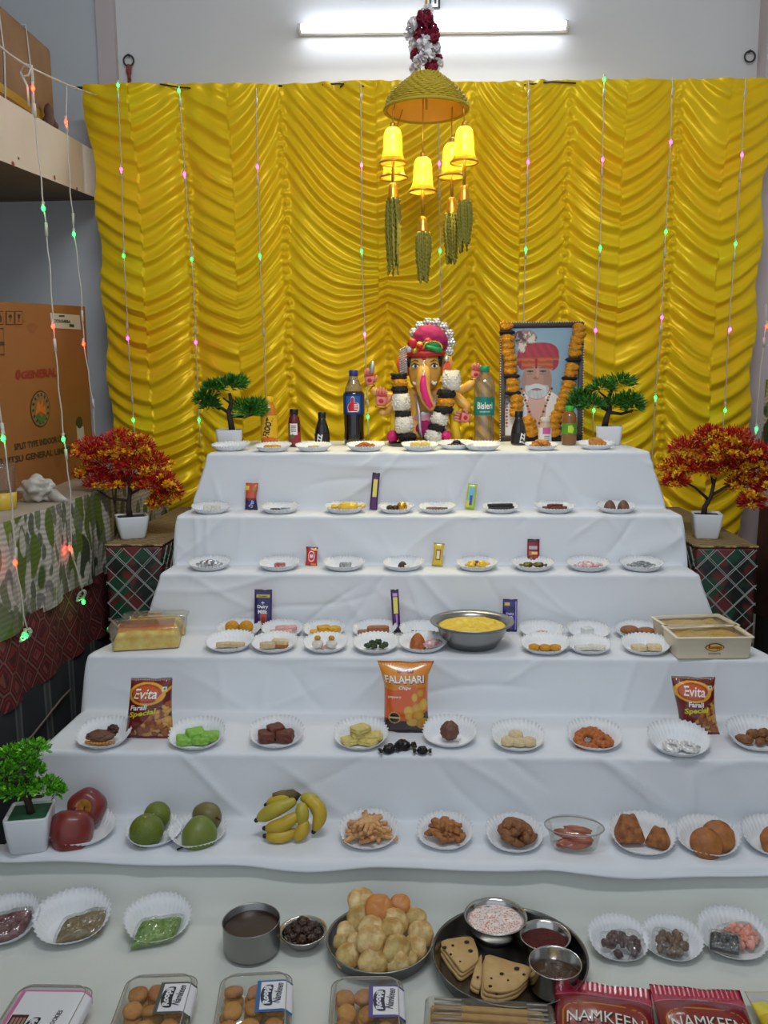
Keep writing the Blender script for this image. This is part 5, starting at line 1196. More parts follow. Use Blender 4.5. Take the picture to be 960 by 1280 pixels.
def sh_crescent(R_, t, ang=200, seed=0):
    pts = []; rad = []
    for i in range(11):
        f = i/10; a = R(ang)*(f-.5); pts.append((R_*math.cos(a)-R_*.4, R_*math.sin(a), t)); rad.append(t*(.35+.75*math.sin(PI*(.08+.84*f)))*(1.15-.35*f))
    return tube(pts, rad, 9)
def sh_wrap(l, r, seed=0):
    n = 18; rings = []
    for x, k in ((-.5, 1.05), (-.36, .95), (-.31, .28), (-.26, .7), (-.18, 1.), (0, 1.06), (.18, 1.), (.26, .7), (.31, .28), (.36, .95), (.5, 1.05)):
        tw = abs(x) > .3
        rings.append([(x*l+(.004 if x > 0 else -.004)*0, r*k*math.cos(2*PI*i/n)*(1.1 if tw else 1), r*k*math.sin(2*PI*i/n)*(.35+.1*math.sin(i*4) if tw else .85)+r*.85) for i in range(n)])
    v, f = loft(rings, True, True); return v, f
def sh_shard(a, b, t, seed=0, curl=.3):
    rg = random.Random(seed); n = 9; o = [(a/2*math.cos(2*PI*i/n)*rg.uniform(.75, 1.1), b/2*math.sin(2*PI*i/n)*rg.uniform(.75, 1.1)) for i in range(n)]
    v, f = prism(o, t); return [(x, y, z+curl*(x*x)/a) for x, y, z in v], f
def sh_samosa(a, h, seed=0):
    rings = []
    for z, k in ((0, .92), (.12, 1.0), (.4, .86), (.75, .62), (.95, .46), (1.0, .36)):
        pts = []
        for i in range(36):
            t_ = 2*PI*i/36; rr = a/2*(1/max(abs(math.cos(t_)), abs(math.sin(t_))))**.75*k*(1+.05*mnoise.noise(Vector((math.cos(t_)*2, math.sin(t_)*2, z*2+seed))))
            pts.append((rr*math.cos(t_), rr*math.sin(t_)*.8, z*h+.06*h*math.cos(2*t_)*(z > .5)))
        rings.append(pts)
    return loft(rings, True, True)
def mesh_of(vf, m, name, smooth=True):
    me = bpy.data.meshes.new(name); me.from_pydata(vf[0], [], vf[1]); me.materials.append(m); me.polygons.foreach_set('use_smooth', [smooth]*len(vf[1])); me.update(); return me

# food materials
def fm(name, c, c2=None, rough=.6, sc=120, bump=.5, **k): return mat('food_'+name, c, rough, var=(sc, c2 or tuple(int(v*.8) for v in c), .2), bump=(sc*1.5, bump), **k)
FW = fm('white_sweet', (226, 222, 212), (206, 200, 186)); FCREAM = fm('cream', (224, 206, 166), (200, 176, 130)); FBEIGE = fm('beige', (208, 186, 150), (184, 160, 122)); FPALE = fm('pale_yellow', (222, 204, 128), (196, 176, 96))
FYEL = fm('yellow', (226, 176, 50), (200, 144, 30)); FLADDU = fm('orange_laddu', (226, 166, 30), (196, 128, 14), sc=240, bump=1.); FGOLDF = fm('fried_gold', (212, 146, 60), (180, 112, 38)); FORA = fm('orange_brown', (196, 112, 48), (150, 78, 30)); FBRN = fm('brown_biscuit', (164, 106, 66), (136, 82, 48))
FCHOC = fm('chocolate', (78, 44, 30), (56, 30, 22), .45); FCHOCR = fm('red_chocolate', (120, 58, 38), (88, 38, 26), .5); FCHOCM = fm('milk_chocolate', (122, 82, 62), (98, 62, 46), .5); FBLK = fm('black_date', (26, 22, 24), (44, 38, 40), .35); FGRN = fm('green_sweet', (146, 196, 84), (120, 172, 62)); FDGRN = fm('green_leafy', (60, 92, 36), (40, 40, 24), sc=160)
FPINK = fm('pink_sweet', (222, 176, 168), (206, 150, 144)); FSIL = mat('silver_foil', (196, 198, 200), .28, .85, bump=(90, .9)); FGOLDW = mat('gold_foil', (196, 150, 60), .3, .8, bump=(90, .9)); FBLKG = mat('black_gold_foil', (40, 30, 22), .3, .3, var=(70, (150, 110, 50), .06), bump=(90, .7)); FOLIVE = mat('olive_foil', (120, 112, 40), .32, .5, var=(70, (70, 50, 24), .1), bump=(90, .7)); FGREY = mat('grey_wrapper', (120, 124, 126), .35, .4, var=(80, (170, 174, 174), .1), bump=(90, .6)); FPINKW = mat('pink_wrapper', (226, 200, 200), .3, .1, var=(90, (206, 140, 140), .08), bump=(90, .6)); FYELW = mat('yellow_wrapper', (232, 190, 60), .3, .1, bump=(90, .5)); FREDW = mat('red_wrapper', (150, 64, 60), .35, .1, var=(90, (190, 120, 110), .08)); FBLKW = mat('black_wrapper', (18, 18, 20), .28, .2, bump=(90, .8))
FFRY = fm('fried_stick', (222, 176, 122), (196, 138, 82)); FNUT = fm('chestnut_crisp', (178, 118, 62), (140, 84, 40)); FCASH = fm('spiced_cashew', (150, 98, 56), (110, 68, 36)); FSAM = fm('samosa_crust', (182, 114, 54), (112, 60, 26), .6, 70, .9); FKAC = fm('kachori_crust', (182, 116, 54), (128, 70, 30), .55, 46, .7)

def plate(row, x, y, w, kind, what, food, idx, rz=None, tilt=0.):
    """food: list of (name, label, category, meshes/shape list, material, [(dx,dy,dz,rz,tilt)...]) in millimetres"""
    zt = ROWZ[row]+.0014; p = on_z(x, y+4, zt); y0, y1 = ROWY[row]; Yc = min(max(p.y, y0), y1)
    X = on_y(x, y, Yc).x; s = w*mpp(Vector((X, Yc, zt)))/.125
    where = '%s, %s from left' % (ROWN[row], ORD[idx])
    rg = random.Random(row*31+idx)
    o = bpy.data.objects.new('paper_plate', PL[kind]); COL.objects.link(o); o.location = (X, Yc, zt); o.scale = (s, s, s)
    o.rotation_euler = (R(tilt), 0, R(rg.uniform(-14, 14)) if rz is None else R(rz))
    tag(o, 'paper plate of %s, %s' % (what, where), 'plate', 'fluted paper plates on the tiers')
    rz0 = rg.uniform(-.2, .2)
    for name, lab, cat, shapes, m, spots in food:
        shapes = shapes if isinstance(shapes, list) else [shapes]
        ms = [mesh_of(v, m, name) for v in shapes]
        n_ = len(spots); order = sorted(range(n_), key=lambda k: spots[k][0])
        for i, q in enumerate(spots):
            dx, dy, dz, r, t_ = (tuple(q)+(0, 0, 0, 0, 0))[:5]; k = order.index(i)
            f = bpy.data.objects.new(name, ms[i % len(ms)]); COL.objects.link(f)
            f.location = (X+dx*.001, Yc+dy*.001, zt+.0016+dz*.001); f.rotation_euler = (R(t_), 0, R(r)+rz0*.3)
            pos = '' if n_ == 1 or n_ > 7 else ({0: 'left ', n_-1: 'right '}.get(k, 'middle ') if n_ <= 3 else {0: 'leftmost ', n_-1: 'rightmost '}.get(k, ORD[k]+' '))
            tag(f, '%s%s, %s' % (pos, lab, where), cat, ('%s on the %s, plate %d' % (name.replace('_', ' ')+'s', ROWN[row], idx+1)) if n_ > 1 else None)
    return X, Yc, zt
def heap(n, rx, ry, h, seed, flat=False, base=0.):
    """spots of a small heap in mm"""
    rg = random.Random(seed); out = []
    for i in range(n):
        f = i/max(1, n-1); k = 1-.75*f; a = i*2.4+rg.uniform(-.5, .5); rr = math.sqrt(rg.uniform(.1, 1))*k
        out.append((rx*rr*math.cos(a), ry*rr*math.sin(a), base+h*f, rg.uniform(0, 360), 0 if flat else rg.uniform(-28, 28)))
    return out
B = sh_block
# ---- idol tier
plate(1, 288, 559, 48, 'round', 'pale white sweets', [('milk_sweet', 'pale white milk sweet', 'sweet', B(.022, .02, .012, 1), FW, [(-14, 0), (12, 3, 0, 20), (0, 16, 0, 40)])], 0)
plate(1, 341, 560, 46, 'round', 'yellow crumbs', [('yellow_sweet', 'yellow crumbly sweet', 'sweet', sh_lump(.03, .026, .018, .3, 2), FYEL, [(-14, 0, 0, 20), (14, 0, 0, 70), (0, 10, 0, 120), (2, -12, 0, 40)])], 1)
plate(1, 392, 561, 46, 'round', 'beige slices', [('beige_slice', 'thin beige sweet slice', 'sweet', B(.034, .022, .008, 2), FBEIGE, [(-14, 2, 0, 8), (15, 3, 0, -12), (0, 8, 7, 30)])], 2)
plate(1, 457, 561, 48, 'round', 'chopped reddish nuts', [('nut_piece', 'small reddish brown nut piece', 'snack', sh_lump(.016, .013, .012, .3, 3, 2.5, 2), FORA, heap(26, 32, 20, 10, 3, False, 4))], 3)
plate(1, 525, 560, 47, 'round', 'two pale yellow cubes', [('yellow_cube', 'pale yellow cube sweet', 'sweet', B(.030, .026, .025, 4), FPALE, [(-15, 2, 0, 5), (17, 2, 0, -8)])], 4)
plate(1, 570, 557, 46, 'round', 'black dates', [('black_date', 'glossy black date', 'fruit', sh_lump(.026, .015, .014, .15, 5), FBLK, [(-20, 0, 0, 10), (0, -6, 2, -20), (20, 2, 0, 30), (-8, 12, 4, 60), (12, 14, 4, -40), (2, 3, 12, 0)])], 5)
plate(1, 603, 561, 46, 'round', 'pale flat sweets', [('pale_sweet', 'pale cream flat sweet', 'sweet', B(.024, .02, .009, 6), FCREAM, [(-14, 0), (12, -2, 0, 30), (0, 12, 0, 60)])], 6)
plate(1, 677, 559, 42, 'round', 'orange fried strips', [('fried_strip', 'orange fried strip', 'snack', [sh_stick(.05, .0058, .2, 2), sh_stick(.042, .006, -.3, 5)], FGOLDF, heap(18, 24, 16, 16, 7, False, 3))], 7)
plate(1, 745, 557, 45, 'round', 'small golden cubes', [('golden_cube', 'small golden fried cube', 'snack', B(.016, .015, .014, 8), FGOLDF, heap(26, 30, 18, 15, 9, False, 4))], 8)
# ---- second tier
plate(2, 264, 630, 49, 'round', 'two white cubes', [('white_cube', 'white sugar-dusted cube sweet', 'sweet', B(.024, .022, .022, 9), FW, [(-12, 0, 0, 15), (14, 2, 0, -12)])], 0)
plate(2, 350, 632, 48, 'round', 'brown and grey bars', [('dark_bar', 'thin dark brown bar', 'sweet', B(.030, .015, .008, 1), FCHOC, [(-15, 0, 3, 5)]), ('grey_foil_bar', 'thin grey foil bar', 'sweet', B(.030, .015, .009, 2), FGREY, [(16, 1, 3, -6)])], 1)
plate(2, 431, 633, 50, 'round', 'a yellow wrapped toffee', [('yellow_toffee', 'long yellow wrapped toffee', 'sweet', sh_wrap(.10, .013, 1), FYELW, [(12, -6, 7, -3)]), ('pale_toffee', 'pale wrapped toffee tucked at the left', 'sweet', sh_wrap(.05, .010, 2), FCREAM, [(-26, 2, 4, 20)])], 2)
plate(2, 495, 633, 45, 'round', 'gold and black foil balls', [('gold_foil_ball', 'round gold foil-wrapped chocolate', 'sweet', sh_ball(.016, .95, .06, 1), FGOLDW, [(18, 0, 0)]), ('black_foil_ball', 'small black and gold foil chocolate', 'sweet', sh_ball(.011, .85, .08, 2), FBLKG, [(-18, 0, 2, 30), (-2, -4, 2, 80)])], 3)
plate(2, 546, 633, 46, 'round', 'brown chocolate wedges', [('chocolate_wedge', 'flat brown chocolate wedge', 'sweet', B(.033, .016, .010, 3), FCHOCM, [(-15, 0, 3, 8, 6), (16, 0, 3, -8, -5)])], 4)
plate(2, 626, 634, 46, 'round', 'black strips', [('black_strip', 'long black sweet strip', 'sweet', B(.075, .012, .010, 4), FBLK, [(0, -6, 5, 3), (2, 6, 7, -4), (-2, 0, 14, 5)])], 5)
plate(2, 694, 630, 50, 'round', 'reddish brown pieces', [('red_brown_piece', 'reddish brown sweet piece', 'sweet', B(.026, .016, .012, 5, .15), FCHOCR, [(-24, 0, 3, 10), (0, -3, 3, -12), (22, 1, 3, 20), (-10, 8, 9, 40), (10, 9, 9, -20)])], 6)
plate(2, 771, 624, 50, 'round', 'two brown cones', [('brown_cone', 'tall rounded brown cone sweet', 'sweet', sh_cone(.018, .032, 1), FCHOCM, [(-20, 0, 2), (20, 0, 2)])], 7)
# ---- third tier
plate(3, 262, 704, 53, 'round', 'silver wrapped sweets', [('silver_sweet', 'silver foil wrapped sweet', 'sweet', sh_wrap(.036, .011, 3), FSIL, [(-18, 0, 3, 40), (16, 2, 3, -30), (-2, 6, 5, 80)])], 0)
plate(3, 349, 705, 52, 'round', 'a small red-brown block', [('red_brown_block', 'small red-brown wrapped block', 'sweet', B(.030, .018, .013, 6, .03, 2, 9), FREDW, [(2, 0, 2)])], 1)
plate(3, 430, 705, 52, 'round', 'a small grey block', [('grey_block', 'small grey wrapped block', 'sweet', B(.034, .02, .014, 7, .03, 2, 9), FGREY, [(4, 0, 2)])], 2)
plate(3, 504, 706, 51, 'round', 'a dark wedge', [('dark_wedge', 'dark triangular chocolate wedge', 'sweet', sh_cone(.013, .017, 3), FCHOC, [(-2, 2, 3)]), ('white_wedge', 'small white wedge beside the dark one', 'sweet', B(.016, .012, .008, 8), FW, [(10, -5, 3, 20)])], 3)
plate(3, 596, 707, 52, 'round', 'yellow wrapped candies', [('yellow_candy', 'yellow and brown wrapped candy', 'sweet', sh_wrap(.040, .012, 4), FYELW, [(-14, 0, 2, 60), (14, 0, 2, 40)]), ('brown_candy', 'brown wrapped candy between yellow ones', 'sweet', sh_wrap(.030, .009, 5), FCHOCR, [(0, 4, 6, 85)])], 4)
plate(3, 666, 706, 53, 'round', 'olive foil candies', [('olive_candy', 'olive gold foil wrapped candy', 'sweet', sh_wrap(.046, .009, 6), FOLIVE, [(-14, 0, 3, 10), (17, 0, 3, -14)])], 5)
plate(3, 735, 706, 54, 'round', 'pink and white candies', [('pink_candy', 'pink and white wrapped candy', 'sweet', sh_wrap(.036, .008, 7), FPINKW, [(-20, 0, 3, 15), (4, -4, 3, -10), (22, 2, 3, 20), (-4, 8, 7, 0)])], 6)
plate(3, 802, 705, 54, 'round', 'grey candies', [('grey_candy', 'grey silver wrapped candy', 'sweet', sh_wrap(.044, .008, 8), FGREY, [(-18, 0, 3, -4), (16, 2, 3, 8), (0, 6, 8, 0)])], 7)
# ---- fourth tier, back row
plate(4, 299, 781, 57, 'fan', 'two orange laddus', [('laddu', 'round orange-yellow laddu', 'sweet', sh_ball(.0195, .95, .05, 3), FLADDU, [(-19, -2, 1), (19, 0, 1, 40)])], 0)
plate(4, 353, 783, 54, 'fan', 'pinkish slices', [('pink_slice', 'thin pinkish cream slice', 'sweet', B(.036, .018, .010, 11, .12), FPINK, [(-16, -6, 3, 15, 10), (10, -4, 4, -15, 8), (-2, 8, 10, 10, 14), (20, 10, 10, 25, 12)])], 1)
plate(4, 405, 785, 54, 'fan', 'orange biscuits', [('orange_biscuit', 'orange-yellow square biscuit', 'biscuit', B(.034, .028, .011, 12, .08), FYEL, [(-20, -4, 2, 10), (14, -6, 2, -15), (-2, 6, 11, 20), (26, 4, 9, 40)])], 2)
plate(4, 468, 783, 57, 'fan', 'brown bars', [('brown_bar', 'thick brown rounded bar', 'biscuit', B(.060, .024, .021, 13, .03, 2, 5), FBRN, [(10, -2, 4, 5)]), ('small_brown_bar', 'smaller brown bar tucked at the left', 'biscuit', B(.034, .02, .013, 14, .04), FBRN, [(-28, -8, 2, 14)])], 3)
plate(4, 526, 784, 54, 'fan', 'a white slice with dark line', [('white_slice', 'white sweet slice with dark line', 'sweet', B(.056, .022, .008, 15, .05), FW, [(2, -6, 3, -4)]), ('dark_garnish', 'thin dark strand on the white slice', 'garnish', sh_stick(.06, .0012, .15, 2), FDGRN, [(4, -8, 11, -6)])], 4)
plate(4, 677, 786, 56, 'fan', 'small pinkish brown sticks', [('pink_stick', 'small pinkish brown stick', 'sweet', sh_stick(.030, .004, .1, 3), FPINK, [(-10, -8, 2, 4), (10, -6, 2, -6), (0, -2, 6, 2)])], 5)
plate(4, 736, 787, 55, 'fan', 'a white cube', [('foil_cube', 'white cube with silver leaf', 'sweet', B(.030, .026, .022, 16, .06), mat('silver_leaf', (222, 224, 224), .4, .3, bump=(80, .5)), [(-4, -2, 2, 20)])], 6)
plate(4, 797, 784, 57, 'fan', 'two brown buns', [('brown_bun', 'smooth brown oval bun', 'biscuit', [sh_lump(.050, .034, .024, .05, 4, 1.5), sh_lump(.050, .034, .022, .05, 6, 1.5)], FBRN, [(-20, 4, 4, -8), (22, -3, 3, -10)])], 7)
# ---- fourth tier, front row
plate(5, 287, 805, 62, 'fan', 'flat beige diamonds', [('beige_diamond', 'flat beige diamond sweet', 'sweet', B(.040, .022, .011, 17, .06), FBEIGE, [(-14, -4, 3, 12), (20, -4, 3, -10)])], 0)
plate(5, 343, 808, 59, 'fan', 'beige and white slabs', [('beige_slab', 'beige slab sweet', 'sweet', B(.040, .022, .015, 18, .06), FBEIGE, [(-16, -8, 3, 5)]), ('white_brown_slab', 'white slab with a brown layer', 'sweet', B(.042, .022, .014, 19, .06), FCREAM, [(14, 6, 8, -12)]), ('brown_slab', 'thin brown slab beneath the white one', 'sweet', B(.040, .02, .007, 20, .06), FORA, [(16, 0, 3, -8)])], 1)
plate(5, 407, 810, 58, 'fan', 'decorated white sweets', [('decorated_sweet', 'white sweet with yellow top and pink petals', 'sweet', sh_ball(.015, .75, .06, 5), FW, [(-20, -2, 2), (16, -2, 2)]), ('yellow_topping', 'small yellow dome on white sweet', 'sweet', sh_ball(.008, .8, .1, 6), FLADDU, [(-20, -2, 22), (16, -2, 22)]), ('pink_petal', 'tiny pink petal scattered on plate', 'garnish', sh_shard(.010, .008, .0015, 2), FPINK, heap(10, 26, 18, 2, 5, True, 3))], 2)
plate(5, 470, 811, 60, 'fan', 'dark green bites', [('green_bite', 'dark green and brown bite', 'snack', [sh_lump(.020, .017, .013, .35, 2), sh_lump(.018, .014, .014, .35, 7)], FDGRN, [(-20, -4, 2, 0), (-4, -8, 2, 50), (16, -6, 2, 90), (-10, 6, 6, 30), (6, 4, 10, 70), (24, 0, 4, 110)])], 3)
plate(5, 528, 807, 58, 'eye', 'a brown cone and toffee', [('brown_cone', 'large rounded golden brown cone sweet', 'sweet', sh_cone(.021, .040, 5), FORA, [(-12, -4, 2)]), ('pink_toffee', 'pink striped wrapped toffee', 'sweet', sh_wrap(.055, .012, 9), FPINKW, [(22, 0, 4, 40)])], 4)
plate(5, 681, 811, 62, 'fan', 'three orange discs', [('orange_disc', 'small round orange disc sweet', 'sweet', sh_disc(.0145, .013, .03, 1), FLADDU, [(-27, -4, 2, 0), (0, -6, 2, 40), (25, -6, 2, 80)])], 5)
plate(5, 736, 811, 56, 'fan', 'pale flat slices', [('pale_slice', 'pale flat slice with pinkish edge', 'sweet', B(.044, .024, .010, 22, .06), FW, [(-14, -4, 3, 10), (18, -4, 4, -22)])], 6)
plate(5, 807, 811, 62, 'fan', 'two cream squares', [('cream_square', 'cream square biscuit with dark rim', 'biscuit', B(.036, .030, .013, 23, .05), FCREAM, [(-18, -4, 2, 4), (20, -4, 3, -8)])], 7)
# ---- fifth tier
plate(6, 130, 924, 68, 'deep', 'a chocolate coated slab', [('chocolate_slab', 'chocolate coated slab with nutty edge', 'sweet', sh_lump(.066, .040, .026, .22, 3, 2.4), FCHOCM, [(-4, -6, 4, 8)]), ('chocolate_lump', 'lumpy chocolate piece on the slab', 'sweet', sh_lump(.026, .02, .022, .4, 4), FCHOC, [(22, 2, 16, 0)]), ('nut_crumb', 'pale nut crumb at the edge of the slab', 'snack', sh_lump(.009, .008, .007, .3, 3, 2.5, 2), FGOLDF, [(-34+k*7, -26+abs(k-4.5)*1.8, 3, k*40) for k in range(10)])], 0)
plate(6, 246, 925, 70, 'deep', 'light green squares', [('green_square', 'light green square sweet', 'sweet', B(.040, .032, .017, 24, .12), FGRN, [(-24, -8, 3, 20, 8), (14, -8, 3, -6), (-4, 4, 13, 35, 10), (30, 0, 8, 10)])], 1)
plate(6, 346, 923, 68, 'deep', 'dark brown cubes', [('dark_brown_cube', 'dark brown crumbly cube', 'sweet', B(.038, .032, .026, 25, .14), FCHOCR, [(-22, -6, 2, 12), (20, -6, 3, -8), (-4, 8, 10, 30)])], 2)
plate(6, 451, 925, 68, 'deep', 'pale yellow diamonds', [('pale_diamond', 'pale yellow diamond sweet', 'sweet', B(.042, .034, .014, 26, .06), FPALE, [(-22, -8, 2, 30), (18, -10, 2, -24), (-2, 2, 14, 20), (28, 2, 9, 10), (0, -2, 27, 40)])], 3)
plate(6, 562, 922, 68, 'deep', 'a ridged brown dumpling', [('brown_dumpling', 'ridged pinkish brown dumpling', 'sweet', sh_lump(.042, .038, .044, .16, 6, 4), FCHOCM, [(0, -4, 2)]), ('silver_crumb', 'small scrap of silver leaf', 'garnish', sh_shard(.008, .006, .001, 3), FSIL, [(18, -16, 3), (24, -4, 4, 60)])], 4)
plate(6, 647, 927, 67, 'deep', 'four pale discs', [('pale_disc', 'pale yellow round disc sweet', 'sweet', sh_disc(.017, .017, .03, 2), FCREAM, [(-22, -6, 2), (2, -10, 2, 30), (24, -8, 2, 60), (-4, 10, 10, 10)])], 5)
plate(6, 743, 926, 68, 'deep', 'fried spiral rings', [('fried_spiral', 'orange-brown fried spiral ring', 'snack', sh_ring(.027, .0085, 1, 1, 2), FORA, [(-16, -4, 3, 0, 35)]), ('small_spiral', 'smaller fried spiral lying behind', 'snack', sh_ring(.020, .0075, 2, 1, 2), FORA, [(18, -6, 2, 50, 10), (4, 12, 10, 80, 20)])], 6)
plate(6, 848, 937, 76, 'deep', 'silver foil twists', [('silver_twist', 'silver foil twist', 'sweet', sh_ring(.019, .0055, 3, 1, 1.8), mat('white_foil', (220, 220, 216), .35, .4, bump=(90, .6)), [(-16, -6, 3, 10, 14), (20, -12, 3, 60, 10)]), ('foil_scrap', 'small silver foil scrap', 'sweet', sh_lump(.02, .012, .008, .3, 5), FSIL, [(36, -14, 4, 20), (2, -16, 3, 30)])], 7)
plate(6, 946, 926, 74, 'deep', 'brown nut lumps', [('brown_lump', 'brown rounded nut lump', 'snack', [sh_lump(.032, .024, .022, .15, 3), sh_lump(.028, .02, .018, .2, 8)], FCASH, [(-26, -10, 2, 20), (2, -14, 2, 60), (-8, 4, 10, 10), (24, -8, 2, 90), (16, 8, 10, 40), (-34, 0, 4, 0)])], 8)
# ---- fruit tier
plate(7, 461, 1046, 74, 'deep', 'thin fried sticks', [('fried_stick', 'thin pale orange fried stick', 'snack', [sh_stick(.070, .0052, .3, 1), sh_stick(.060, .006, -.3, 2), sh_stick(.052, .0055, .5, 4)], FFRY, heap(34, 38, 24, 36, 11, False, 4))], 3)
plate(7, 556, 1047, 70, 'deep', 'small fried crisps', [('fried_crisp', 'small chestnut brown fried crisp', 'snack', [sh_lump(.034, .016, .012, .2, 1, 2.5, 2), sh_lump(.028, .015, .013, .25, 2, 2.5, 2), sh_stick(.040, .006, .3, 3)], FNUT, heap(42, 38, 25, 32, 12, False, 4))], 4)
plate(7, 643, 1050, 72, 'deep', 'spiced cashews', [('spiced_cashew', 'brown spiced cashew', 'snack', [sh_crescent(.017, .0095, 200, 1), sh_crescent(.015, .009, 170, 2)], FCASH, heap(24, 36, 22, 28, 13, False, 4))], 5)
plate(7, 803, 1052, 80, 'deep', 'two samosas', [('samosa', 'large folded brown samosa', 'snack', sh_samosa(.062, .052, 1), FSAM, [(-27, 4, 6, 4, -14)]), ('small_samosa', 'smaller folded brown samosa', 'snack', sh_samosa(.050, .036, 3), FSAM, [(30, -8, 4, -28, -8)])], 6, 0)
plate(7, 884, 1054, 76, 'deep', 'two round kachoris', [('kachori', 'round golden brown kachori leaning in front', 'snack', sh_ball(.033, .62, .04, 1), FKAC, [(-10, -12, 4, 0, 42)]), ('kachori', 'round golden brown kachori standing behind', 'snack', sh_ball(.034, .60, .04, 4), FKAC, [(20, 8, 10, 0, 45)])], 7)
plate(7, 966, 1054, 76, 'deep', 'round kachoris', [('kachori', 'round golden kachori cut by the right edge', 'snack', sh_ball(.033, .62, .04, 6), FKAC, [(0, -6, 4, 0, 42)])], 8)
# fruit in plates
plate(7, 194, 1046, 68, 'eye', 'two green oranges', [], 1, 40)
plate(7, 248, 1046, 70, 'eye', 'two mangoes', [], 2, 40)
plate(7, 104, 1046, 78, 'eye', 'two red apples', [], 0, 30)
def fruit(name, lab, cat, px, py, r_px, build, zt, Y, stemp=None, rot=(0, 0, 0), rest=None):
    c = on_y(px, py, Y); s = mpp(c); r = r_px*s
    t = thing(name, lab, cat, (c.x, Y, c.z)); t.rotation_euler = rot
    build(t, r); return t
M_APPLE = mat('apple_skin', (136, 48, 38), .38, var=(26, (104, 30, 28), .25), coat=.15); M_APY = mat('apple_yellow', (196, 150, 60), .4, var=(60, (160, 80, 40), .2)); M_STEM = mat('fruit_stem', (60, 44, 28), .8)
def apple(t, r):
    pr = [(.0, -.80), (.18, -.86), (.45, -.93), (.75, -.78), (.95, -.35), (1.0, .08), (.95, .45), (.78, .74), (.52, .88), (.28, .84), (.12, .70), (.02, .62)]
    v, f = lathe([(a*r, b*r) for a, b in pr], 36, True, True); mb = MB(); mb.add([(x*(1+.03*math.sin(5*math.atan2(y, x))), y*(1+.03*math.sin(5*math.atan2(y, x))), z) for x, y, z in v], f); mb.build('skin', M_APPLE, t)
    mb = MB(); mb.add(*lathe([(.42*r, .893*r), (.28*r, .85*r), (.13*r, .715*r), (.02*r, .63*r)], 30, False, True)); mb.build('stalk_hollow', M_APY, t)
    mb = MB(); mb.add(*tube([(0, 0, .60*r), (.04*r, 0, .86*r), (.1*r, 0, 1.02*r)], [.05*r, .04*r, .05*r], 7)); mb.build('stem', M_STEM, t)
fruit('apple', 'dark red apple in front, its striped side towards the viewer', 'apple', 89.5, 1038, 27, apple, 0, 1.69, rot=(R(-24), R(8), .4))
fruit('apple', 'dark red apple behind, its yellow stalk hollow showing', 'apple', 109, 1009, 23.5, apple, 0, 1.755, rot=(R(64), R(6), .1))
M_ORG = mat('green_orange_skin', (112, 124, 34), .45, var=(14, (88, 108, 28), .25), bump=(220, .5))
def orange(t, r):
    mb = MB(); mb.add(*blob(r, r, r*.95, 4, .02, 2, 1)); mb.build('skin', M_ORG, t)
    mb = MB(); mb.add(*lathe([(.10*r, .93*r), (.11*r, .955*r), (.05*r, .985*r), (.0, .985*r)], 12, False, True)); mb.build('stem_button', mat('stem_button', (160, 150, 70), .7), t)
fruit('orange', 'round green orange in front on a paper plate', 'orange', 183.5, 1038, 21, orange, 0, 1.69, rot=(R(10), 0, 0))
fruit('orange', 'round green orange behind with stem button showing', 'orange', 196.5, 1019, 16.5, orange, 0, 1.745, rot=(R(60), 0, 0))
def mango(m):
    def f_(t, r):
        mb = MB(); v, f = blob(r*.93, r*.86, r*1.0, 4, .05, 1.5, 2); mb.add([(x*(1-.12*z/r), y, z) for x, y, z in v], f); mb.build('skin', m, t)
        mb = MB(); mb.add(*tube([(0, 0, .95*r), (.02*r, -.05*r, 1.15*r), (.10*r, -.1*r, 1.38*r)], [.06*r, .05*r, .06*r], 7)); mb.build('stem', M_STEM, t)
    return f_
fruit('mango', 'green mango in front with a dark stem at lower left', 'mango', 248.5, 1043, 22.5, mango(mat('mango_green', (98, 122, 44), .42, var=(16, (120, 128, 52), .25), bump=(300, .15))), 0, 1.69, rot=(R(36), R(-118), 0))
fruit('mango', 'brownish green mango leaning behind the green one', 'mango', 259, 1021, 19.5, mango(mat('mango_brown', (118, 108, 58), .45, var=(18, (96, 92, 44), .25), bump=(300, .15))), 0, 1.75, rot=(R(36), R(70), 0))
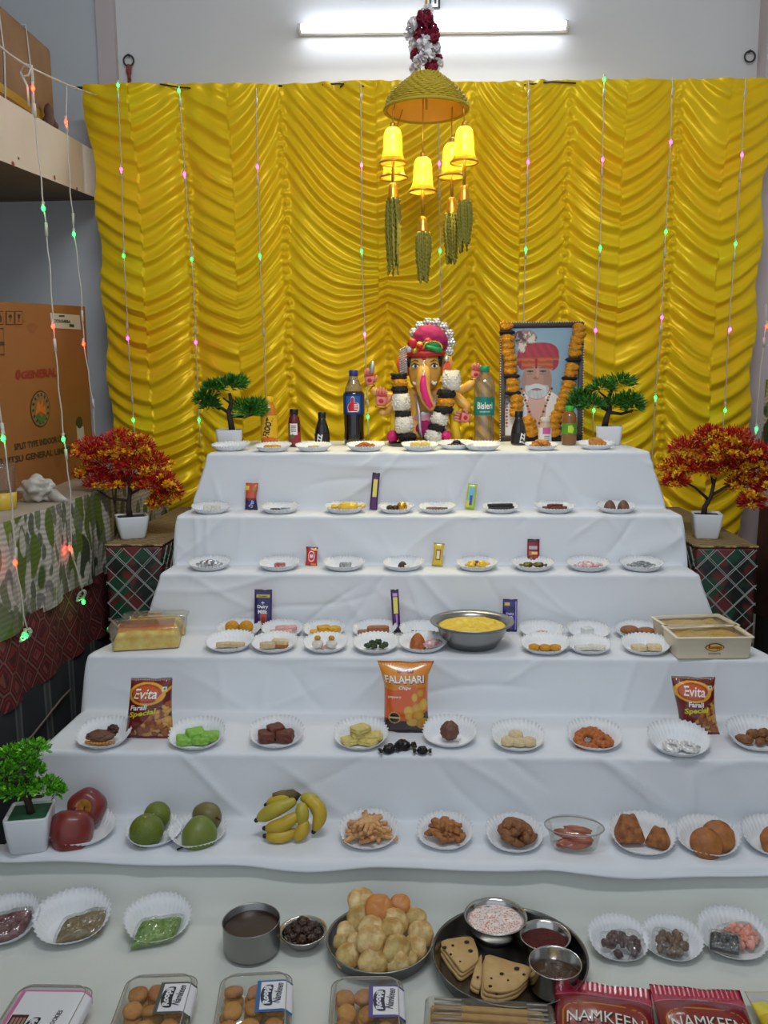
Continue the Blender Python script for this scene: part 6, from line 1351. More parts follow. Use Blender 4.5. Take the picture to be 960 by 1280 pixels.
def bananas():
    p = on_z(362, 1052, Z[6]+.002); p.y = 1.735; p.x = on_y(362, 1046, 1.735).x; s = mpp(p)
    t = thing('banana_bunch', 'bunch of ripe yellow bananas with brown tips on the fruit tier', 'bananas', (p.x, p.y, Z[6]+.0016))
    M_BAN = mat('banana_skin', (206, 172, 48), .45, var=(40, (178, 150, 40), .25)); M_BANT = mat('banana_tip', (40, 32, 22), .8); M_BANG = mat('banana_green_tinge', (186, 172, 60), .45, var=(40, (166, 150, 44), .25))
    z = lambda y: (1062-y)
    B_ = [ # path in photo pixels from the crown outwards, depth in px towards the viewer
        ([(372, 1003, -2), (350, 1012, 4), (336, 1020, 6), (324, 1029, 6)], 9.6), ([(378, 1018, 6), (360, 1030, 12), (346, 1036, 13), (335, 1038, 12)], 9.0),
        ([(382, 1003, -6), (398, 1012, -2), (401, 1028, 2), (394, 1046, 4)], 9.4), ([(376, 1002, -10), (390, 1006, -8), (396, 1016, -6), (398, 1034, -4)], 9.0),
        ([(384, 1026, 8), (382, 1038, 12), (376, 1046, 14), (369, 1049, 14)], 8.6), ([(374, 1042, 10), (358, 1050, 16), (346, 1053, 17), (336, 1053, 16)], 8.2),
        ([(378, 1004, 2), (380, 1014, 6), (380, 1024, 8), (378, 1034, 8)], 8.8), ([(366, 1000, -8), (352, 1006, -8), (342, 1010, -8), (334, 1014, -8)], 8.4)]
    for i, (pts, r) in enumerate(B_):
        q = [((x-362)*s, -(dy+4)*s, max((z(y)-6)*.86, r*.92)*s) for x, y, dy in pts]; r *= 1.14; n = 13; P = []
        for k in range(n):                                    # smooth curve through the points
            f = k/(n-1)*(len(q)-1); a = min(int(f), len(q)-2); u = f-a
            p0, p1, p2, p3 = [Vector(q[min(max(a+j, 0), len(q)-1)]) for j in (-1, 0, 1, 2)]
            P.append(.5*((2*p1)+(-p0+p2)*u+(2*p0-5*p1+4*p2-p3)*u*u+(-p0+3*p1-3*p2+p3)*u**3))
        rad = [r*s*k for k in (.42, .62, .82, .95, 1, 1.02, 1.02, 1, .97, .9, .76, .52, .3)]
        mb = MB(); mb.add(*tube(P, rad, 6)); o = mb.build('banana', M_BAN if i % 3 else M_BANG, t)
        md = o.modifiers.new('round', 'SUBSURF'); md.levels = md.render_levels = 1
        d = (P[-1]-P[-2]).normalized(); mb = MB(); mb.add(*tube([P[-1]-d*.5*s, P[-1]+d*2.2*s, P[-1]+d*3.6*s], [3.2*s, 2.8*s, 2*s], 8)); mb.build('banana_tip', M_BANT, o)
    mb = MB(); mb.add(*tube([(12*s, 4*s, 45*s), (4*s, 5*s, 50*s), (-10*s, 6*s, 49*s), (-20*s, 6*s, 46*s)], [6*s, 6.5*s, 5*s, 4.5*s], 9)); mb.build('bunch_stalk', mat('banana_stalk', (120, 104, 60), .8, var=(30, (60, 48, 30), .1)), t)
bananas()
# ================================================================== packets and bars
M_WHITEINK = M_INKW
def packet(name, lab, cat, px, base_y, w_px, h_px, th, colfn, row=None, zt=None, Y=None, lean=8, rz=0, roll=0, shape=None, nu=40, nv=56, texts=(), m=None, base=(.5, .1, .1), crimp=.05, group=None, bulge=1.0, wr=.02, pos=None):
    zt = ROWZ[row]+.0016 if zt is None else zt
    if pos is None:
        p = on_y(px, base_y, Y); X, Yc = p.x, Y
    else: X, Yc = pos
    s = mpp(Vector((X, Yc, zt))); w, h = w_px*s, h_px*s/max(.3, math.cos(R(lean)))*(1 if pos is None else 1)
    if pos is not None: h = h_px
    if pos is not None: w = w_px
    t = thing(name, lab, cat, (X, Yc, zt), 0, group)
    t.rotation_euler = Euler((R(-lean), R(roll), R(rz))) if pos is None else Euler((R(-lean), 0, R(rz)))
    shape = shape or (lambda v: (-1 + 0*v, 1 + 0*v))
    def surf(u, v, off=0.):
        l, r_ = shape(v); x = (l+(r_-l)*(u+1)/2)*w/2
        e = np.clip(np.minimum(v-crimp*.6, 1-crimp*.6-v)/(.30), 0, 1)
        b = np.clip(1-np.abs(u)**2.6, 0, 1)**.55*np.sin(e*PI/2)**.8
        y = -th/2*b*bulge-th*wr*vnoise(u*3+v*2, v*6, int(px))*b-off-.0006
        z = v*h+.004*h/.1*(np.abs(v-.5)*2)**8*vnoise(u*2.3, v*0+v, 5)*.4
        return x, y, z
    uf = np.linspace(-1, 1, nu); ub = np.linspace(1, -1, 14)[1:-1]; vv = np.linspace(0, 1, nv)
    U, V = np.meshgrid(uf, vv, indexing='ij'); x, y, z = surf(U, V)
    y = y+np.where((V < crimp) | (V > 1-crimp), .0007*np.sin(U*60), 0)
    Ub, Vb = np.meshgrid(ub, vv, indexing='ij'); xb, yb, zb = surf(Ub, Vb)
    P = np.concatenate([np.stack([x, y, z], -1), np.stack([xb, -yb, zb], -1)], 0)
    C = np.concatenate([colfn(U, V, w, h), np.tile(np.array(base), (len(ub), nv, 1))], 0)
    grid_mesh('wrapper', P, m or PRINT_GLOSS, t, C, wrap=True)
    for tx in texts:
        txt, cu, cv, tw, thh, mm = tx[:6]; o_ = tx[6] if len(tx) > 6 else {}
        layer = o_.pop('layer', 1) if isinstance(o_, dict) else 1
        def fn(a, b2):
            u_ = cu+a/(w/2); v_ = cv+b2/h; xx, yy, zz = surf(np.array(float(np.clip(u_, -.99, .99))), np.array(float(np.clip(v_, .01, .99))), .0007*layer); return (float(xx), float(yy), float(zz))
        lettering(txt, tw*w, thh*h, fn, mm, t, 'lettering', **o_)
    return t, w, h
def flat(c): return lambda U, V, w, h: np.tile(lin(c), U.shape+(1,))
def paint(basec, areas):
    """areas: (mask function of U,V , colour)"""
    def f(U, V, w, h):
        C = np.tile(lin(basec), U.shape+(1,)).astype(float)
        for mk, c in areas:
            m_ = mk(U, V); C[m_] = lin(c)
        return C
    return f
rect = lambda u0, u1, v0, v1: (lambda U, V: (U > u0) & (U < u1) & (V > v0) & (V < v1))
elli = lambda cu, cv, ru, rv: (lambda U, V: ((U-cu)/ru)**2+((V-cv)/rv)**2 < 1)
# ---- chocolate bars leaning on the risers
Y2, Y3, Y4 = 2.612, 2.458, 2.318
packet('chocolate_bar', 'small orange and purple chocolate bar standing on the second tier', 'chocolate bar', 314, 632, 16, 33, .014, paint((26, 20, 84), [(rect(-1, 1, .42, 1), (206, 76, 30)), (rect(-1, 1, .36, .44), (110, 40, 40)), (rect(-.95, -.35, .74, .90), (240, 200, 60)), (elli(.55, .78, .3, .09), (150, 130, 50)), (elli(.35, .56, .3, .09), (190, 90, 90)), (rect(-1, 1, .0, .1), (18, 16, 50))]), row=2, Y=Y2, roll=2, shape=lambda v: (-1+.0*v, 1-.28*np.sin(PI*v)**2),
       texts=[('5 STAR', .05, .60, .6, .16, M_WHITEINK, dict(bold=.03)), ('Oreo', .1, .22, .6, .17, mat('pale_violet_ink', (190, 184, 236), .5), dict(rot=1.2, bold=.03))][1:])
packet('chocolate_bar', 'tall thin purple bar with yellow panel standing on the second tier', 'chocolate bar', 466.5, 637, 9.5, 46, .009, paint((84, 26, 96), [(rect(-.5, .55, .36, .82), (232, 222, 96)), (rect(-1, 1, .9, 1), (30, 14, 40)), (rect(-1, -.7, 0, 1), (44, 14, 56))]), row=2, Y=Y2-.008, roll=5)
packet('chocolate_bar', 'lime green wafer bar with blue panel tilted on the second tier', 'chocolate bar', 587, 634, 11.5, 32, .010, paint((176, 204, 52), [(rect(-.55, .5, .35, .88), (120, 186, 222)), (rect(-.3, .3, .18, .55), (60, 80, 170)), (rect(-.9, -.3, .1, .35), (236, 214, 70)), (rect(-1, 1, .0, .08), (140, 176, 40))]), row=2, Y=Y2-.004, roll=7)
packet('chocolate_bar', 'small red wafer bar standing on the third tier left of centre', 'chocolate bar', 389, 708.5, 15, 23, .011, paint((206, 26, 36), [(elli(0, .5, .62, .30), (236, 226, 220)), (elli(0, .5, .52, .24), (206, 26, 36)), (rect(-.3, .3, .42, .6), (240, 230, 224)), (rect(.3, 1, .8, .95), (240, 200, 60)), (rect(-.1, .8, .02, .12), (240, 160, 60)), (rect(-1, 1, .9, 1), (110, 20, 26))]), row=3, Y=Y3, roll=3, shape=lambda v: (-1+.12*np.sin(PI*v), 1-.12*np.sin(PI*v)))
packet('chocolate_bar', 'small yellow chocolate bar standing on the third tier', 'chocolate bar', 546.5, 713, 14, 29, .011, paint((222, 188, 40), [(rect(-.5, .5, .28, .74), (150, 60, 40)), (rect(-.35, .3, .34, .68), (240, 226, 190)), (rect(-1, 1, .0, .07), (170, 150, 30)), (rect(-1, 1, .94, 1), (170, 150, 30))]), row=3, Y=Y3-.012, roll=5, shape=lambda v: (-1+.2*np.sin(PI*v), 1-.2*np.sin(PI*v)),
       texts=[('MUNCH', -.03, .51, .36, .30, mat('brown_ink', (130, 40, 36), .5), dict(rot=PI/2*0+1.45, bold=.03))][:0])
packet('chocolate_bar', 'dark red chocolate bar with nuts picture standing on the third tier', 'chocolate bar', 666.5, 697.5, 15, 32, .009, paint((140, 20, 38), [(rect(-1, 1, .88, 1), (44, 14, 18)), (rect(-.75, .6, .60, .73), (196, 180, 190)), (rect(-.3, .65, .40, .52), (244, 214, 110)), (rect(-.75, -.3, .38, .54), (200, 110, 50)), (elli(-.2, .18, .5, .17), (110, 76, 50)), (elli(.45, .12, .25, .12), (226, 176, 90)), (elli(-.35, .24, .2, .06), (190, 140, 100)), (rect(.1, .8, .26, .36), (206, 36, 44))]), row=3, Y=Y3+.012, roll=1)
LILAC = mat('lilac_ink', (214, 208, 240), .5); GOLDI = mat('gold_ink', (214, 180, 70), .5)
packet('chocolate_bar', 'large purple chocolate bar with white lettering on fourth tier left', 'chocolate bar', 328.5, 786, 22, 50, .010, paint((40, 26, 96), [(rect(-.75, .75, .80, .88), (212, 186, 70)), (rect(-.3, .45, .18, .40), (196, 60, 40)), (rect(-.1, .25, .2, .34), (120, 60, 40)), (rect(-1, 1, 0, .06), (28, 16, 60)), (rect(-1, 1, .95, 1), (28, 16, 60)), (rect(-.4, .4, .08, .13), (150, 60, 110))]), row=4, Y=Y4-.004, roll=1,
       texts=[('Dairy', 0, .575, .62, .105, M_WHITEINK, dict(bold=.035)), ('Milk', 0, .46, .55, .10, M_WHITEINK, dict(bold=.035)), ('CLASSIC', 0, .84, .5, .035, M_INKK, dict(bold=.02)), ('+', .0, .68, .2, .07, LILAC, dict(bold=.05))])
packet('chocolate_bar', 'tall thin purple bar with yellow panel standing on the fourth tier', 'chocolate bar', 496, 790, 10, 53, .009, paint((74, 26, 92), [(rect(-.45, .6, .45, .82), (232, 222, 96)), (rect(-1, 1, .93, 1), (30, 14, 40)), (rect(-.5, .6, .85, .92), (200, 150, 220)), (rect(.0, .4, .14, .42), (190, 130, 210)), (rect(-1, 1, 0, .07), (40, 14, 44))]), row=4, Y=Y4-.02, roll=-3)
packet('chocolate_bar', 'small purple chocolate bar standing behind the steel bowl', 'chocolate bar', 637, 788, 18, 40, .010, paint((50, 40, 128), [(rect(-.75, -.05, .80, .9), (220, 190, 70)), (elli(.1, .72, .4, .07), (28, 20, 60)), (rect(.72, .86, .05, .95), (170, 160, 220)), (rect(-.4, .3, .1, .3), (120, 70, 60)), (rect(-1, 1, .94, 1), (28, 18, 70)), (rect(-1, 1, 0, .06), (28, 18, 70))]), row=4, Y=Y4-.006, roll=1,
       texts=[('Dairy', .0, .55, .55, .09, LILAC, dict(bold=.03)), ('Milk', .0, .45, .5, .09, LILAC, dict(bold=.03))])
# ---- snack bags on the fifth tier
def nuts(U, V, w, h, seed, n=150, pal=((206, 140, 66), (176, 98, 40), (150, 76, 30), (220, 164, 90))):
    rg = np.random.RandomState(seed); cx = rg.uniform(-1, 1, n); cy = rg.uniform(0, .7, n); a = rg.uniform(0, PI, n); rx = rg.uniform(.06, .15, n); ry = rg.uniform(.03, .06, n)
    C = np.tile(lin((84, 36, 16)), U.shape+(1,)).astype(float)
    for i in range(n):
        x = (U-cx[i])*w/2; y = (V-cy[i])*h; c, s_ = math.cos(a[i]), math.sin(a[i]); d = ((x*c+y*s_)/(rx[i]*w/1.4))**2+((-x*s_+y*c)/(ry[i]*h))**2
        m_ = d < 1; C[m_] = lin(pal[i % 4])*(1.1-.45*d[m_])[:, None]
    return C
def evita(yoff):
    def f(U, V, w, h):
        C = np.tile(lin((112, 24, 22)), U.shape+(1,)).astype(float)
        pic = V < .30+.20*U+.10*np.sin(U*2.2)+.06; N_ = nuts(U, V, w, h, 4+int(yoff*10)); C[pic] = N_[pic]
        e = ((U+.1+yoff)/.80)**2+((V-.76)/.165)**2; C[(e < 1.25) & (e > .84)] = lin((232, 168, 40)); C[e < .84] = lin((176, 66, 30)); e2 = ((U+.14+yoff)/.62)**2+((V-.77)/.115)**2; C[e2 < 1] = lin((200, 90, 34))
        sw = (np.abs(V-(.60+.33*(U-.2))) < .025) & (U > .35); C[sw] = lin((226, 160, 50))
        C[(U > .62) & (U < .82) & (V > .80) & (V < .87)] = lin((214, 224, 210)); C[((U-.72)/.05)**2+((V-.835)/.02)**2 < 1] = lin((40, 120, 50))
        C[V < .04] = lin((120, 28, 34)); C[V > .965] = lin((150, 120, 116))
        return C
    return f
YINK = mat('yellow_green_ink', (214, 206, 40), .5); WGL = mat('white_ink_gloss', (244, 242, 240), .35)
packet('snack_bag', 'brown snack bag with white lettering on the fifth tier, left side', 'snack bag', 190, 925, 56, 74, .045, evita(0.), row=6, Y=1.895, lean=9, roll=-1, shape=lambda v: (-1-.22*(1-v)**1.5+.10*v, 1-.02*v-.06*np.sin(PI*v)), nu=80, nv=110, base=tuple(lin((150, 140, 136))),
       texts=[('Evita', -.14, .765, .56, .16, WGL, dict(bold=.012, shear=.2)), ('Farali', -.42, .54, .42, .085, M_WHITEINK, dict(bold=.03, shear=.25, rot=.08)), ('Special', -.22, .44, .66, .11, YINK, dict(bold=.03, shear=.25, rot=.16))])
packet('snack_bag', 'brown snack bag with white lettering on the fifth tier, right side', 'snack bag', 867, 927, 54, 70, .045, evita(.04), row=6, Y=1.955, lean=9, roll=1, shape=lambda v: (-.72-.36*v**2+.04*np.sin(PI*v*2), 1.22-.50*v**.6+.22*v**3), nu=80, nv=110, base=tuple(lin((150, 140, 136))),
       texts=[('Evita', -.10, .77, .52, .17, WGL, dict(bold=.012, shear=.2, rot=-.05)), ('Farali', -.10, .545, .40, .09, M_WHITEINK, dict(bold=.03, shear=.15)), ('Special', -.12, .43, .64, .12, YINK, dict(bold=.03, shear=.2, rot=.08))])
def falahari(U, V, w, h):
    C = np.tile(lin((222, 96, 34)), U.shape+(1,)).astype(float)
    C[V > .66+.04*np.sin(U*3)] = lin((226, 142, 34)); C[(V > .60) & (U > .45)] = lin((224, 134, 36)); C[(np.abs(U-.62) < .30) & (V < .66) & (V > .3)] = lin((214, 110, 36))
    C[V < .24-.05*np.cos(U*2.4)+.05*U] = lin((52, 26, 24)); C[V < .05] = lin((40, 20, 20))
    for cu, cv, ru, rv, k in ((.40, .52, .13, .06, 0), (.66, .58, .14, .05, 1), (.12, .33, .22, .07, 2), (.52, .36, .26, .075, 3), (.80, .42, .17, .08, 4), (.56, .27, .24, .07, 5), (.28, .165, .26, .06, 6), (.74, .145, .30, .085, 7), (.12, .26, .16, .05, 8)):
        d = ((U-cu)/ru)**2+((V-cv)/rv)**2; m_ = d < 1; C[m_] = lin((214, 160, 58) if k % 2 else (226, 178, 72))*(1.06-.22*d[m_])[:, None]
    e = ((U+.52)/.27)**2+((V-.235)/.085)**2; C[e < 1] = lin((214, 168, 96)); C[e < .72] = lin((46, 28, 24)); C[(np.abs(V-.235) < .016) & (np.abs(U+.52) < .26)] = lin((226, 200, 150))
    C[(U > -.32) & (U < .34) & (V > .855) & (V < .915)] = lin((150, 26, 30)); C[V > .975] = lin((190, 110, 26))
    return C
packet('chips_bag', 'orange and brown potato chips bag standing in the middle of fifth tier', 'snack bag', 508, 921, 58, 88, .05, falahari, row=6, Y=1.945, lean=8, roll=0, shape=lambda v: (-.98-.26*np.clip((v-.66)/.34, 0, 1)**1.2+.03*np.sin(PI*v), 1.0-.08*np.sin(PI*v)+.20*np.clip((v-.82)/.18, 0, 1)), nu=90, nv=120, base=tuple(lin((160, 90, 40))),
       texts=[('FALAHARI', -.02, .765, .86, .115, M_INKK, dict(bold=.03)), ('FALAHARI', -.03, .770, .84, .105, WGL, dict(bold=.02, layer=2)), ('Chips', -.04, .65, .28, .06, WGL, dict(bold=.03, shear=.25)), ('BIKAJI', .0, .885, .26, .034, WGL, dict(bold=.02)), ('peppery', -.5, .52, .30, .03, WGL, dict(bold=.02)), ('flavour', -.45, .475, .14, .018, WGL, dict(bold=.01))][:5])
# black wrapped candies in front
for i, (x, y, w, hh, rz, lab) in enumerate(((486, 938, 22, 12, 20, 'black wrapped candy at left before the chips bag'), (503, 934, 30, 15, 10, 'large black wrapped candy in the middle before the chips bag'), (528, 939, 20, 11, 0, 'small black wrapped candy at right before the chips bag'))):
    p = on_z(x, y+3, Z[5]+.0014); s = mpp(p); mb = MB(); mb.add(*sh_wrap(w*s*1.15, hh*.42*s, i)); mb.add(*sh_block(w*s*.5, hh*s*.9, hh*s*.8, i, .2, 2, 4))
    o = mb.build('black_candy', FBLKW); o.location = (p.x, p.y, p.z); o.rotation_euler = (0, 0, R(rz)); tag(o, lab, 'candy', 'black candies before the chips bag')
# ---- bottom row red packets, lying back on the cloth
def namkeen(U, V, w, h):
    C = np.tile(lin((124, 16, 26)), U.shape+(1,)).astype(float)
    C[V > .80] = lin((176, 24, 60)); C[(V > .80) & (V < .815)] = lin((216, 90, 120)); C[V > .985] = lin((120, 16, 34))
    e = (np.abs(U)/.80)**4+((V-.53)/.15)**4; C[e < 1.25] = lin((200, 130, 60)); C[e < 1.08] = lin((134, 34, 28)); return C
BIGW = mat('cream_ink', (226, 218, 206), .45)
for i, (px, rz, lab, x0) in enumerate(((752, -9, 'red snack packet with white lettering lying against the steel tray', 0), (868, -4, 'red snack packet with white lettering lying at lower right', 0))):
    c = on_z(px, 1240 if i == 0 else 1246, Z[7]+.02); h = .20; w = .160 if i == 0 else .150
    pos = (c.x+math.sin(R(rz))*h*.95, c.y-h*.97)
    packet('snack_packet', lab, 'snack packet', px, 0, w, h, .04, namkeen, zt=Z[7]+.012, lean=84, rz=rz, pos=pos, nu=70, nv=90, base=tuple(lin((120, 20, 30))), crimp=.17, wr=.05, m=PRINT_GLOSS,
           texts=[('NAMKEEN', .03, .512, .76, .12, M_INKK, dict(bold=.0, arc=.004)), ('NAMKEEN', 0, .52, .75, .115, BIGW, dict(bold=.0, layer=2, arc=.004))])
c = on_z(972, 1246, Z[7]+.02)
packet('foil_packet', 'silver and yellow foil packet at the lower right corner', 'snack packet', 950, 0, .10, .18, .03, paint((206, 176, 30), [(rect(-1, 1, .82, 1), (190, 190, 190)), (rect(-1, -.5, .7, .86), (226, 206, 60))]), zt=Z[7]+.010, lean=84, rz=2, pos=(c.x, c.y-.18), base=(.5, .45, .1), crimp=.15, wr=.08)

# ================================================================== steel ware
M_STEEL = mat('polished_steel', (196, 194, 190), .16, 1.0); M_STEELB = mat('brushed_steel', (152, 152, 150), .32, 1.0, bump=(60, .05)); M_STEELD = mat('dark_steel', (128, 126, 122), .26, 1.0)
def ware(name, lab, cat, px, py, zr, prof, m, n=56, pos=None, inner=None):
    """turned steel vessel; prof in pixels (r,z); rim centre at (px,py), standing on zr"""
    H = max(z for _, z in prof)
    p = on_z(px, py, zr); 
    for _ in range(4): s = mpp(p); p = on_z(px, py, zr+H*s); p = Vector((p.x, p.y, zr))
    s = mpp(Vector((p.x, p.y, zr+H*s)))
    t = thing(name, lab, cat, tuple(p)); mb = MB(); mb.add(*lathe([(r*s, z*s) for r, z in prof], n, True, True)); mb.build('bowl_body' if 'bowl' in name or 'cup' in name else 'tray_body', m, t)
    return t, p, s
def filling(name, lab, cat, p, s, r, z, m, amp=.0, dome=0., seed=0, kind='stuff', fr=30):
    """contents with a slightly uneven top"""
    n, k = 48, 14; rings = [[(r*s*.96*math.cos(2*PI*i/n), r*s*.96*math.sin(2*PI*i/n), (z-3)*s) for i in range(n)]]
    for j in range(k+1):
        f = 1-j/k; rr = max(r*s*f, 1e-4); ring = []
        for i in range(n):
            a = 2*PI*i/n; x, y = rr*math.cos(a), rr*math.sin(a); ring.append((x, y, z*s+dome*s*(1-f*f)+amp*s*(mnoise.noise(Vector((x*fr, y*fr, seed)))+.6*mnoise.noise(Vector((x*fr*2.3, y*fr*2.3, seed+4))))*min(1, (1-f)*4)))
        rings.append(ring)
    mb = MB(); mb.add(*loft(rings, True, True)); o = mb.build(name, m); o.location = tuple(p); return tag(o, lab, cat, None, kind)
G = .0016
# large bowl on the fourth tier
t, p, s = ware('serving_bowl', 'wide steel bowl of yellow pudding in the middle of the fourth tier', 'bowl', 590, 775, Z[4]+G, [(0, 0), (26, 0), (31, 1), (40, 14), (44, 25), (46, 28), (52, 30.5), (52.5, 31.5), (51.5, 32), (44.5, 29.5), (42, 26), (38, 15), (29, 2.5), (0, 2)], M_STEELB)
filling('yellow_pudding', 'lumpy yellow pudding filling the wide steel bowl', 'food', p, s, 42.5, 25, fm('pudding', (236, 204, 62), (222, 184, 40), .5, 60, .5), 5.0, 2.5, 3, fr=42)
# steel cup of brown liquid, small bowl of chocolate
t, p, s = ware('steel_cup', 'straight-sided steel cup of dark brown sauce on the lowest tier', 'bowl', 314, 1149, Z[7]+G, [(0, 0), (31, 0), (34, 2), (35.5, 6), (35.5, 38), (36.3, 39), (35.8, 39.8), (34.6, 38.5), (34, 6), (31, 3), (0, 2.6)], M_STEELB)
filling('brown_sauce', 'dark brown sauce filling the straight steel cup', 'food', p, s, 34.1, 30, mat('brown_sauce', (48, 26, 14), .35, coat=.2), .25, 0, 1)
t, p, s = ware('small_steel_bowl', 'small steel bowl with a rim holding chocolate lumps', 'bowl', 379, 1162, Z[7]+G, [(0, 0), (17, 0), (20, 1.5), (25, 11), (27, 14), (30, 15.5), (30.3, 16.5), (29.5, 17), (25.5, 15), (23.5, 11), (18.5, 3), (0, 2.5)], M_STEEL)
rg = random.Random(5); M_NUTCH = fm('nutty_chocolate', (76, 52, 36), (44, 28, 20), .35, 90, .9)
for i, q in enumerate([(0, 0, 26)]+[(16*math.cos(a), 14*math.sin(a), 9) for a in np.linspace(0, 2*PI, 9)[:-1]]+[(9*math.cos(a+.4), 8*math.sin(a+.4), 18) for a in np.linspace(0, 2*PI, 6)[:-1]]):
    o = link_obj('chocolate_lump', mesh_of(sh_lump(15*s, 13*s, 12*s, .35, i), M_NUTCH, 'chocolate_lump')); o.location = (p.x+q[0]*s, p.y+q[1]*s, p.z+q[2]*s*.8); tag(o, 'nutty dark chocolate lump heaped in the small steel bowl', 'sweet', 'chocolate lumps in the small steel bowl')
# tray of puris
t, p, s = ware('steel_tray', 'round steel tray heaped with puffed puris on the lowest tier', 'tray', 475, 1171, Z[7]+G, [(0, 0), (58, 0), (61, 1.5), (65, 16), (67.5, 18), (67.5, 19.2), (65.5, 19), (63.5, 16), (59.5, 3), (0, 2.2)], M_STEELB)
FPURI = [mat('puri_a', (226, 200, 140), .4, var=(46, (190, 146, 78), .13), bump=(70, .6)), mat('puri_b', (216, 188, 122), .4, var=(46, (176, 136, 66), .13), bump=(70, .6)), mat('puri_orange', (208, 136, 62), .45, var=(26, (186, 110, 46), .22), bump=(60, .35))]
PU = [(645, 118, 17, 0, 34), (715, 147, 17, 2, 38), (800, 130, 13, 2, 30), (635, 190, 16, 1, 22), (588, 240, 13, 0, 12), (785, 195, 16, 0, 28), (862, 190, 14, 1, 18), (682, 222, 15, 0, 26), (762, 238, 17, 1, 26), (882, 250, 16, 0, 12), (625, 285, 12, 0, 14), (682, 272, 17, 0, 30), (788, 312, 17, 1, 20), (858, 305, 15, 0, 12), (592, 338, 15, 1, 8), (692, 362, 17, 1, 12), (786, 368, 15, 0, 8), (735, 210, 13, 1, 18), (560, 280, 9, 1, 8), (835, 350, 10, 1, 8)]
PROW = [0 if q[1] < 160 else 1 if q[1] < 230 else 2 if q[1] < 308 else 3 for q in PU]
PRANK = [sum(1 for k in range(len(PU)) if PROW[k] == PROW[i] and PU[k][0] < PU[i][0]) for i in range(len(PU))]
for i, (cx, cy, r, mm, zz) in enumerate(PU):
    x, y = 250+cx/3.2, 1090+cy/3.2; q = on_z(x, y, Z[7]+(zz+8)*s)
    v, f = blob(r*s*1.03, r*s*1.03, r*s*.40, 4, .06, 2.2, i*3, 2.3); v = [(x*(1+.05*mnoise.noise(Vector((x*70, y*70, i)))), y, z*(.88+.3*abs(mnoise.noise(Vector((x*45, y*45, i*2.)))))) for x, y, z in v]; mb = MB(); mb.add(v, f); o = mb.build('puri', FPURI[mm]); o.location = tuple(q); o.rotation_euler = (R(48+rnd.uniform(-16, 16)), R(rnd.uniform(-24, 24)), rnd.uniform(-.4, .4))
    tag(o, 'orange-brown puffed puri on top of the heap in the steel tray' if mm == 2 and i == 1 else ('small orange-brown puffed puri at the back right of the heap' if mm == 2 else 'pale golden puffed puri, %s row of the heap, %s from left' % (('back', 'second', 'third', 'front')[PROW[i]], ORD[PRANK[i]])), 'puri', None if mm == 2 else 'pale puris in the steel tray')
# thali and its bowls
t, pT, sT = ware('steel_thali', 'large round dark steel platter with three bowls and folded rotis', 'platter', 637, 1190, Z[7]+G, [(0, 0), (84, 0), (88, 1.5), (95, 21), (97, 22.5), (97, 23.8), (95.3, 23.5), (93, 20), (86.5, 4), (84, 2.4), (0, 2.2)], M_STEELD, 80)
zT = Z[7]+G+2.6*sT
def bowl_on(px, py, R1, H, lab, name='steel_bowl', m=M_STEEL, flare=1.0):
    return ware(name, lab, 'bowl', px, py, zT, [(0, 0), (R1*.60, 0), (R1*.70, 1), (R1*.86*flare, H*.5), (R1*.93, H*.92), (R1, H), (R1*1.01, H+1), (R1*.97, H+1.3), (R1*.88, H*.9), (R1*.80*flare, H*.5), (R1*.66, 2.6), (0, 2.2)], m)
t, p, s = bowl_on(619.5, 1144, 39, 25, 'steel bowl of milk with saffron specks at the back of the platter')
mm = bpy.data.materials.new('saffron_milk'); mm.use_nodes = True; nt = mm.node_tree; b = nt.nodes['Principled BSDF']; b.inputs['Roughness'].default_value = .3
tc = nt.nodes.new('ShaderNodeTexCoord'); vo = nt.nodes.new('ShaderNodeTexVoronoi'); vo.inputs['Scale'].default_value = 260; rp = nt.nodes.new('ShaderNodeValToRGB')
rp.color_ramp.elements[0].position = .30; rp.color_ramp.elements[1].position = .46; rp.color_ramp.elements[0].color = srgb((216, 120, 90))+(1,); rp.color_ramp.elements[1].color = srgb((232, 222, 216))+(1,)
nt.links.new(tc.outputs['Object'], vo.inputs['Vector']); nt.links.new(vo.outputs['Distance'], rp.inputs[0]); nt.links.new(rp.outputs[0], b.inputs['Base Color'])
filling('saffron_milk', 'white milk with orange specks in the back bowl of the platter', 'food', p, s, 33.5, 20, mm, .8, 0, 2, fr=60)
t, p, s = bowl_on(681, 1168, 32, 20, 'shallow steel bowl of red chutney powder on the platter')
filling('red_chutney', 'dark red chutney powder in the shallow steel bowl', 'food', p, s, 27, 12, fm('red_powder', (92, 30, 24), (70, 20, 18), .9, 120, .8), 2.2, 2, 5, fr=60)
t, p, s = ware('steel_cup', 'tall straight steel cup of brown curry at front right of platter', 'bowl', 694, 1202, zT, [(0, 0), (27, 0), (30, 1.5), (31.5, 5), (32, 34), (33, 36), (32.3, 36.6), (31, 34.5), (30.3, 6), (27, 3), (0, 2.6)], M_STEEL)
filling('brown_curry', 'brown lumpy curry in the tall straight steel cup', 'food', p, s, 30.4, 18, fm('curry', (84, 56, 28), (48, 30, 16), .3, 70, 1.), 3, 1, 9, fr=50)
M_ROTI = fm('roti', (206, 172, 116), (188, 150, 92), .7, 40, .3); M_CHAR = mat('char_mark', (60, 36, 24), .8)
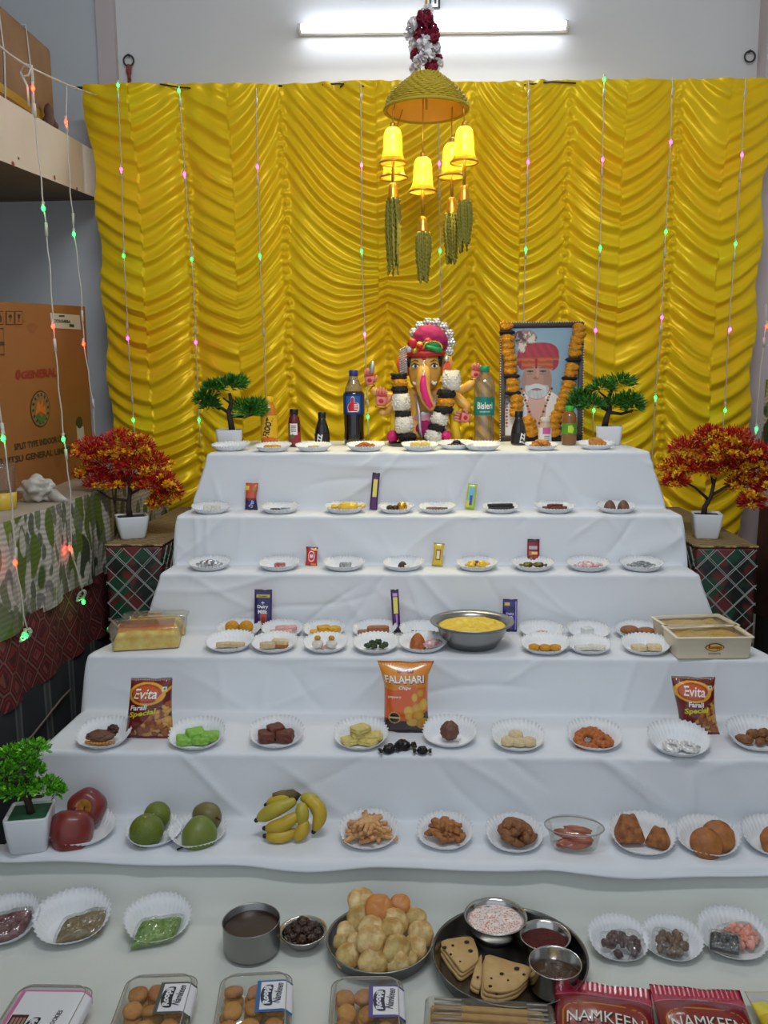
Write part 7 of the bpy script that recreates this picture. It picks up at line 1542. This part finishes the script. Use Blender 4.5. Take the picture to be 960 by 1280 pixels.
def roti(lab, outline, zb, layers, spots, name='folded_roti'):
    pts = [on_z(510+x/3.84, 1090+y/3.84, zT+zb) for x, y in outline]; c = sum(pts, Vector())/len(pts); t = thing(name, lab, 'roti', (c.x, c.y, zT))
    for k in range(layers):
        sub_ = []; n = len(pts)
        for i in range(n):
            for j in range(4):
                q = pts[i].lerp(pts[(i+1) % n], j/4); sub_.append(q)
        sm = []
        for i in range(len(sub_)): sm.append((sub_[i-1]+sub_[i]*2+sub_[(i+1) % len(sub_)])/4-c)
        rings = []; z0 = k*.0058
        for z_, g in ((0, .98), (.0012, 1.), (.004, .995), (.0052, .97), (.0056, .6), (.0054, .2)):
            rings.append([(v.x*g*(1-.012*k)+.002*k, v.y*g*(1-.012*k)+.0025*k, z0+z_+.0035*mnoise.noise(Vector((v.x*g*26, v.y*g*26, k*3.)))*(.3+g*.7)) for v in sm])
        mb = MB(); mb.add(*loft(rings, True, True)); mb.build('roti_layer', M_ROTI, t)
    for i, (x, y, r) in enumerate(spots):
        q = on_z(510+x/3.84, 1090+y/3.84, zT+layers*.0058+.001)-c; mb = MB(); mb.add(*blob(r*.0042, r*.0032, .0018, 1, .3, 2, i)); o = mb.build('char_spot', M_CHAR, t); o.location = (q.x, q.y, layers*.0058+.0012)
roti('roti folded in quarters lying at the left of the steel platter', [(132, 340), (300, 316), (328, 380), (332, 440), (260, 492), (240, 488), (190, 420)], .014, 3, [(175, 362, 1), (282, 335, 1.2), (300, 378, 1.1), (215, 352, .7), (205, 395, .6), (250, 430, .5)])
roti('roti folded in quarters lying at the front of the steel platter', [(352, 400), (450, 430), (585, 462), (575, 520), (520, 575), (430, 600), (345, 582)], .014, 3, [(522, 463, 1.2), (450, 488, 1), (395, 548, .8), (425, 585, .8), (556, 492, .7), (400, 510, .5), (480, 520, .5)])
roti('narrow flat strip of roti between the two folded rotis', [(325, 440), (350, 402), (352, 500), (342, 580), (292, 552)], .006, 2, [(335, 505, .6)], 'roti_strip')

# ================================================================== plastic boxes on the fourth tier
def tray_box(name, lab, corners, zt, h, wall_m, lid_m, cat='box', r=.012, taper=.9):
    """corners: four pixels of the top rim (front-left, front-right, back-right, back-left)"""
    P = [on_z(x, y, zt+h) for x, y in corners]; c = sum(P, Vector())/4
    w = ((P[1]-P[0]).length+(P[2]-P[3]).length)/2; d = ((P[3]-P[0]).length+(P[2]-P[1]).length)/2; rz = math.atan2(P[1].y-P[0].y, P[1].x-P[0].x)
    t = thing(name, lab, cat, (c.x, c.y, zt), rz)
    mb = MB(); mb.add(*loft([rrect(w*taper-.002, d*taper-.002, r*.8, 4, .001), rrect(w*taper, d*taper, r, 4, .003), rrect(w, d, r, 4, h-.004), rrect(w+.008, d+.008, r, 4, h-.003), rrect(w+.008, d+.008, r, 4, h-.001)], True, False)); mb.build('box_body', wall_m, t)
    if lid_m:
        mb = MB(); mb.add(*loft([rrect(w+.009, d+.009, r, 4, h-.002), rrect(w+.009, d+.009, r, 4, h+.001), rrect(w+.002, d+.002, r, 4, h+.0015), rrect(w-.008, d-.008, r, 4, h+.006), rrect(w-.012, d-.012, r, 4, h+.006)], False, True)); mb.build('lid', lid_m, t)
    return t, w, d, rz, c
FMOIST = fm('yellow_confection', (244, 226, 124), (226, 180, 50), .5, 45, .6)
def box_content(name, lab, c, rz, w, d, z0, h, m, cat='food', amp=.006, seed=0):
    nx_, ny_ = 40, 24; U, V = np.meshgrid(np.linspace(-.5, .5, nx_), np.linspace(-.5, .5, ny_), indexing='ij')
    e = np.clip(np.minimum(.5-np.abs(U), .5-np.abs(V))*12, 0, 1); zz = h*e**.4+amp*fbm(U*9, V*6, seed, 3)*e
    P = np.stack([U*w, V*d, zz], -1); o = grid_mesh(name, P, m); o.location = (c.x, c.y, z0); o.rotation_euler = (0, 0, rz); return tag(o, lab, cat, None, 'stuff')
z4 = Z[4]+G
CLR = film_mat('box_plastic', (250, 249, 244), .18, .08, .04)
t, w, d, rz, c = tray_box('plastic_box', 'clear lidded box of yellow sweets at front left of the fourth tier', [(129, 789), (222, 784), (233, 772), (148, 774)], z4, .058, CLR, CLR, r=.014, taper=.93)
box_content('yellow_confection', 'yellow confection filling the front left plastic box', c, rz, w*.90, d*.88, z4+.003, .044, FMOIST, seed=1)
mb = MB(); mb.add(*box(w*.78, d*.74, .0006), M=T(0, 0, .0586)); mb.build('lid_print', film_mat('orange_print_film', (250, 214, 150), .2, .1, .05), t, False)
t, w, d, rz, c = tray_box('plastic_box', 'clear lidded box of yellow sweets behind the front left box', [(150, 772), (232, 769), (236, 764), (160, 766)], z4, .058, CLR, CLR, r=.014, taper=.93)
box_content('yellow_confection', 'yellow confection filling the rear left plastic box', c, rz, w*.90, d*.85, z4+.003, .044, FMOIST, seed=2)
mb = MB(); mb.add(*box(w*.5, d*.6, .0006), M=T(-w*.15, 0, .0586)); mb.build('lid_print', bpy.data.materials['orange_print_film'], t, False)
M_CREAMB = mat('cream_box', (240, 226, 196), .5); M_LOGO = mat('logo_maroon', (120, 30, 24), .5); M_LOGOY = mat('logo_gold', (222, 176, 70), .5); FSLAB = fm('amber_slab', (228, 190, 104), (206, 154, 70), .4, 30, .4)
for i, (cn, lab, lab2) in enumerate((([(842, 797), (943, 796), (918, 781), (832, 781)], 'open cream box with film-covered sweets at front right of fourth tier', 'amber sweet slab under film in the front right cream box'), ([(828, 785), (918, 781), (905, 769), (822, 769)], 'open cream box with film-covered sweets behind the front right box', 'amber sweet slab under film in the rear right cream box'))):
    t, w, d, rz, c = tray_box('cream_box', lab, cn, z4, .056, M_CREAMB, None, r=.006, taper=.95)
    mb = MB(); mb.add(*loft([rrect(w+.008, d+.008, .006, 4, .0545), rrect(w+.008, d+.008, .006, 4, .056), rrect(w-.010, d-.010, .005, 4, .056), rrect(w-.012, d-.012, .005, 4, .05)], False, False)); mb.build('rim', M_CREAMB, t)
    mb = MB(); nx_ = 24; U, V = np.meshgrid(np.linspace(-.5, .5, nx_), np.linspace(-.5, .5, 14), indexing='ij'); P = np.stack([U*(w-.004), V*(d-.004), .057+.0022*fbm(U*7, V*5, i, 2)], -1); grid_mesh('cling_film', P, BAGFILM, t)
    box_content('sweet_slab', lab2, c, rz, w*.93, d*.90, z4+.003, .044, FSLAB, 'sweet', .003, i+5)
    if i == 0:
        yf = lambda v: -(d*.95/2+(d*.05/2)*(v+.028)/.056)-.0012
        fn = lambda u, v: (u-.0, yf(v), .028+v); fn2 = lambda u, v: (u, yf(v)-.0006, .030+v); fn3 = lambda u, v: (u, yf(v)-.0006, .014+v)
        ol = [(.022*math.cos(a)*(1+.08*math.cos(4*a)), .0105*math.sin(a)) for a in np.linspace(0, 2*PI, 28)[:-1]]
        mb = MB(); mb.add([fn2(x*1.0, y) for x, y in ol], [tuple(range(len(ol)))]); mb.build('logo_plate', M_LOGO, t, False)
        mb = MB(); mb.add([(a, b_-.0005, c_) for a, b_, c_ in [fn2(x*.90, y*.82) for x, y in ol]], [tuple(range(len(ol)))]); mb.build('logo_field', M_LOGOY, t, False)
        lettering('Roopji', .032, .011, lambda u, v: (u, yf(v)-.0018, .030+v), M_LOGO, t, bold=.03)
        lettering('SWEETS', .030, .0035, fn3, M_LOGO, t, bold=.02)
        mb = MB(); [mb.add([fn(u, v) for u, v in ((-w*.46+k, -.02), (-w*.46+k+.006, -.02), (-w*.46+k+.006, .012), (-w*.46+k, .012))], [(0, 1, 2, 3)]) for k in (0.0,)]

# ================================================================== cookie trays along the bottom edge
FCOOK = fm('cookie', (208, 146, 82), (178, 110, 54), .65, 60, .8); FCOOK2 = fm('cookie_light', (222, 166, 92), (196, 130, 62), .65, 60, .8)
M_LBLW = mat('label_white', (224, 224, 226), .45)
def cookie_tray(px, rz, lab, stripe, inkc, words, seed, back_y, full=False, w=.140, plate=False):
    h, d = .042, .20; zt = Z[7]+G; q = on_z(px, back_y, zt+h); ca, sa = math.cos(R(rz)), math.sin(R(rz)); cx, cy = q.x+sa*d/2, q.y-ca*d/2
    t = thing('cookie_tray', lab, 'tray', (cx, cy, zt), R(rz))
    mb = MB(); mb.add(*loft([rrect(w*.88, d*.9, .014, 5, .001), rrect(w*.9, d*.92, .016, 5, .004), rrect(w*.97, d*.975, .02, 5, h*.75), rrect(w, d, .022, 5, h*.78)], True, False)); mb.build('tray_base', FILM, t)
    mb = MB(); mb.add(*loft([rrect(w+.004, d+.004, .022, 5, h*.72), rrect(w+.004, d+.004, .022, 5, h*.80), rrect(w-.006, d-.006, .02, 5, h*.82), rrect(w-.012, d-.012, .02, 5, h*.98), rrect(w-.020, d-.020, .018, 5, h)], False, True)); mb.build('tray_lid', FILM, t)
    for k, z_ in enumerate((h*.76, h*.99)):
        rr = rrect(w+.004-k*.016, d+.004-k*.016, .021, 5, z_); mb = MB(); mb.add(*tube([p_ for p_ in rr]+[rr[0]], .0011, 5, False)); mb.build('moulded_edge', mat('plastic_edge', (206, 198, 186), .15, trans=.5), t)
    M_ST = mat('label_border_%d' % seed, stripe, .45); M_IN = mat('label_ink_%d' % seed, inkc, .5)
    x0 = w*.03 if not full else -w*.40; x1 = w/2+.003; y0, y1 = -d*.02 if not full else -d*.5, d*.36 if not full else d*.40
    def band(a0, a1, b0, b1, off, m, nm):
        xs = list(np.linspace(a0, min(a1, w/2-.012), 8)); pts = [(x, h+off) for x in xs]
        if a1 > w/2-.004: pts += [(w/2-.006, h*.97+off), (w/2+.001+off, h*.82), (w/2+.0035+off, h*.78), (w/2+.003+off, h*.45)]
        P = np.array([[(x, b0+(b1-b0)*k+.0*x, z_) for k in (0, .5, 1)] for x, z_ in pts]); grid_mesh(nm, P[:, ::-1] if False else P, m, t)
    band(x0, x1, y0, y1, .0008, M_ST, 'label_border'); band(x0+.007, x1, y0+.005, y1-.005, .0015, M_LBLW, 'label_sheet')
    yc = (y0+y1)/2
    def fl(cx_, cy_, off): return lambda u, v: (cx_+u, cy_+v, h+off)
    # badge: rounded bar bent a little, reading up the tray
    lx = w*.17 if not full else -w*.02; bl, bw = .050, .019; ol = []
    for a in np.linspace(0, 2*PI, 37)[:-1]:
        uu = bl/2*abs(math.cos(a))**.55*(1 if math.cos(a) > 0 else -1); vv = bw/2*abs(math.sin(a))**.6*(1 if math.sin(a) > 0 else -1)-.35*uu*uu/bl*1.2; ol.append((lx-vv, yc+uu))
    mb = MB(); mb.add([(x, y, h+.0021) for x, y in ol], [tuple(range(len(ol)))]); mb.build('logo_badge', M_IN, t, False)
    lettering('Roopji', bl*.86, bw*.80, lambda u, v: (lx-v+.35*u*u/bl*1.2, yc+u, h+.0027), M_LBLW, t, bold=.05)
    lettering(words[0], words[1], words[2], fl(w*.335 if not full else w*.24, yc+.004, .0021), M_IN, t, rot=R(84), bold=.012, shear=words[3])
    if plate:
        mb = MB(); mb.add([(x, y, h+.0021) for x, y in ((-w*.33, yc-.002), (-w*.33+.028, yc-.002), (-w*.33+.028, yc+.03), (-w*.33, yc+.03))], [(0, 1, 2, 3)]); mb.build('label_plaque', mat('plaque_brown', (76, 24, 26), .5), t, False)
        for k in range(3): lettering('HHH', .018, .006, fl(-w*.33+.014, yc+.006+k*.009, .0026), mat('plaque_tan', (190, 160, 140), .5), t, rot=0, bold=.02) if False else None
        for k in range(4):
            mb = MB(); mb.add([(x, y, h+.0026) for x, y in ((-w*.33+.004+k*.006, yc+.006), (-w*.33+.008+k*.006, yc+.006), (-w*.33+.008+k*.006, yc+.023), (-w*.33+.004+k*.006, yc+.023))], [(0, 1, 2, 3)]); mb.build('plaque_mark', mat('plaque_tan', (170, 130, 116), .5), t, False)
    # cookies inside, each its own
    rg = random.Random(seed); ms = [mesh_of(sh_disc(.0165, .012, .03, seed+k, .4), FCOOK if k else FCOOK2, 'cookie') for k in range(3)]; n = 0
    for ly in range(2):
        for i in range(3):
            for j in range(4):
                if full and not (j == 3 or ly == 1): continue
                x = -w*.30+i*w*.29+rg.uniform(-.004, .004); y = d*.32-j*d*.20+rg.uniform(-.004, .004)
                o = link_obj('cookie', ms[(i+j*2+ly) % 3]); o.location = (cx+x*ca-y*sa, cy+x*sa+y*ca, zt+.007+ly*.013+rg.uniform(0, .003)); o.rotation_euler = (R(rg.uniform(-16, 16)), R(rg.uniform(-16, 16)), rg.uniform(0, 6)); n += 1
                tag(o, '%s golden cookie, %s layer, %s row, in the %s-labelled tray' % (('left', 'middle', 'right')[i], ('lower', 'upper')[ly], ('back', 'second', 'third', 'front')[j], ('', 'pink', 'grey', 'blue', 'violet')[seed]), 'cookie', 'cookies in the %s-labelled tray' % ('', 'pink', 'grey', 'blue', 'violet')[seed])
cookie_tray(72, 1, 'clear cookie tray with pink-edged label lying at lower left', (206, 110, 160), (30, 24, 26), ('SPECIAL COOKIES', .075, .008, 0), 1, 1228, True, .126, True)
cookie_tray(204, 5, 'clear cookie tray with grey-edged white label lying second from left', (78, 84, 74), (30, 34, 32), ('Namkeen', .048, .013, .3), 2, 1215, w=.119)
cookie_tray(321, 7, 'clear cookie tray with blue-edged white label lying third from left', (36, 98, 156), (26, 40, 66), ('Namkeen', .048, .013, .3), 3, 1213, w=.119)
cookie_tray(459, 3, 'clear cookie tray with violet-edged white label lying before the puris', (78, 66, 140), (40, 34, 66), ('Namkeen', .048, .013, .3), 4, 1218, w=.118)
# ribbed box of wafers at the front of the platter
h, d, w = .045, .16, .205; zt = Z[7]+G; q = on_z(608, 1248, zt+h); cx, cy = q.x, q.y-d/2
t = thing('wafer_box', 'ribbed clear box of pale wafers lying in front of the steel platter', 'box', (cx, cy, zt), R(-3))
mb = MB(); mb.add(*loft([rrect(w*.94, d*.94, .012, 4, .001), rrect(w, d, .014, 4, h*.9), rrect(w+.006, d+.006, .014, 4, h*.92), rrect(w-.006, d-.006, .012, 4, h), rrect(w-.012, d-.012, .012, 4, h)], True, True)); mb.build('box_body', FILM, t)
M_EDGE = mat('plastic_edge', (206, 198, 186), .15, trans=.5)
ribs = [mesh_of(tube([(a_, 0, 0), (b_, 0, .0006)], .0018, 5), M_EDGE, 'rib') for a_, b_ in ((-w*.44, -w*.22), (w*.30, w*.46))]
for k in range(12):
    for me_ in ribs: o = link_obj('rib', me_, t); o.location = (0, d*.44-k*.011, h+.0006)
FWAF = fm('wafer', (206, 168, 112), (186, 144, 86), .7, 60, .3)
for i in range(9):
    o = link_obj('wafer', mesh_of(sh_block(.185, .013, .032, i, .02, 2, 9), FWAF, 'wafer')); o.location = (cx, cy+d*.40-i*.016, zt+.004); o.rotation_euler = (R(rnd.uniform(-8, 8)), 0, R(-3)); tag(o, 'pale long wafer standing in the ribbed clear box', 'wafer', 'wafers in the ribbed box')

# ================================================================== oval tub of red sweets
p = on_z(717, 1062, Z[6]+G); p.y = 1.70; p.x = on_y(717, 1062, 1.70).x; s = mpp(p)
t = thing('oval_tub', 'oval clear plastic tub of dark red sweets beside the samosas', 'tub', (p.x, p.y, Z[6]+G), R(-8))
mb = MB(); mb.add(*loft([circ(26*s, 40, .001, 17*s), circ(28*s, 40, .004, 18*s), circ(33*s, 40, 25*s, 21*s), circ(36*s, 40, 26*s, 24*s), circ(36*s, 40, 28*s, 24*s)], True, False)); mb.build('tub_body', FILM, t)
mb = MB(); mb.add(*loft([circ(36.4*s, 40, 26.5*s, 24.4*s), circ(36.4*s, 40, 29*s, 24.4*s), circ(33*s, 40, 30*s, 22*s), circ(31*s, 40, 33*s, 20*s), circ(29*s, 40, 33*s, 18*s)], False, True)); mb.build('tub_lid', FILM, t)
mb = MB(); mb.add(*tube([(36.4*s*math.cos(a), 24.4*s*math.sin(a), 28*s) for a in np.linspace(0, 2*PI, 41)], .8*s, 5, False)); mb.build('moulded_edge', mat('plastic_edge', (206, 198, 186), .15, trans=.5), t)
FHAL = mat('red_halwa', (142, 50, 26), .25, var=(30, (200, 96, 40), .2), coat=.5)
for i, (dx, dy, dz, a, b_, rz) in enumerate(((-8, 4, 12, 34, 14, -20), (8, -4, 10, 30, 14, -14), (2, -6, 2, 40, 16, 6), (-10, -4, 2, 28, 16, 20), (6, 8, 16, 36, 12, -16))):
    o = link_obj('red_sweet', mesh_of(sh_lump(a*s, b_*s, 9*s, .12, i), FHAL, 'red_sweet')); o.location = (p.x+dx*s, p.y+dy*s, Z[6]+G+.003+dz*s*.8); o.rotation_euler = (R(10), 0, R(rz)); tag(o, 'glossy dark red sweet inside the oval clear tub', 'sweet', 'red sweets in the oval tub')

# ================================================================== lowest tier: plates with filled pouches
def pouch_plate(px, py, w, idx, what, kind, rz):
    return plate(8, px, py, w, kind, what, [], idx, rz)
def pouch(px, py, w_px, d_px, rz, m, lab, cat, lumps=None, seed=0, h_px=14, outline=None, zoff=.006):
    zt = Z[7]+.0014; p = on_z(px, py+2, zt+.008); s = mpp(p); w, d, h = w_px*s, d_px*s*1.25, h_px*s
    t = thing('filled_pouch', lab, cat, (p.x, p.y, zt+zoff), R(rz)); t.rotation_euler = (R(9), 0, R(rz))
    U, V = np.meshgrid(np.linspace(-1, 1, 44), np.linspace(-1, 1, 34), indexing='ij')
    e = np.clip(1-np.abs(U)**4, 0, 1)**.5*np.clip(1-np.abs(V)**4, 0, 1)**.5
    X = U*w/2*(1-.06*np.abs(V)**3)+.16*w*V*(outline or 0); Yg = V*d/2*(1-.06*np.abs(U)**3)
    top = h*e**.7*(.75+.25*vnoise(U*2, V*2, seed))+.0022*fbm(U*8, V*8, seed, 3)*e+.0005
    if lumps is None:
        P = np.concatenate([np.stack([X*.93, Yg*.93, top*.9+.0006], -1)], 0); o = grid_mesh('pouch_filling', P, m, t); o['kind'] = 'stuff'
        md = o.modifiers.new('body', 'SOLIDIFY'); md.thickness = .002; md.offset = -1
    else:
        mb = MB(); rg = random.Random(seed)
        for k in range(lumps):
            a = rg.uniform(0, 2*PI); r_ = math.sqrt(rg.random())*.78; v, f = sh_lump(w*.25, w*.18, h*.75, .3, k, 2.5, 2); mb.add(v, f, M=T(w/2*r_*math.cos(a), d/2*r_*math.sin(a), h*.35*(1-r_)+.001, rg.uniform(-.4, .4), rg.uniform(-.4, .4), rg.uniform(0, 6)))
        o = mb.build('pouch_filling', m, t); o['kind'] = 'stuff'
    P = np.stack([X*1.04, Yg*1.05, top*1.1+.0022+.0012*np.abs(fbm(U*5, V*5, seed+9, 2))], -1); grid_mesh('clear_film', P, BAGFILM, t)
    mb = MB(); mb.add(*tube([(w*.10, -d*.50, .006), (w*.36, -d*.12, h*.9), (w*.46, d*.2, h*.6)], .0012, 5)); mb.build('film_seam', BAGFILM, t)
    return t
pouch_plate(8, 1160, 84, 0, 'a purple pouch', 'deep', -18); pouch(4, 1160, 62, 36, 26, mat('purple_mix', (112, 54, 66), .5, var=(90, (150, 100, 100), .15), bump=(200, .6)), 'clear pouch of purple red mouth freshener at the far left edge', 'pouch', seed=1, outline=.9)
pouch_plate(91, 1158, 92, 1, 'a brown pouch', 'deep', 28); pouch(103, 1158, 58, 33, 26, mat('brown_powder', (146, 124, 78), .6, var=(60, (124, 104, 64), .2), bump=(200, .4)), 'clear pouch of olive brown powder on a white plate', 'pouch', seed=2, outline=.9)
pouch_plate(198, 1158, 82, 2, 'a green pouch', 'deep', 32); pouch(196, 1164, 56, 32, 20, mat('green_mix', (104, 146, 44), .5, var=(110, (150, 180, 84), .15), bump=(200, .6)), 'clear pouch of bright green mouth freshener on a white plate', 'pouch', seed=3, outline=.9)
pouch_plate(773, 1182, 76, 3, 'dark purple chunks in film', 'deep', 8); pouch(777, 1183, 50, 33, -6, mat('purple_chunks', (76, 50, 54), .4, var=(60, (104, 78, 80), .2)), 'clear pouch of dark purple chunks on the plate right of platter', 'pouch', 34, 4, 16)
pouch_plate(840, 1182, 74, 4, 'brown chunks in film', 'deep', -16); pouch(838, 1182, 44, 34, -14, mat('brown_chunks', (104, 78, 60), .4, var=(60, (136, 112, 92), .2)), 'clear pouch of brown dried chunks on the plate, middle of three', 'pouch', 30, 5, 16)
pouch_plate(916, 1178, 86, 5, 'pink crystals and a black pouch', 'deep', -10); pouch(926, 1172, 48, 34, 8, mat('pink_crystals', (226, 134, 112), .5, var=(60, (236, 180, 164), .2)), 'clear pouch of coral pink pieces on the plate at right', 'pouch', 30, 6, 13)
pouch(905, 1187, 38, 26, -18, mat('black_pouch', (36, 38, 42), .3, var=(50, (80, 84, 88), .12), bump=(60, .8)), 'small black pouch lying over the coral pink pieces', 'pouch', seed=7, h_px=12, zoff=.022)
